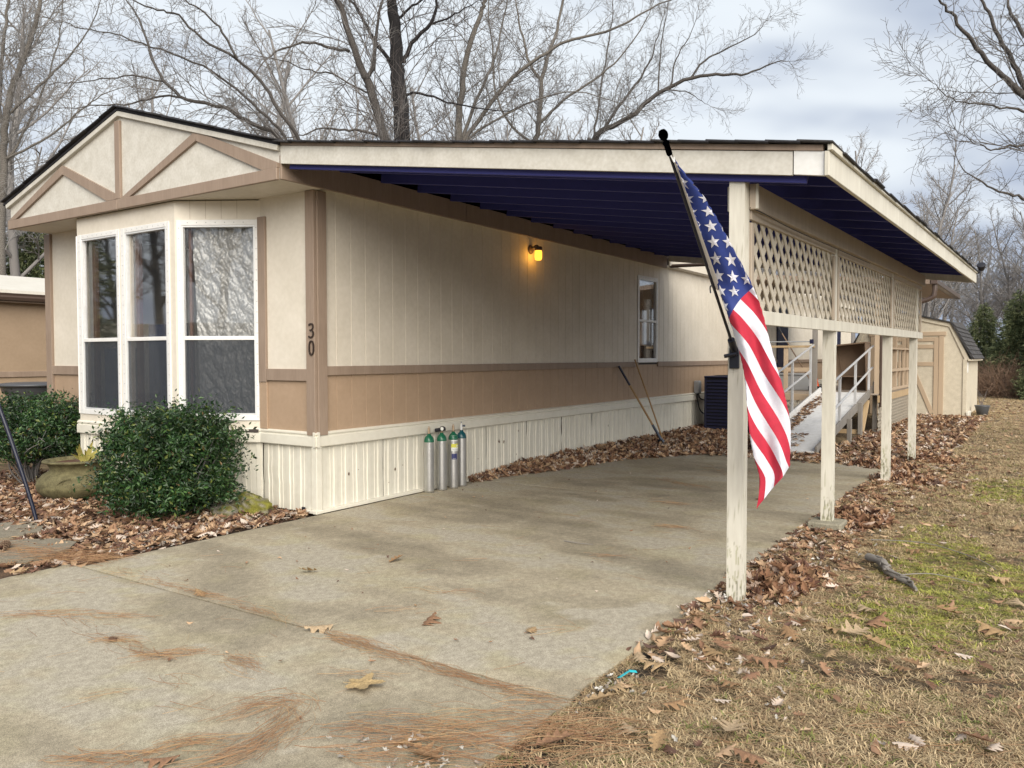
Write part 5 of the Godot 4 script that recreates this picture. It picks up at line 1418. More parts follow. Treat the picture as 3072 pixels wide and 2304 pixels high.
func build_shed() -> void:
	var X := Vector3.RIGHT
	var Y := Vector3.UP
	var h := thing("garden_shed", "cream barn-roofed garden shed with tan-trimmed door behind the deck", "shed", Vector3(2.8, 0, -17.3))
	var L := 3.85
	var out := [Vector2(-1.34, 0), Vector2(1.34, 0), Vector2(1.34, 1.42), Vector2(0.97, 2.28), Vector2(0, 2.53), Vector2(-0.97, 2.28), Vector2(-1.34, 1.42)]
	var b := MB.new(); b.prism(PackedVector2Array(out), Vector3(0, 0.0, -0.03), X, Y, 0.03); part("front_wall", b, M.shed, h)
	b = MB.new(); b.prism(PackedVector2Array(out), Vector3(0, 0.0, -L), X, Y, 0.03); part("rear_wall", b, M.shed, h)
	for s in [-1.0, 1.0]:
		b = MB.new(); grooved(b, Vector3(s * 1.345, 0.0, -L), Vector3.BACK, X * s, L, 1.42, 0.30); part("side_wall", b, M.shed, h)
		b = MB.new(); b.box(Vector3(s * 1.31, 0.71, 0.012), Vector3(0.09, 1.42, 0.024), 0.003); part("corner_board", b, M.shed, h)
		b = MB.new(); b.board(Vector3(s * 1.36, 1.40, 0.012), Vector3(s * 0.985, 2.27, 0.012), X, 0.10, 0.03, 0.003); part("rake_board", b, M.shed, h)
		b = MB.new(); b.board(Vector3(s * 0.985, 2.27, 0.014), Vector3(0, 2.52, 0.014), Y, 0.10, 0.03, 0.003); part("rake_board", b, M.shed, h)
		b = MB.new(); b.box(Vector3(s * 1.42, 1.40, -L * 0.5), Vector3(0.10, 0.05, L + 0.1), 0.004); part("eave_board", b, M.shed, h)
		# steep lower roof: shingles laid course by course
		var rf := Node3D.new(); rf.name = "roof"; h.add_child(rf, true)
		var e := Vector3(s * 1.47, 1.425, 0.07)
		var t := Vector3(s * 0.995, 2.335, 0.07)
		b = MB.new(); b.board((e + t) * 0.5 + Vector3(0, 0, 0.0), (e + t) * 0.5 + Vector3(0, 0, -L - 0.14), t - e, e.distance_to(t), 0.03, 0.002); part("roof_deck", b, M.shed_shingle, rf)
		var tp := Vector3(0, 2.60, 0.07)
		b = MB.new(); b.board((tp + t) * 0.5, (tp + t) * 0.5 + Vector3(0, 0, -L - 0.14), tp - t, tp.distance_to(t), 0.035, 0.002); part("roof_deck", b, M.shed_shingle, rf)
		var nn := Vector3((t.y - e.y) * s, absf(e.x - t.x), 0).normalized()
		if s > 0:
			for c in 8:
				var a := e.lerp(t, (c + 0.55) / 8.0) + nn * 0.028
				var off := 0.15 if c % 2 else 0.0
				var z := 0.0
				while z < L + 0.12:
					var w := 0.295 if z > 0 or off == 0 else 0.15
					w = minf(w, L + 0.14 - z)
					b = MB.new()
					b.board(a + Vector3(0, 0, -z - 0.002), a + Vector3(0, 0, -z - w + 0.004), (t - e) + nn * -0.16, 0.165, 0.009 + rng.randf() * 0.003, 0.002)
					part("shingle", b, M.shed_shingle if rng.randf() < 0.6 else M.shed_shingle_b, rf)
					z += w
	# double door with tan frame and braces
	b = MB.new(); b.box(Vector3(0.0, 2.06, 0.02), Vector3(1.78, 0.10, 0.03), 0.003); part("door_casing", b, M.shed_trim, h)
	for s in [-1.0, 1.0]:
		b = MB.new(); b.box(Vector3(s * 0.79, 1.0, 0.02), Vector3(0.11, 2.0, 0.03), 0.003); part("door_casing", b, M.shed_trim, h)
		var d := Node3D.new(); d.name = "door"; h.add_child(d, true)
		b = MB.new(); b.box(Vector3(s * 0.365, 0.99, 0.012), Vector3(0.72, 1.96, 0.022), 0.003); part("leaf", b, M.shed, d)
		for q in [[0.675, 0.99, 0.10, 1.96], [0.055, 0.99, 0.10, 1.96]]:
			b = MB.new(); b.box(Vector3(s * q[0], q[1], 0.035), Vector3(q[2], q[3], 0.02), 0.003); part("stile", b, M.shed_trim, d)
		for y in [1.92, 1.74, 1.30]:
			b = MB.new(); b.box(Vector3(s * 0.365, y, 0.034), Vector3(0.515, 0.10, 0.018), 0.003); part("rail", b, M.shed_trim, d)
		b = MB.new(); b.board(Vector3(s * 0.14, 1.22, 0.034), Vector3(s * 0.60, 0.06, 0.034), X, 0.10, 0.018, 0.003); part("brace", b, M.shed_trim, d)
	b = MB.new(); b.box(Vector3(1.38, 0.05, -0.3), Vector3(0.06, 0.14, 0.75), 0.01); part("sill_board", b, M.post, h)
	b = MB.new(); b.box(Vector3(1.36, 1.22, -0.08), Vector3(0.03, 0.26, 0.12), 0.004); part("wall_vent", b, M.white, h)
	var p := thing("flower_pot", "small dark pot on the grass beside the garden shed", "pot", Vector3(4.42, -0.02, -18.6))
	b = MB.new(); b.lathe([Vector2(0, 0), Vector2(0.12, 0.0), Vector2(0.17, 0.22), Vector2(0.18, 0.22), Vector2(0.18, 0.25), Vector2(0.15, 0.25), Vector2(0.14, 0.20), Vector2(0, 0.20)], 16, Vector3.ZERO); part("bowl", b, M.tub, p)
	b = MB.new()
	for k in 9: b.tube(catmull([Vector3(jit(0.05), 0.2, jit(0.05)), Vector3(jit(0.1), 0.45, jit(0.1)), Vector3(jit(0.16), 0.6 + jit(0.1), jit(0.16))], 3), 0.004, 0.002, 4)
	part("stem", b, M.twig, p)

func build_neighbour() -> void:
	var X := Vector3.RIGHT
	var Y := Vector3.UP
	var h := thing("neighbour_home", "tan neighbouring home with brown gutter and pale metal roof", "mobile home", Vector3(-9.3, 0, -6.0))
	var b := MB.new(); b.box(Vector3(-2.1, 1.2, 0), Vector3(4.2, 2.5, 17.0)); part("wall", b, M.neigh_wall, h)
	b = MB.new(); b.box(Vector3(0.01, 1.2, 0), Vector3(0.03, 0.10, 16.9), 0.004); part("belt_board", b, M.brown, h)
	b = MB.new()
	b.prism(PackedVector2Array([Vector2(0.18, 2.60), Vector2(0.18, 2.66), Vector2(-2.1, 3.12), Vector2(-4.4, 2.66), Vector2(-4.4, 2.60), Vector2(-2.1, 3.04)]), Vector3(0, 0, -8.7), X, Y, 17.4)
	part("roof", b, M.neigh_roof, h)
	b = MB.new(); b.box(Vector3(0.08, 2.46, 0), Vector3(0.2, 0.02, 17.2)); part("soffit", b, M.brown, h)
	b = MB.new()
	var prof := PackedVector2Array([Vector2(0.17, 2.48), Vector2(0.24, 2.48), Vector2(0.27, 2.53), Vector2(0.27, 2.56), Vector2(0.29, 2.60), Vector2(0.17, 2.60)])
	b.prism(prof, Vector3(0, 0, -8.7), X, Y, 17.4); part("gutter", b, M.gutter, h)
	b = MB.new(); b.box(Vector3(0.02, 1.6, 5.5), Vector3(0.05, 1.0, 0.8), 0.006); part("window_frame", b, M.white, h)
	b = MB.new(); b.box(Vector3(0.05, 1.6, 5.5), Vector3(0.01, 0.9, 0.7)); part("window_pane", b, M.navy, h)
	# homes across the road, behind the viewer: the bay windows mirror them
	for q in [[Vector3(-28.1, 0, 15.9), -1.03, "cream mobile home across the road mirrored in the bay windows"], [Vector3(-2, 0, 29), 0.1, "second mobile home across the road behind the viewer"]]:
		var g := thing("facing_home", q[2], "mobile home", q[0], q[1], "homes across the road")
		b = MB.new(); b.box(Vector3(0, 1.6, 0), Vector3(13.0, 2.6, 4.4)); part("wall", b, M.cream, g)
		b = MB.new(); b.prism(PackedVector2Array([Vector2(-2.6, 2.9), Vector2(0, 3.7), Vector2(2.6, 2.9)]), Vector3(-6.8, 0, 0), Vector3.BACK, Y, 13.6); part("roof", b, M.neigh_roof, g)
		b = MB.new(); b.box(Vector3(0, 0.2, 0), Vector3(13.05, 0.5, 4.45)); part("skirting", b, M.skirt, g)
		for x in [-4.5, -1.5, 3.0]:
			b = MB.new(); b.box(Vector3(x, 1.9, -2.21), Vector3(1.1, 1.2, 0.06), 0.005); part("window", b, M.navy, g)
		b = MB.new(); b.box(Vector3(0.8, 1.45, -2.21), Vector3(0.95, 2.0, 0.06), 0.005); part("door", b, M.white, g)

func build_bed_things() -> void:
	var b: MB
	var h := thing("planter_pot", "squat olive-green stone planter with incised leaf pattern in the leaf bed", "planter", Vector3(-2.87, 0.0, 0.76))
	h.scale = Vector3(0.98, 0.78, 0.98)
	b = MB.new()
	b.lathe([Vector2(0.0, 0.01), Vector2(0.26, 0.0), Vector2(0.345, 0.05), Vector2(0.395, 0.13), Vector2(0.405, 0.20), Vector2(0.385, 0.27), Vector2(0.335, 0.335), Vector2(0.285, 0.37), Vector2(0.275, 0.385)], 56, Vector3.ZERO, Basis(), func(a: float, y: float) -> float:
		var g := absf(fmod(a + 0.2 * sin(y * 9.0) + TAU, TAU / 6.0) - TAU / 12.0)
		return -0.012 * smoothstep(0.06, 0.015, g) * smoothstep(0.0, 0.06, y) * smoothstep(0.37, 0.32, y))
	part("bowl", b, M.pot, h)
	b = MB.new()
	b.lathe([Vector2(0.275, 0.385), Vector2(0.268, 0.40), Vector2(0.275, 0.44), Vector2(0.30, 0.475), Vector2(0.335, 0.492), Vector2(0.345, 0.505), Vector2(0.338, 0.520), Vector2(0.30, 0.525), Vector2(0.275, 0.510), Vector2(0.26, 0.47), Vector2(0.0, 0.465)], 56, Vector3.ZERO)
	part("rim", b, M.pot, h)
	for k in 5:   # raised leaf outlines round the belly
		b = MB.new()
		var a0 := -0.6 + k * 1.25
		var pts := []
		for s in 9:
			var t := s / 8.0
			var a := a0 + 0.32 * sin(t * PI) * (1.0 if s < 5 else 0.4) + t * 0.15
			var y := 0.27 + 0.05 * cos(t * TAU)
			pts.append(Vector3(cos(a) * 0.392, y, sin(a) * 0.392))
		b.tube(catmull(pts, 3), 0.007, 0.005, 5)
		part("leaf_relief", b, M.pot, h)
	b = MB.new()
	b.lathe([Vector2(0.27, 0.475), Vector2(0.15, 0.497), Vector2(0.0, 0.50)], 24, Vector3.ZERO)
	part("soil", b, M.jamb, h)
	for q in [[0.10, 0.30, 0.55, 0.9], [0.06, 0.34, 0.2, 0.7], [0.14, 0.24, 1.1, 0.5], [0.02, 0.22, -0.5, 0.55], [0.12, 0.18, 2.2, 0.35], [0.18, 0.20, 0.9, 0.3], [-0.12, 0.10, 3.3, 0.3], [0.09, 0.14, 1.6, 0.8]]:
		b = MB.new(); b.colored = true
		b.tint = Color(0.50, 0.45, 0.13) if q[1] > 0.2 else Color(0.38, 0.36, 0.10)
		var rows := []
		var o := Vector3(0.16, 0.49, 0.0) + Vector3(jit(0.05), 0, jit(0.05))
		var dir := Vector3(cos(q[2]) * 0.45, 1.0, sin(q[2]) * 0.45).normalized()
		var sd := dir.cross(Vector3(0.5, 0.2, 0.8)).normalized()
		for r in 9:
			var t := r / 8.0
			var w: float = 0.028 * sin(PI * pow(t, 0.8)) + 0.002
			var p: Vector3 = o + dir * q[1] * t + Vector3(cos(q[2]), 0, sin(q[2])) * 0.10 * t * t * q[3]
			rows.append([p - sd * w, p + dir.cross(sd) * 0.006, p + sd * w])
		b.grid(rows)
		part("plant_leaf", b, M.leafmat, h)
	# mossy rock at the corner of the bed
	for q in [[Vector3(-0.60, 0.03, 0.30), Vector3(0.24, 0.14, 0.17), 5, "moss-covered rock by the home's front corner"], [Vector3(-0.72, 0.0, 0.50), Vector3(0.17, 0.10, 0.13), 9, "smaller pale rock in front of the moss-covered rock"]]:
		b = MB.new(); b.colored = true
		var f := noise(q[2], 2.4, 3)
		var rows := []
		var cols := []
		for r in 15:
			var row := []
			var cr := []
			for s in 25:
				var dv := Vector3(cos(TAU * s / 24.0) * sin(PI * r / 14.0), cos(PI * r / 14.0), sin(TAU * s / 24.0) * sin(PI * r / 14.0))
				var nz := f.get_noise_3dv(dv * 0.55)
				row.append((q[0] as Vector3) + dv * (q[1] as Vector3) * (1.0 + 0.35 * nz))
				var ms := smoothstep(-0.25, 0.2, f.get_noise_3dv(dv * 1.2 + Vector3(5, 5, 5)) + (0.12 if q[2] == 5 else -0.2))
				cr.append(Color(0.42, 0.40, 0.33).lerp(Color(0.30, 0.30, 0.045), ms))
			rows.append(row); cols.append(cr)
		b.grid(rows, cols)
		var rk: StandardMaterial3D = M.rock.duplicate()
		rk.albedo_color = Color(1, 1, 1)
		rk.vertex_color_use_as_albedo = true
		single("mossy_rock", b, rk, q[3], "rock", "rocks by the bed")
	# stepping stones and cones
	for q in [[Vector3(-0.78, -0.005, 2.28), 0.42, 0.33, "pale stepping stone beside the driveway joint, half under pine needles"], [Vector3(-1.65, -0.005, 2.05), 0.40, 0.3, "stepping stone further left among the leaves"]]:
		b = MB.new()
		var poly := PackedVector2Array()
		for a in 10: poly.append(Vector2(cos(TAU * a / 10) * q[1] * rng.randf_range(0.85, 1.1), sin(TAU * a / 10) * q[2] * rng.randf_range(0.85, 1.1)))
		b.prism(poly, q[0] + Vector3(0, 0.03, 0), Vector3.RIGHT, Vector3.BACK, 0.05)
		single("stepping_stone", b, M.paver, q[3], "stepping stone", "stepping stones")
	for q in [[Vector3(-0.86, 0.055, 2.38), 0.034, 0.085, 0.9, "brown pine cone lying on the stepping stone"], [Vector3(1.70, 0.014, 2.98), 0.014, 0.024, 1.9, "tiny dark pine cone among needles on the driveway"]]:
		var pc := thing("pine_cone", q[4], "pine cone", q[0], q[3])
		b = MB.new(); b.tube(catmull([Vector3(0, 0, -q[2]), Vector3(0, 0, 0), Vector3(0, 0, q[2])], 4), 0.0, 0.0, 10, false, PackedFloat32Array([q[1] * 0.4, q[1] * 0.62, q[1] * 0.75, q[1] * 0.8, q[1] * 0.8, q[1] * 0.75, q[1] * 0.6, q[1] * 0.4, q[1] * 0.15])); part("core", b, M.jamb, pc)
		for k in 90:
			var t := k / 90.0
			var a := k * 2.39996
			var rr: float = q[1] * (0.35 + 0.65 * sin(PI * (0.12 + 0.8 * t)))
			var o := Vector3(cos(a) * rr * 0.85, sin(a) * rr * 0.85, lerpf(-q[2], q[2], t))
			b = MB.new(); b.board(o, o + Vector3(cos(a), sin(a), 0.9).normalized() * q[1] * 0.35, Vector3(-sin(a), cos(a), 0), q[1] * 0.36, q[1] * 0.08, 0.0)
			part("scale", b, M.cabinet, pc)
	# leaning blue-black garden pole and a grey tub at the left edge
	h = thing("garden_pole", "slim blue-black metal garden pole leaning out of the leaf bed", "pole", Vector3(-1.83, 0, 1.69))
	b = MB.new(); b.tube(catmull([Vector3(0.02, -0.10, 0.0), Vector3(-0.0, 0.05, 0.0), Vector3(-0.14, 0.55, 0.07), Vector3(-0.39, 1.15, 0.15), Vector3(-0.66, 1.62, 0.25), Vector3(-0.85, 1.95, 0.32)], 5), 0.016, 0.021, 10); part("shaft", b, M.pole_blue, h)
	b = MB.new(); b.tube(catmull([Vector3(-0.85, 1.95, 0.32), Vector3(-0.95, 2.08, 0.36), Vector3(-1.10, 2.12, 0.4), Vector3(-1.18, 2.02, 0.4), Vector3(-1.12, 1.94, 0.4)], 5), 0.014, 0.010, 8); part("hook", b, M.pole_blue, h)
	h = thing("plastic_tub", "dark grey tub with flared rim standing behind the left bush", "tub", Vector3(-6.59, -0.02, -0.59))
	b = MB.new()
	b.lathe([Vector2(0, 0), Vector2(0.24, 0.0), Vector2(0.26, 0.3), Vector2(0.27, 0.82), Vector2(0.34, 0.90), Vector2(0.36, 0.96), Vector2(0.42, 1.02), Vector2(0.44, 1.08)], 40, Vector3.ZERO); part("bowl", b, M.tub, h)
	b = MB.new()
	b.lathe([Vector2(0.44, 1.08), Vector2(0.50, 1.10), Vector2(0.51, 1.12), Vector2(0.49, 1.135), Vector2(0.36, 1.15), Vector2(0, 1.16)], 40, Vector3.ZERO); part("lid", b, M.tub, h)

# ---------------------------------------------------------------- ground
func ground_y(x: float, z: float) -> float:
	var y := -0.028
	if x > 4.04 or z < -7.2: y += GN.get_noise_2d(x * 1.3, z * 1.3) * 0.018 + 0.008 + maxf(0.0, x - 4.2) * 0.004
	if z < -9.0: y += 0.0
	return y

var GN := noise(500, 0.6, 3)
var GM := noise(501, 0.33, 3)
var GF := noise(502, 2.2, 3)
var GS := noise(503, 0.9, 4)

# how mossy-green the turf is at a place
func moss(x: float, z: float) -> float:
	var m := GM.get_noise_2d(x * 1.5 + 7.0, z * 0.75) * 1.5 + GF.get_noise_2d(x, z) * 0.55
	var band := smoothstep(4.5, 5.1, x) * smoothstep(-9.5, -4.0, z)
	return clampf(smoothstep(0.05, 0.75, m + 0.22 * band - 0.10) * band, 0.0, 1.0)

# trodden spots where the soil shows
func bare(x: float, z: float) -> float:
	return smoothstep(0.10, 0.34, GF.get_noise_2d(x * 0.55 + 60.0, z * 0.5) + 0.45 * GN.get_noise_2d(x * 2.0, z * 2.0 + 9.0))

func in_bed(x: float, z: float) -> bool:
	return x < -0.02 and x > -5.6 and z > -0.2 and z < 2.75

func build_ground() -> void:
	var xs := []
	var zs := []
	var x := -120.0
	while x <= 120.0:
		xs.append(x)
		x += 0.09 if x > -6.0 and x < 9.0 else (0.6 if absf(x) < 20.0 else 8.0)
	var z := 60.0
	while z >= -150.0:
		zs.append(z)
		z -= 0.09 if z < 4.6 and z > -12.0 else (0.4 if z < 8.0 and z > -34.0 else 8.0)
	var b := MB.new()
	b.colored = true
	var rows := []
	var cols := []
	for zz in zs:
		var row := []
		var cr := []
		for xx in xs:
			row.append(Vector3(xx, ground_y(xx, zz) if absf(xx) < 30 and zz < 20 and zz > -60 else -0.03, zz))
			var m := moss(xx, zz)
			var g := GS.get_noise_2d(xx, zz)
			var c := Color(0.40, 0.30, 0.175).lerp(Color(0.56, 0.43, 0.25), smoothstep(-0.4, 0.5, g))
			c = c.lerp(Color(0.22, 0.155, 0.095), 0.85 * bare(xx, zz))
			c = c.lerp(Color(0.33, 0.32, 0.08), m * 0.85)
			if in_bed(xx, zz): c = Color(0.17, 0.095, 0.055).lerp(Color(0.26, 0.16, 0.09), smoothstep(-0.3, 0.4, g))
			if xx > -0.1 and xx < 4.2 and zz > -7.4: c = Color(0.085, 0.065, 0.04)
			cr.append(c)
		rows.append(row); cols.append(cr)
	rows.reverse(); cols.reverse()
	b.grid(rows, cols)
	var o := part("ground", b, M.ground, self)
	tag(o, "", "", "", "structure")

# weathering of the concrete: broad blotches, streaks that run across the slab, dark spots where something dripped
var CN1 := noise(600, 0.5, 4)
var CN2 := noise(601, 2.6, 4)
var CN3 := noise(602, 1.0, 3)
var SPOTS := []
func concrete_tint(x: float, z: float) -> Color:
	var a := CN1.get_noise_2d(x * 1.1, z * 1.4)
	var s := CN3.get_noise_2d(x * 0.55, z * 3.4)
	var f := CN2.get_noise_2d(x, z)
	var t := clampf(0.60 + a * 1.05 + s * 0.5 + f * 0.40, 0.0, 1.0)
	var c := Color(0.70, 0.675, 0.62).lerp(Color(1.18, 1.14, 1.05), t)
	for p in SPOTS:
		var dx: float = (x - p[0]) / p[2]
		var dz: float = (z - p[1]) / p[3]
		var q := dx * dx + dz * dz
		if q < 1.6: c = c.lerp(Color(0.48, 0.45, 0.39), p[4] * smoothstep(1.4, 0.4, q + f * 0.5))
	# algae blotches, and chalky spilt-paint marks near the outer front corner
	c = c.lerp(Color(0.80, 0.79, 0.60), 0.35 * smoothstep(0.15, 0.45, CN3.get_noise_2d(x * 1.6 + 31.0, z * 1.6)))
	c = c.lerp(Color(1.75, 1.72, 1.62), 0.75 * smoothstep(0.25, 0.5, f + 0.7 * smoothstep(0.5, 0.05, absf(x - 3.75)) * smoothstep(0.9, 0.2, absf(z - 1.4)) - 0.25))
	return c

func build_driveway() -> void:
	for p in [[1.9, -2.2, 0.28, 0.12, 0.6], [2.3, -2.75, 0.16, 0.07, 0.6], [1.5, -2.3, 0.12, 0.05, 0.6], [2.6, -1.6, 0.5, 0.13, 0.45], [2.0, -1.0, 0.6, 0.16, 0.4], [1.2, -1.3, 0.5, 0.14, 0.35], [2.9, -0.2, 0.6, 0.2, 0.35], [1.7, 0.7, 0.7, 0.22, 0.4], [0.8, 0.5, 0.5, 0.16, 0.35], [2.2, -3.6, 0.9, 0.4, 0.5], [1.6, -5.2, 0.9, 0.6, 0.45], [2.1, -2.45, 0.10, 0.04, 0.6]]: SPOTS.append(p)
	var d := Node3D.new()
	d.name = "driveway"
	add_child(d)
	tag(d, "", "", "", "structure")
	for q in [[-0.14, 4.06, 2.262, 9.0, 0.055], [0.01, 4.04, -2.60, 2.244, 0.055], [0.01, 4.03, -7.22, -2.618, 0.08]]:
		var b := MB.new()
		b.colored = true
		var nx := int((q[1] - q[0]) / q[4])
		var nz := int((q[3] - q[2]) / q[4])
		var rows := []
		var cols := []
		for r in nz + 1:
			var row := []
			var cr := []
			for k in nx + 1:
				var x := lerpf(q[0], q[1], k / float(nx))
				var z := lerpf(q[2], q[3], r / float(nz))
				var edge := minf(minf(k, nx - k), minf(r, nz - r))
				var y := CN1.get_noise_2d(x * 1.5 + 20, z * 1.5) * 0.003
				if edge == 0: y -= 0.010
				if edge == 0 and (k == nx or k == 0): x += GF.get_noise_2d(x, z * 2.0) * 0.015
				row.append(Vector3(x, y, z))
				cr.append(concrete_tint(x, z))
			rows.append(row); cols.append(cr)
		b.grid(rows, cols)
		for r in nz:
			for e in [0, nx]:
				b.tint = cols[r][e]
				var a: Vector3 = rows[r][e]
				var c: Vector3 = rows[r + 1][e]
				b.out_quad(a, c, c + Vector3(0, -0.13, 0), a + Vector3(0, -0.13, 0), Vector3(2, 0, a.z))
		for k in nx:
			for e in [0, nz]:
				b.tint = cols[e][k]
				var a: Vector3 = rows[e][k]
				var c: Vector3 = rows[e][k + 1]
				b.out_quad(a, c, c + Vector3(0, -0.13, 0), a + Vector3(0, -0.13, 0), Vector3(a.x, 0, (q[2] + q[3]) * 0.5))
		part("concrete_slab", b, M.concrete, d)

# ---------------------------------------------------------------- leaves, needles, grass
# a dry oak leaf of unit length along z, lobed, curled
func leaf_mesh(kind: int, seed_: int, st: int, curl: float) -> MB:
	var r := RandomNumberGenerator.new()
	r.seed = seed_
	var b := MB.new()
	b.colored = true
	b.tint = Color.WHITE
	var rows := []
	var cup := r.randf_range(0.2, 0.8) * (1.0 if r.randf() < 0.7 else -1.0) * curl
	var bend := r.randf_range(-0.5, 0.9) * curl
	var tw := r.randf_range(-0.7, 0.7) * curl
	for k in st + 1:
		var t := float(k) / st
		var env := sin(PI * clampf(pow(t, 0.75) * 0.98 + 0.01, 0.0, 1.0))
		var w := 0.16 * env
		if kind == 0: w = (0.055 + 0.36 * pow(absf(sin(t * PI * 3.5 + 0.5)), 1.6)) * env + 0.008   # deep lobes
		elif kind == 1: w = (0.09 + 0.22 * pow(absf(sin(t * PI * 4.5)), 1.4)) * env + 0.006
		elif kind == 2: w = 0.20 * env + 0.004
		elif kind == 3: w = (0.40 + 0.07 * (1.0 if k % 2 else -0.6)) * pow(env, 0.7) + 0.004   # broad toothed
		if t < 0.10: w = 0.008
		var wl := w * r.randf_range(0.8, 1.15)
		var wr := w * r.randf_range(0.8, 1.15)
		var y := bend * (t - 0.4) * (t - 0.4) * 0.7
		var ang := tw * (t - 0.5)
		var fwd := 0.42 * w
		var L := Vector3(-wl * cos(ang), y + cup * wl * 1.1 - wl * sin(ang), t + fwd)
		var R := Vector3(wr * cos(ang), y + cup * wr * 1.1 + wr * sin(ang), t + fwd)
		rows.append([L, L.lerp(Vector3(0, y, t), 0.5) + Vector3(0, -cup * wl * 0.22, 0), Vector3(0, y, t), R.lerp(Vector3(0, y, t), 0.5) + Vector3(0, -cup * wr * 0.22, 0), R])
	b.grid(rows)
	for k in b.v.size(): b.v[k] -= Vector3(0, 0, 0.5)
	return b

# a broad leaf with five pointed, toothed lobes, flat outline about its middle
func maple_mesh() -> MB:
	var b := MB.new()
	b.colored = true
	var ring := []
	var mid := []
	var n := 60
	for k in n:
		var a := TAU * k / n
		var lobe := pow(absf(cos((a - PI / 2) * 2.5)), 2.4)
		var r := 0.27 + 0.30 * lobe * (0.72 + 0.28 * sin(a)) + (0.025 if k % 2 else -0.02)
		if absf(angle_difference(a, -PI / 2)) < 0.12: r = 0.10
		var p := Vector3(cos(a) * r, 0.0, sin(a) * r)
		p.y = 0.05 * sin(a * 3.0) * r + 0.10 * r * r
		ring.append(p)
		mid.append(p * 0.55 + Vector3(0, -0.02, 0))
	for k in n:
		var j := (k + 1) % n
		b.quad(mid[k], mid[j], ring[j], ring[k])
		b.tri(Vector3.ZERO, mid[j], mid[k])
	b.tube(PackedVector3Array([Vector3(0, 0, -0.08), Vector3(0.05, 0.02, -0.45)]), 0.012, 0.008, 4)
	return b

func leaf_color() -> Color:
	var t := rng.randf()
	var c := Color(0.19, 0.105, 0.062).lerp(Color(0.36, 0.225, 0.135), rng.randf())
	if t > 0.60: c = Color(0.40, 0.275, 0.165).lerp(Color(0.54, 0.40, 0.26), rng.randf())
	if t > 0.86: c = Color(0.50, 0.43, 0.36).lerp(Color(0.62, 0.56, 0.49), rng.randf())
	if t < 0.22: c = Color(0.085, 0.052, 0.04).lerp(Color(0.17, 0.09, 0.06), rng.randf())
	return c * Color(0.90, 0.85, 0.82)

var litter := {}   # mesh key -> [transforms, colors]
func drop(key: String, xf: Transform3D, c: Color) -> void:
	if not litter.has(key): litter[key] = [[], []]
	litter[key][0].append(xf)
	litter[key][1].append(c)

func lay_leaf(key_set: String, x: float, z: float, y: float, size: float, tilt: float, c: Color) -> void:
	var bs := Basis(Vector3.UP, rng.randf() * TAU) * Basis(Vector3.RIGHT, jit(tilt)) * Basis(Vector3.BACK, jit(tilt))
	drop("%s%d" % [key_set, rng.randi() % 6], Transform3D(bs.scaled_local(Vector3.ONE * size), Vector3(x, y, z)), c)

func flush(keys: Array, meshes: Dictionary, m: Material, called: String, label: String, category: String) -> void:
	var root := Node3D.new()
	root.name = numbered(called)
	add_child(root)
	tag(root, label, category, "", "stuff")
	for k in keys:
		if not litter.has(k): continue
		var mm := MultiMesh.new()
		mm.transform_format = MultiMesh.TRANSFORM_3D
		mm.use_colors = true
		mm.mesh = meshes[k]
		mm.instance_count = litter[k][0].size()
		for j in mm.instance_count:
			mm.set_instance_transform(j, litter[k][0][j])
			mm.set_instance_color(j, litter[k][1][j])
		var o := MultiMeshInstance3D.new()
		o.name = called
		o.multimesh = mm
		o.material_override = m
		o.set_meta("kind", "stuff")
		root.add_child(o, true)
	litter.clear()

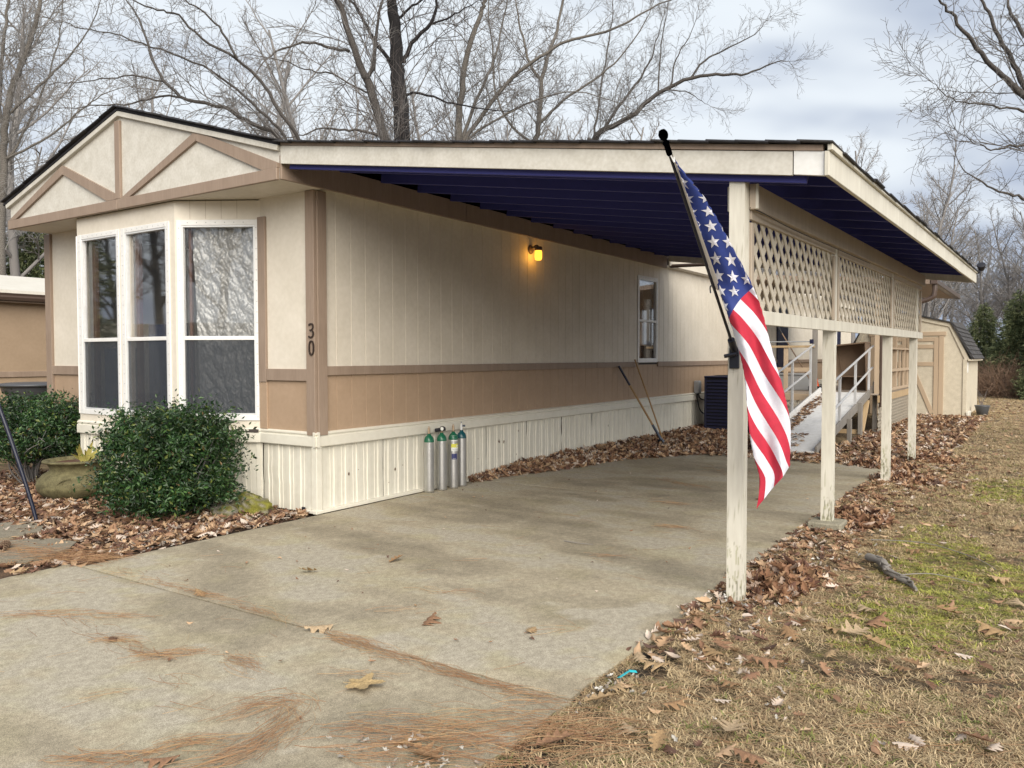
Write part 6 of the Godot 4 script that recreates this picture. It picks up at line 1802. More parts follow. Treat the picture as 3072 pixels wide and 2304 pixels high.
func build_leaf_litter() -> void:
	var meshes := {}
	var keys := []
	for k in 6:
		meshes["leaf%d" % k] = leaf_mesh([0, 1, 0, 2, 1, 2][k], 700 + k, 9, 0.75).mesh()
		meshes["curl%d" % k] = leaf_mesh([0, 1, 2, 2, 0, 1][k], 720 + k, 9, 1.5).mesh()
		keys.append("leaf%d" % k); keys.append("curl%d" % k)
	# 1. planting bed at the front
	for k in 9000:
		var x := rng.randf_range(-5.5, -0.03)
		var z := rng.randf_range(0.05, 2.6)
		if x > -4.1 and z < 0.5 - 0.0 and x < -0.8 and rng.randf() < 0.7: continue
		var thin := smoothstep(1.75, 2.3, z + jit(0.15))
		if rng.randf() < thin * 0.75: continue
		lay_leaf("leaf" if rng.randf() < 0.55 else "curl", x, z, -0.022 + rng.randf() * 0.055 * (1.0 - thin * 0.6), rng.randf_range(0.06, 0.125), 0.55, leaf_color())
	flush(keys, meshes, M.leafmat, "leaf_litter", "thick brown oak leaf litter covering the planting bed by the bay window", "leaves")
	# 2. drift along the skirting
	for k in 7000:
		var z := lerpf(-2.35, -10.4, pow(rng.randf(), 0.8))
		var reach := lerpf(0.05, 0.55, smoothstep(-2.4, -4.6, z)) + 1.15 * smoothstep(-4.6, -7.4, z)
		var u := pow(rng.randf(), 1.5)
		var x := 0.03 + u * reach + absf(jit(0.06))
		if absf(x - 0.735) < 0.47 and absf(z + 10.05) < 0.47: continue
		var top := 0.095 * smoothstep(-2.3, -3.6, z) * pow(1.0 - u, 1.3)
		lay_leaf("leaf" if rng.randf() < 0.3 else "curl", x, z, 0.008 + rng.randf() * (top + 0.03), rng.randf_range(0.07, 0.15), 0.9, leaf_color())
	for k in 900:
		lay_leaf("curl", rng.randf_range(0.3, 3.9), -6.3 - 1.1 * rng.randf() * rng.randf() - 0.5 * rng.randf(), 0.012, rng.randf_range(0.07, 0.14), 0.6, leaf_color())
	flush(keys, meshes, M.leafmat, "leaf_drift", "drift of dark dry leaves blown against the skirting under the carport", "leaves")
	# 3. along the outer edge of the slab and about the posts
	for k in 2700:
		var z := rng.randf_range(1.6, -8.5)
		var w := 0.30 + 0.22 * (GN.get_noise_1d(z * 2.0) + 0.5) + 0.25 * smoothstep(-2.0, -5.5, z)
		var u := pow(rng.randf(), 1.3)
		if z > 0.3 and rng.randf() < 0.5: continue
		var x := 4.0 + u * w * 1.5
		lay_leaf("leaf" if rng.randf() < 0.4 else "curl", x, z, ground_y(x, z) + 0.008 + rng.randf() * 0.03 * (1.0 - u), rng.randf_range(0.03, 0.115), 0.45, leaf_color())
	for q in [[4.40, -5.35, 0.42, 0.28, 500], [4.42, -7.6, 0.35, 0.3, 260], [4.35, -2.6, 0.28, 0.5, 300], [4.33, -0.1, 0.2, 0.5, 260], [3.9, -6.6, 0.5, 0.4, 260]]:
		for k in q[4]:
			var a := rng.randf() * TAU
			var r := sqrt(rng.randf())
			var x: float = q[0] + cos(a) * r * q[2]
			var z: float = q[1] + sin(a) * r * q[3]
			lay_leaf("curl", x, z, ground_y(x, z) + 0.01 + rng.randf() * 0.13 * (1.0 - r), rng.randf_range(0.08, 0.15), 1.1, leaf_color() * Color(0.8, 0.72, 0.68))
	# 4. ramp foot, deck and the ground beyond
	for k in 3800:
		var x := rng.randf_range(2.9, 4.6) if rng.randf() < 0.75 else rng.randf_range(0.2, 1.9)
		var z := rng.randf_range(-7.3, -17.2)
		if x < 1.95 and z < -11.6: continue
		lay_leaf("leaf" if rng.randf() < 0.4 else "curl", x, z, ground_y(x, z) + 0.01 + rng.randf() * 0.05, rng.randf_range(0.07, 0.15), 0.7, leaf_color())
	for k in 420:
		var t := rng.randf()
		var x := 2.0 + 0.22 * rng.randf() * (1.0 if t > 0.2 else 2.6)
		lay_leaf("leaf", x, lerpf(-7.5, -11.6, t), lerpf(0.05, 0.76, (lerpf(-7.5, -11.6, t) + 7.36) / -4.36) + 0.022, rng.randf_range(0.06, 0.12), 0.35, leaf_color())
	flush(keys, meshes, M.leafmat, "leaf_litter", "dry leaf litter along the slab edge, posts and ramp", "leaves")
	# 5. thin scatter over the lawn and slab
	for k in 2300:
		var x := rng.randf_range(4.1, 6.9)
		var z := rng.randf_range(3.4, -24.0)
		lay_leaf("leaf", x, z, ground_y(x, z) + 0.022, 0.025 + 0.09 * pow(rng.randf(), 1.6), 0.35, leaf_color())
	for k in 700:
		var x := rng.randf_range(-3.0, 9.0)
		var z := rng.randf_range(-17.0, -32.0)
		lay_leaf("leaf", x, z, ground_y(x, z) + 0.022, rng.randf_range(0.08, 0.16), 0.3, leaf_color())
	for k in 90:
		lay_leaf("curl", rng.randf_range(0.2, 3.9), rng.randf_range(-6.0, 3.5), 0.008, rng.randf_range(0.015, 0.04), 0.4, leaf_color())
	flush(keys, meshes, M.leafmat, "leaf_scatter", "loose dry leaves scattered over the winter lawn", "leaves")
	# 6. bleached shell and bark chips
	var chips := {}
	for k in 6: chips["chip%d" % k] = leaf_mesh(1, 760 + k, 7, 1.9).mesh()
	var ck := chips.keys()
	for q in [[-0.25, 1.55, 0.25, 0.22, 170], [-0.75, 1.75, 0.6, 0.35, 130], [-1.6, 1.75, 0.3, 0.25, 90], [-0.3, 0.95, 0.25, 0.4, 60], [4.25, 0.35, 0.28, 0.6, 260], [4.12, 2.1, 0.12, 0.35, 70], [3.85, 3.05, 0.35, 0.16, 150], [4.6, 1.7, 0.5, 0.9, 80], [4.5, -1.2, 0.4, 1.2, 120]]:
		for k in int(q[4] * 0.32):
			var x: float = q[0] + rng.randfn() * q[2] * 0.5
			var z: float = q[1] + rng.randfn() * q[3] * 0.5
			var on := x < 4.03 and x > 0.01
			var w := rng.randf()
			lay_leaf("chip", x, z, (0.005 if on else ground_y(x, z) + 0.02) + rng.randf() * 0.015, rng.randf_range(0.018, 0.042), 0.9, Color(0.34, 0.32, 0.28).lerp(Color(0.60, 0.58, 0.54), rng.randf()) if w < 0.7 else Color(0.28, 0.24, 0.20))
	flush(ck, chips, M.leafmat, "bark_chips", "bleached pale bark and shell chips along the driveway edges", "chips")
	# individual fallen leaves, large enough to be told apart
	var kinds := []
	for k in 5: kinds.append(leaf_mesh([0, 0, 1, 0, 1][k], 780 + k, 22, 0.55).mesh())
	var ncol := [Color(0.50, 0.33, 0.165), Color(0.56, 0.39, 0.21), Color(0.43, 0.26, 0.13), Color(0.60, 0.45, 0.28), Color(0.36, 0.20, 0.11)]
	var mats := []
	for c in ncol:
		var m: StandardMaterial3D = M.leafmat.duplicate()
		m.albedo_color = (c as Color).linear_to_srgb()
		m.albedo_texture = T.fine
		m.uv1_triplanar = true
		m.uv1_world_triplanar = true
		m.uv1_scale = Vector3.ONE * 3.0
		mats.append(m)
	for k in LEAF_SPOTS.size():
		var p: Vector2 = LEAF_SPOTS[k]
		var on := p.x < 4.03 and p.x > -0.1 and p.y > -7.2
		var o := MeshInstance3D.new()
		o.name = numbered("oak_leaf")
		o.mesh = kinds[k % 5]
		o.material_override = mats[(k * 7 + k / 5) % 5]
		var sz := rng.randf_range(0.12, 0.19)
		if p.y < -1.0: sz *= 0.85
		o.transform = Transform3D((Basis(Vector3.UP, rng.randf() * TAU) * Basis(Vector3.RIGHT, jit(0.22)) * Basis(Vector3.BACK, jit(0.25))).scaled_local(Vector3.ONE * sz), Vector3(p.x, 0.018 if on else ground_y(p.x, p.y) + 0.042, p.y))
		add_child(o)
		tag(o, "single tan lobed oak leaf lying on the concrete driveway" if on else "single tan lobed oak leaf lying on the lawn beside the driveway", "leaf", "single leaves on the driveway" if on else "single leaves on the lawn")
	var o := MeshInstance3D.new()
	o.name = "maple_leaf"
	o.mesh = maple_mesh().mesh()
	var mm: StandardMaterial3D = mats[3].duplicate()
	mm.albedo_color = Color(0.62, 0.45, 0.22).linear_to_srgb()
	o.material_override = mm
	o.transform = Transform3D((Basis(Vector3.UP, 2.15) * Basis(Vector3.RIGHT, -0.06)).scaled_local(Vector3(0.19, 0.19, 0.19)), Vector3(3.21, 0.022, 2.68))
	add_child(o)
	tag(o, "large broad golden leaf alone on the near driveway slab", "leaf")

func build_needles() -> void:
	var meshes := {}
	var keys := []
	for k in 6:
		var b := MB.new(); b.colored = true; b.tint = Color.WHITE
		var r := RandomNumberGenerator.new(); r.seed = 40 + k
		var bow := r.randf_range(-0.18, 0.18)
		var pts := []
		for s in 6: pts.append(Vector3(bow * sin(PI * s / 5.0) + r.randf_range(-0.01, 0.01), 0.02 * sin(PI * s / 5.0), s / 5.0 - 0.5))
		b.tube(PackedVector3Array(pts), 0.0058, 0.004, 3)
		meshes["needle%d" % k] = b.mesh()
		keys.append("needle%d" % k)
	for L in NEEDLE_LINES:
		var pts: Array = L[0]
		for k in int(L[1] * 0.55):
			var t := rng.randf() * (pts.size() - 1)
			var s := mini(int(t), pts.size() - 2)
			var d: Vector2 = pts[s + 1] - pts[s]
			var p: Vector2 = pts[s] + d * (t - s) + Vector2(rng.randfn(), rng.randfn()) * float(L[2]) * 0.65
			var an := atan2(d.x, d.y) + rng.randfn() * 0.30
			needle(p.x, p.y, 0.003 + absf(rng.randfn()) * 0.007, an, rng.randf_range(0.12, 0.24))
	# the heap by the outer front corner, and the strip in front of the bed
	for k in 400:
		var u := rng.randf()
		var x := lerpf(3.62, 4.28, u) + rng.randfn() * 0.16
		var z := lerpf(3.12, 2.45, u) + rng.randfn() * 0.10
		needle(x, z, (0.006 if x < 4.04 else -0.01) + rng.randf() * 0.03, 2.16 + rng.randfn() * 0.33, rng.randf_range(0.14, 0.26))
	for k in 800:
		var u := rng.randf()
		var x := lerpf(-1.9, 0.12, u) + rng.randfn() * 0.05
		var z := lerpf(2.75, 2.05, u) + rng.randfn() * 0.10
		needle(x, z, 0.0 + rng.randf() * 0.035, 2.1 + rng.randfn() * 0.45, rng.randf_range(0.14, 0.24))
	for k in 160:
		needle(rng.randf_range(0.0, 4.0), rng.randf_range(-5.5, 4.2), 0.004, rng.randf() * TAU, rng.randf_range(0.06, 0.2))
	for k in 1500:
		var x := rng.randf_range(4.05, 6.4)
		var z := rng.randf_range(-2.0, 3.6)
		needle(x, z, ground_y(x, z) + 0.02, rng.randf() * TAU, rng.randf_range(0.08, 0.2))
	flush(keys, meshes, M.needle, "pine_needles", "rust-brown pine needles in swirls on the driveway and joints", "pine needles")
	# a scrap of cyan plastic at the slab edge
	var sc := MB.new()
	sc.board(Vector3(4.13, -0.002, 1.93), Vector3(4.15, 0.012, 1.86), Vector3(1, 0.4, 0.3), 0.022, 0.003, 0.001)
	sc.board(Vector3(4.15, 0.012, 1.86), Vector3(4.175, 0.004, 1.83), Vector3(1, -0.3, 0.5), 0.018, 0.003, 0.001)
	single("plastic_scrap", sc, mat("cyan", Color(0.03, 0.45, 0.52), 0.4), "small cyan plastic scrap lying in the leaves at the slab edge", "litter")
	# twigs and a rotten branch
	var b := MB.new()
	var a := Vector3(4.70, 0.015, -1.06)
	var c := Vector3(5.10, 0.0, -0.39)
	var lp := catmull([a, a.lerp(c, 0.25) + Vector3(0.02, 0.015, 0), a.lerp(c, 0.55) + Vector3(-0.03, 0.01, 0), a.lerp(c, 0.8) + Vector3(0.015, 0.0, 0), c], 6)
	var lr := PackedFloat32Array()
	for k in lp.size(): lr.append(lerpf(0.036, 0.012, k / float(lp.size() - 1)) * rng.randf_range(0.72, 1.2))
	b.tube(lp, 0, 0, 7, true, lr)
	for k in 9:
		var s := rng.randi() % (lp.size() - 5)
		b.tube(PackedVector3Array([lp[s] + Vector3(jit(0.025), 0.02, jit(0.025)), lp[s + 2] + Vector3(jit(0.03), 0.03, jit(0.03)), lp[s + 4] + Vector3(jit(0.035), 0.022, jit(0.035))]), 0.011, 0.004, 4)
	single("fallen_branch", b, M.grey_wood, "rotten grey branch lying in the grass beside the leaf litter", "branch")
	for q in [[[Vector3(4.95, 0.02, -0.62), Vector3(5.15, 0.03, -0.75), Vector3(5.40, 0.02, -0.7)], "thin dark twig lying against the rotten branch"], [[Vector3(4.6, 0.0, -1.75), Vector3(5.0, 0.03, -1.72), Vector3(5.35, 0.02, -1.45), Vector3(5.5, 0.0, -1.25)], "long thin twig on the lawn behind the rotten branch"], [[Vector3(2.55, 0.008, -0.3), Vector3(2.68, 0.012, -0.28), Vector3(2.80, 0.008, -0.32)], "short crooked twig on the concrete under the carport"]]:
		b = MB.new(); b.tube(catmull(q[0], 5), 0.0045, 0.0025, 6)
		single("twig", b, M.grey_wood, q[1], "twig")

func needle(x: float, z: float, y: float, an: float, s: float) -> void:
	var t := rng.randf()
	var c := Color(0.29, 0.145, 0.07).lerp(Color(0.50, 0.32, 0.18), t)
	if t > 0.85: c = Color(0.50, 0.33, 0.17)
	drop("needle%d" % (rng.randi() % 6), Transform3D((Basis(Vector3.UP, an) * Basis(Vector3.RIGHT, jit(0.05))).scaled_local(Vector3(s * 0.9, s, s)), Vector3(x, y + 0.002, z)), c)

func build_grass() -> void:
	var meshes := {}
	var keys := []
	for k in 6:
		var b := MB.new(); b.colored = true; b.tint = Color.WHITE
		var r := RandomNumberGenerator.new(); r.seed = 60 + k
		for s in 11:
			var a := r.randf() * TAU
			var L := r.randf_range(0.5, 1.1)
			var o := Vector3(r.randf_range(-0.35, 0.35), 0, r.randf_range(-0.35, 0.35))
			var d := Vector3(cos(a), 0, sin(a))
			var sd := Vector3(-d.z, 0, d.x) * 0.035
			var up := r.randf_range(0.12, 0.55)
			var m := o + d * L * 0.5 + Vector3(0, up * 0.8, 0)
			var e := o + d * L + Vector3(0, up * r.randf_range(0.2, 1.1), 0)
			b.quad(o - sd, o + sd, m + sd * 0.8, m - sd * 0.8)
			b.tri(m - sd * 0.8, m + sd * 0.8, e)
		meshes["tuft%d" % k] = b.mesh()
		keys.append("tuft%d" % k)
	for k in 95000:
		var z := lerpf(3.9, -16.0, pow(rng.randf(), 1.45))
		var x := 4.03 + rng.randf() * lerpf(2.3, 3.4, rng.randf())
		if rng.randf() < 0.12: x = rng.randf_range(4.06, 9.0)
		if z < -7.4 and rng.randf() < 0.15: x = rng.randf_range(3.0, 4.2)
		if rng.randf() < 0.72 * bare(x, z): continue
		var m := moss(x, z)
		var c := Color(0.33, 0.24, 0.13).lerp(Color(0.54, 0.42, 0.25), rng.randf())
		if rng.randf() < 0.22: c = Color(0.19, 0.13, 0.075).lerp(Color(0.30, 0.20, 0.11), rng.randf())
		if rng.randf() < m * 0.7: c = Color(0.20, 0.215, 0.04).lerp(Color(0.42, 0.41, 0.09), rng.randf())
		elif rng.randf() < 0.05: c = Color(0.17, 0.19, 0.05)
		var s := (0.024 + 0.06 * pow(rng.randf(), 2.0)) * (1.0 if z > -3.0 else 1.3)
		drop("tuft%d" % (rng.randi() % 6), Transform3D(Basis(Vector3.UP, rng.randf() * TAU).scaled_local(Vector3(s, s * rng.randf_range(0.4, 0.9), s)), Vector3(x, ground_y(x, z) - 0.002, z)), c)
	for k in 16000:
		var z := rng.randf_range(-16.0, -31.0)
		var x := rng.randf_range(1.0, 9.0)
		var s := rng.randf_range(0.06, 0.12)
		drop("tuft%d" % (rng.randi() % 6), Transform3D(Basis(Vector3.UP, rng.randf() * TAU).scaled_local(Vector3(s, s * 0.5, s)), Vector3(x, ground_y(x, z), z)), Color(0.40, 0.29, 0.15).lerp(Color(0.56, 0.43, 0.25), rng.randf()))
	flush(keys, meshes, M.grass, "lawn_grass", "short dead straw-coloured lawn grass with mossy green patches", "grass")

# ---------------------------------------------------------------- bushes
func leaf_blob(b: MB, shape: Callable, count: int, size: float, dark: Color, light: Color) -> void:
	for k in count:
		var p: Vector3 = shape.call(k)
		var nd := rvec().normalized()
		nd = (nd + Vector3(0, 0.5, 0)).normalized()
		var x := nd.cross(rvec()).normalized()
		var y := nd.cross(x)
		var s := size * rng.randf_range(0.6, 1.3)
		var cl := 0.5 + 0.9 * clampf(0.5 + CN2.get_noise_3d(p.x * 0.9 + 3.0, p.y * 0.9, p.z * 0.9) * 1.1, 0.0, 1.0)
		b.tint = dark.lerp(light, rng.randf() * rng.randf()) * cl
		if rng.randf() < 0.05: b.tint = Color(0.12, 0.15, 0.035)
		s *= 0.8 + 0.5 * rng.randf()
		if rng.randf() < 0.010: b.tint = Color(0.16, 0.10, 0.04)
		var a := p - x * s
		var e := p + x * s
		var m1 := p + y * s * 0.42 + nd * s * 0.18
		var m2 := p - y * s * 0.42 + nd * s * 0.18
		b.tri(a, m1, e)
		b.tri(a, e, m2)

func build_bushes() -> void:
	for q in [[Vector3(-1.11, 0.0, 0.80), Vector3(0.60, 0.50, 0.55), 0.51, 910, 34000, "larger rounded evergreen bush in front of the bay window"], [Vector3(-4.27, 0.0, 0.56), Vector3(0.72, 0.42, 0.58), 0.60, 911, 28000, "evergreen bush with bare lower stems at the left edge, behind the planter"]]:
		var h := thing("evergreen_bush", q[5], "bush", q[0], 0.0, "clipped bushes by the bay window")
		var f := noise(q[3], 1.5, 3)
		var rad: Vector3 = q[1]
		var cy: float = q[2]
		var low: bool = q[3] == 911
		var b := MB.new(); b.colored = true
		var shape := func(k: int) -> Vector3:
			var d := rvec()
			while d.length_squared() > 1.0 or d.length_squared() < 0.01: d = rvec()
			d = d.normalized()
			# clipped top, fuller shoulders
			var e := Vector3(signf(d.x) * pow(absf(d.x), 0.78), signf(d.y) * pow(absf(d.y), 0.72), signf(d.z) * pow(absf(d.z), 0.78))
			var bump := 1.0 + f.get_noise_3dv(d * 1.3) * 0.36 + f.get_noise_3dv(d * 3.6) * 0.24
			var r := pow(rng.randf(), 0.28) if rng.randf() < 0.9 else rng.randf_range(0.96, 1.17)
			var p := e * rad * bump * r
			if p.y < 0: p *= Vector3(1.0 + p.y * (0.10 if not low else 0.35), 0.92 if not low else 0.7, 1.0 + p.y * 0.10)
			return p + Vector3(0, cy, 0)
		leaf_blob(b, shape, q[4], 0.021, Color(0.010, 0.032, 0.010), Color(0.065, 0.135, 0.035))
		part("foliage", b, M.leafgreen, h)
		b = MB.new()
		for k in 26:
			var a := rng.randf() * TAU
			var r0 := rng.randf() * 0.14
			var tip := Vector3(cos(a) * rad.x * 0.8, cy + jit(0.3), sin(a) * rad.z * 0.8)
			b.tube(catmull([Vector3(cos(a) * r0, -0.03, sin(a) * r0), Vector3(cos(a + 0.3) * r0 * 2.2, cy * 0.35, sin(a + 0.3) * r0 * 2.2), tip], 4), 0.013, 0.004, 5)
		part("stem", b, M.twig, h)
		if low:
			b = MB.new()
			for k in 7:
				var st := Vector3(0.45, 0.45 + 0.1 * jit(1), 0.25 + jit(0.2))
				b.tube(catmull([st, st + Vector3(0.2, 0.02 + jit(0.06), 0.1), st + Vector3(0.34 + jit(0.08), 0.10 + jit(0.12), 0.12 + jit(0.1))], 4), 0.006, 0.003, 4)
			part("bare_twig", b, M.twig, h)

# ---------------------------------------------------------------- trees
func shoot(b: MB, p: Vector3, d: Vector3, len: float, r: float, lvl: int, top: int, up: float) -> void:
	var segs := 5 if lvl == 1 else (4 if lvl == 2 else 3)
	var pts := PackedVector3Array([p])
	var dirs := [d]
	var q := p
	var dd := d
	var crv := rvec()
	for k in segs:
		dd = (dd + rvec() * 0.17 + crv * 0.20 + Vector3(0, up, 0)).normalized()
		q += dd * len / segs
		pts.append(q)
		dirs.append(dd)
	b.tube(pts, r, maxf(r * 0.4, 0.0024), 4 if lvl == 1 and r > 0.012 else 3, false)
	if lvl >= top: return
	var nk := int(len / (0.17 if lvl == 1 else 0.13)) + 1
	nk = mini(nk, 10 if lvl == 1 else 4)
	for k in nk:
		var t := (k + 0.4 + jit(0.35)) / nk * 0.85 + 0.15
		var s := mini(int(t * segs), segs - 1)
		var o := pts[s].lerp(pts[s + 1], t * segs - s)
		var ax: Vector3 = dirs[s + 1].cross(rvec()).normalized()
		var nd: Vector3 = dirs[s + 1].rotated(ax, rng.randf_range(0.5, 1.05))
		shoot(b, o, nd, len * rng.randf_range(0.36, 0.64) * (1.1 - t * 0.4), maxf(r * 0.55, 0.0036), lvl + 1, top, up * 0.9)

func limb_tree(called: String, key: String, label: String, bark: Material, twig: Material, gap: float, top: int, seed_: int, up := 0.05, grp := "bare trees behind the home") -> void:
	rng.seed = seed_
	var limbs: Array = TREE_LIMBS[key]
	var foot: Vector3 = limbs[0].p[0]
	foot.y = 0.0
	var h := thing(called, label, "tree", foot, 0.0, grp)
	var b := MB.new()
	var w := MB.new()
	for li in limbs.size():
		var L: Dictionary = limbs[li]
		var cp := []
		for p in L.p: cp.append((p as Vector3) - foot)
		var pts := catmull(cp, 4)
		for k in range(1, pts.size() - 1): pts[k] += rvec() * 0.025
		var r0: float = L.r.x
		var r1: float = L.r.y
		b.tube(pts, r0 * (1.25 if li == 0 else 1.0), r1, 9 if r0 > 0.06 else 6, true)
		var total := 0.0
		for k in pts.size() - 1: total += pts[k].distance_to(pts[k + 1])
		var acc := 0.0
		var next := total * (0.12 if li > 0 else 0.0) + 0.1
		for k in pts.size() - 1:
			var sl := pts[k].distance_to(pts[k + 1])
			while next < acc + sl:
				var t := (next - acc) / sl
				var o := pts[k].lerp(pts[k + 1], t)
				var rr := lerpf(r0, r1, next / total)
				if o.y > 3.6:
					var tg := (pts[k + 1] - pts[k]).normalized()
					var nd := tg.rotated(tg.cross(rvec()).normalized(), rng.randf_range(0.5, 1.15))
					nd = (nd + Vector3(0, 0.15, 0)).normalized()
					var ln := clampf(rr * 34.0, 0.75, 2.3) * rng.randf_range(0.5, 1.2)
					shoot(w, o, nd, ln, clampf(rr * 0.32, 0.0055, 0.014), 1, top, up)
				next += gap * 0.78 * rng.randf_range(0.6, 1.4)
			acc += sl
		# the limb's own tip carries on as twigs
		var tip := pts[-1]
		var td := (pts[-1] - pts[-2]).normalized()
		for k in 4: shoot(w, tip, (td + rvec() * 0.5).normalized(), rng.randf_range(0.5, 1.1), maxf(r1 * 0.7, 0.005), 1, top, up)
	part("trunk", b, bark, h)
	part("crown", w, twig, h)

func free_tree(seed_: int, height: float, spread: float, r: float) -> Array:
	rng.seed = seed_
	var b := MB.new()
	var w := MB.new()
	var n := 8
	var pts := PackedVector3Array()
	var p := Vector3(0, -0.1, 0)
	var d := Vector3(jit(0.08), 1, jit(0.08)).normalized()
	for k in n + 1:
		pts.append(p)
		d = (d + Vector3(jit(0.14), 0.05, jit(0.14))).normalized()
		p += d * height * 0.86 / n
	b.tube(pts, r, r * 0.18, 7)
	for k in 17:
		var t := 0.28 + 0.72 * k / 17.0 + jit(0.02)
		var s := mini(int(t * n), n - 1)
		var o := pts[s].lerp(pts[s + 1], clampf(t * n - s, 0, 1))
		var a := k * 2.4 + jit(0.5)
		var bd := Vector3(cos(a), rng.randf_range(0.55, 1.2), sin(a)).normalized()
		var ln := spread * (1.15 - t * 0.75) * rng.randf_range(0.7, 1.15)
		var lp := PackedVector3Array([o])
		var q := o
		var dd := bd
		for j in 5:
			dd = (dd + rvec() * 0.16 + Vector3(0, 0.10, 0)).normalized()
			q += dd * ln / 5.0
			lp.append(q)
		var lr := r * (0.42 - 0.26 * t)
		b.tube(lp, lr, lr * 0.3, 5, false)
		for j in 11:
			var u := 0.2 + 0.8 * j / 11.0
			var g := mini(int(u * 5), 4)
			var tg := (lp[g + 1] - lp[g]).normalized()
			shoot(w, lp[g].lerp(lp[g + 1], u * 5 - g), tg.rotated(tg.cross(rvec()).normalized(), rng.randf_range(0.4, 1.0)), ln * 0.42 * rng.randf_range(0.5, 1.1) * (1.15 - u * 0.5), maxf(lr * 0.4, 0.009), 1, 3, 0.07)
	return [b.mesh(), w.mesh(), b.i.size() / 3 + w.i.size() / 3]

func conifer(seed_: int, height: float, spread: float, count: int, dark: Color, light: Color) -> Array:
	rng.seed = seed_
	var b := MB.new()
	b.tube(PackedVector3Array([Vector3(0, -0.1, 0), Vector3(0.05, height * 0.5, 0.03), Vector3(0, height * 0.98, 0)]), height * 0.022, 0.01, 7)
	var w := MB.new(); w.colored = true
	var f := noise(seed_, 0.9, 3)
	for k in count:
		var t := 1.0 - sqrt(rng.randf())
		var y := height * (0.05 + 0.95 * t)
		var a := rng.randf() * TAU
		var lim := spread * pow(1.0 - t * t, 0.8) * (0.72 + 0.95 * f.get_noise_3d(cos(a) * 1.6, y * 0.55, sin(a) * 1.6)) * 1.05 + 0.10
		var r := lim * pow(rng.randf(), 0.4)
		var o := Vector3(cos(a) * r, y - r * 0.22, sin(a) * r)
		var out := Vector3(cos(a), 0.15, sin(a))
		w.tint = dark.lerp(light, rng.randf() * rng.randf())
		for j in 5:
			var d := (out + rvec() * 0.75).normalized()
			var sd := d.cross(rvec()).normalized() * rng.randf_range(0.018, 0.04)
			var L := rng.randf_range(0.12, 0.30)
			w.tri(o - sd, o + sd, o + d * L + Vector3(0, -L * 0.3, 0))
	return [b.mesh(), w.mesh(), b.i.size() / 3 + w.i.size() / 3]

func plant_tree(called: String, m: Array, bark: Material, twig: Material, label: String, grp: String, at: Vector3, scale: float, turn: float) -> void:
	var h := thing(called, label, "tree", at, turn, grp)
	h.scale = Vector3.ONE * scale
	for k in 2:
		var o := MeshInstance3D.new()
		o.name = ["trunk", "crown"][k]
		o.mesh = m[k]
		o.material_override = bark if k == 0 else twig
		h.add_child(o)

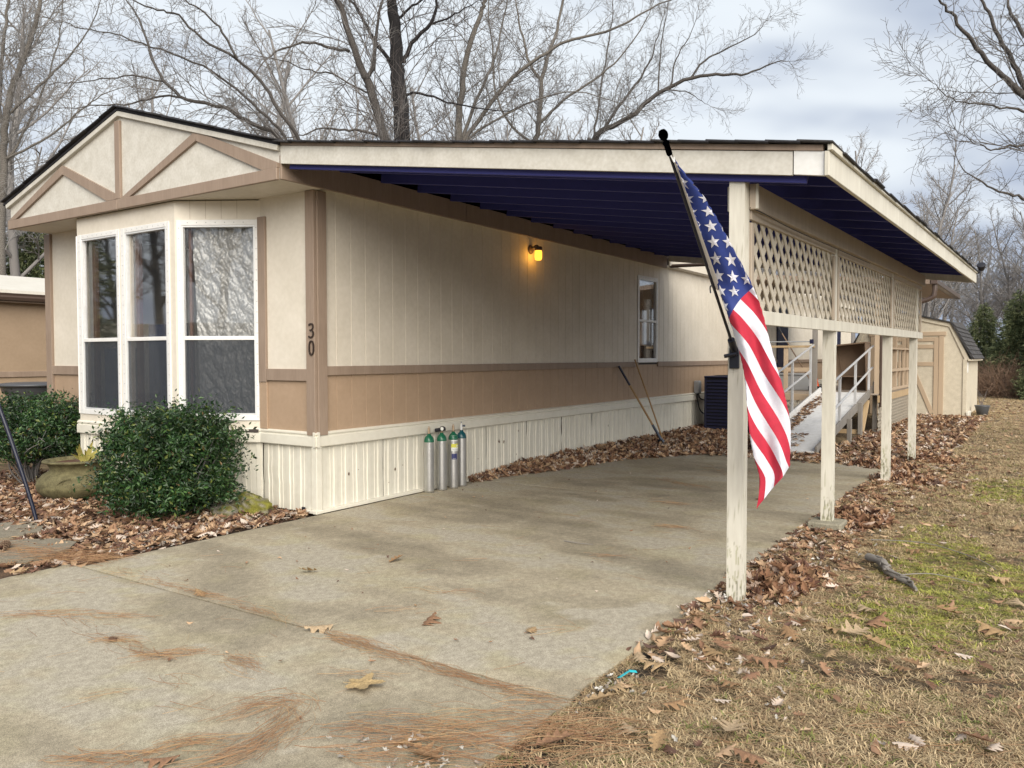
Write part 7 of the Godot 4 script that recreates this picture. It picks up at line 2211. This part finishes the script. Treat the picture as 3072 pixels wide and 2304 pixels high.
func build_trees() -> void:
	limb_tree("bare_tree", "dark", "tall dark-barked tree with a thick straight trunk behind the home", M.bark_dark, M.twig_dark, 0.42, 3, 1001)
	limb_tree("bare_tree", "twin", "forked brown tree just left of the dark trunk", M.bark, M.twig, 0.40, 3, 1002)
	limb_tree("bare_tree", "fan", "tree whose long limbs fan out to the left over the gable", M.bark, M.twig, 0.23, 3, 1003)
	limb_tree("bare_tree", "pale", "pale slender tree to the right of the dark trunk", M.bark_pale, M.twig, 0.23, 3, 1004)
	limb_tree("bare_tree", "multi", "many-stemmed bare tree behind the middle of the carport roof", M.bark_pale, M.twig, 0.21, 3, 1005)
	limb_tree("bare_tree", "lean", "bare tree with a long limb leaning right over the carport roof", M.bark, M.twig, 0.24, 3, 1006)
	limb_tree("bare_tree", "leftedge", "pale bare tree rising at the left edge behind the neighbouring home", M.bark_pale, M.twig_pale, 0.24, 3, 1007)
	limb_tree("bare_tree", "right", "bare tree reaching in from the right edge above the lawn", M.bark, M.twig, 0.40, 3, 1008, 0.04, "bare trees beside the lawn")
	# woods behind the lot
	var protos := []
	for k in 4:
		protos.append(free_tree(2000 + k, [12.5, 11.0, 13.0, 10.0][k], [4.0, 3.6, 3.8, 3.4][k], [0.17, 0.14, 0.18, 0.12][k]))
		tris += protos[k][2]
	rng.seed = 77
	var spots := []
	for k in 74:   # a belt of trees that curves round behind the lot
		var a := lerpf(-0.10, 0.78, (k + 0.5 + jit(0.6)) / 74.0)
		var r := rng.randf_range(37.0, 66.0)
		spots.append([5.8 - sin(a) * r, 5.3 - cos(a) * r])
	for k in 20: spots.append([rng.randf_range(-26.0, -10.0), rng.randf_range(-10.0, -34.0)])
	for k in 14: spots.append([rng.randf_range(-40.0, -19.0), rng.randf_range(-15.0, 1.0)])
	for s in spots:
		plant_tree("woodland_tree", protos[rng.randi() % 4], M.far_bark, M.far_bark, "bare grey woodland tree in the leafless woods behind the lot", "bare trees of the woods", Vector3(s[0], 0, s[1]), rng.randf_range(0.75, 1.12) * (1.2 if s[0] < -12.0 else 1.0), rng.randf() * TAU)
	# trees across the road, seen only as reflections in the bay windows
	for q in [[-14.4, 8.6, 0.9, 0.4, 2], [-24.0, 16.5, 1.0, 2.0, 0], [-27.0, 15.0, 1.1, 1.0, 1], [1.4, 19.0, 1.0, 4.0, 2], [4.5, 23.0, 1.0, 5.0, 3]]:
		plant_tree("roadside_tree", protos[q[4]], M.bark_dark, M.twig_dark, "dark bare roadside tree mirrored in the bay windows", "trees across the road", Vector3(q[0], 0, q[1]), q[2], q[3])
	var cedar := conifer(3001, 7.5, 2.1, 11000, Color(0.08, 0.11, 0.05), Color(0.34, 0.36, 0.17))
	tris += cedar[2]
	for q in [[6.3, -30.0, 0.72, 0.3, "dark green cedar at the edge of the woods beyond the shed, nearest the right edge"], [4.9, -31.5, 0.55, 1.9, "shorter green cedar behind the garden shed roof"], [8.0, -31.0, 0.9, 4.0, "tall cedar at the right edge of the woods"], [5.6, -27.6, 0.30, 2.4, "small cedar bush in the brush beside the shed"], [3.6, -33.5, 0.50, 3.3, "low cedar just behind the garden shed's peak"], [5.7, -34.0, 0.70, 5.3, "cedar standing behind the shorter green cedar"], [7.0, -28.0, 0.6, 0.9, "bushy cedar in front of the tall one at the right edge"]]:
		plant_tree("cedar_tree", cedar, M.bark_dark, M.evergreen, q[4], "cedars at the wood's edge", Vector3(q[0], 0, q[1]), q[2], q[3])
	plant_tree("cedar_tree", cedar, M.bark_dark, M.evergreen, "rounded evergreen behind the neighbouring home's roof", "evergreens beyond the neighbouring home", Vector3(-25.5, 0, -9.5), 0.92, 1.2)
	for q in [[-18.6, 7.3, 1.05, 0.0], [-36.0, 13.0, 1.3, 1.0]]:
		plant_tree("pine_tree", cedar, M.bark_dark, M.evergreen, "tall dark pine across the road mirrored in the left bay window", "pines across the road", Vector3(q[0], 0, q[1]), q[2], q[3])
	# brush at the wood's edge
	var meshes := {}
	for k in 4:
		rng.seed = 90 + k
		var b := MB.new(); b.colored = true; b.tint = Color.WHITE
		for j in 26:
			var a := rng.randf() * TAU
			shoot(b, Vector3(jit(0.25), -0.05, jit(0.25)), Vector3(cos(a) * 0.7, 1.0, sin(a) * 0.7).normalized(), rng.randf_range(0.6, 1.3), 0.007, 2, 3, -0.02)
		b.c.resize(b.v.size()); b.c.fill(Color.WHITE)
		meshes["brush%d" % k] = b.mesh()
	rng.seed = 99
	for k in 520:
		var x := rng.randf_range(-6.0, 11.0)
		var z := rng.randf_range(-27.5, -40.0) - absf(x - 6.0) * 0.3
		drop("brush%d" % (rng.randi() % 4), Transform3D(Basis(Vector3.UP, rng.randf() * TAU).scaled_local(Vector3.ONE * rng.randf_range(0.6, 1.5)), Vector3(x, 0, z)), Color(0.17, 0.10, 0.065).lerp(Color(0.31, 0.21, 0.14), rng.randf()))
	flush(meshes.keys(), meshes, M.needle, "undergrowth", "brown leafless brush along the edge of the woods", "brush")

func _ready() -> void:
	rng.seed = 20240118
	# --- camera
	var cam := Camera3D.new()
	cam.position = Vector3(5.764, 1.5, 5.269)
	cam.rotation = Vector3(deg_to_rad(-1.967), deg_to_rad(33.765), deg_to_rad(-0.07))
	cam.fov = 51.38
	cam.near = 0.05
	cam.far = 400.0
	add_child(cam)
	cam.current = true
	# --- sky, sun, exposure
	var we := WorldEnvironment.new()
	var env := Environment.new()
	env.background_mode = Environment.BG_SKY
	env.sky = make_sky()
	env.background_energy_multiplier = 1.0
	env.tonemap_mode = Environment.TONE_MAPPER_LINEAR
	env.tonemap_exposure = 3.45
	env.sdfgi_enabled = true
	env.ssao_enabled = true
	env.ssil_enabled = true
	we.environment = env
	add_child(we)
	var sun := DirectionalLight3D.new()
	sun.light_energy = 0.5
	sun.light_color = Color(1.0, 0.965, 0.91)
	sun.light_angular_distance = 60.0
	sun.shadow_enabled = true
	add_child(sun)
	sun.look_at_from_position(Vector3(7.0, 6.4, 6.5), Vector3.ZERO)
	make_materials()
	print("materials ", Time.get_ticks_msec())
	# --- the place
	build_ground()
	build_driveway()
	print("ground ", Time.get_ticks_msec())
	build_home()
	build_carport()
	build_neighbour()
	build_shed()
	build_ramp_and_deck()
	print("buildings ", Time.get_ticks_msec(), " tris ", tris)
	build_trees()
	print("trees ", Time.get_ticks_msec(), " tris ", tris)
	rng.seed = 5150
	build_bushes()
	build_wall_lamp()
	build_cylinders()
	build_tools()
	build_air_conditioner()
	build_flag()
	build_bed_things()
	print("things ", Time.get_ticks_msec(), " tris ", tris)
	build_grass()
	build_leaf_litter()
	build_needles()
	print("litter ", Time.get_ticks_msec(), " tris ", tris)
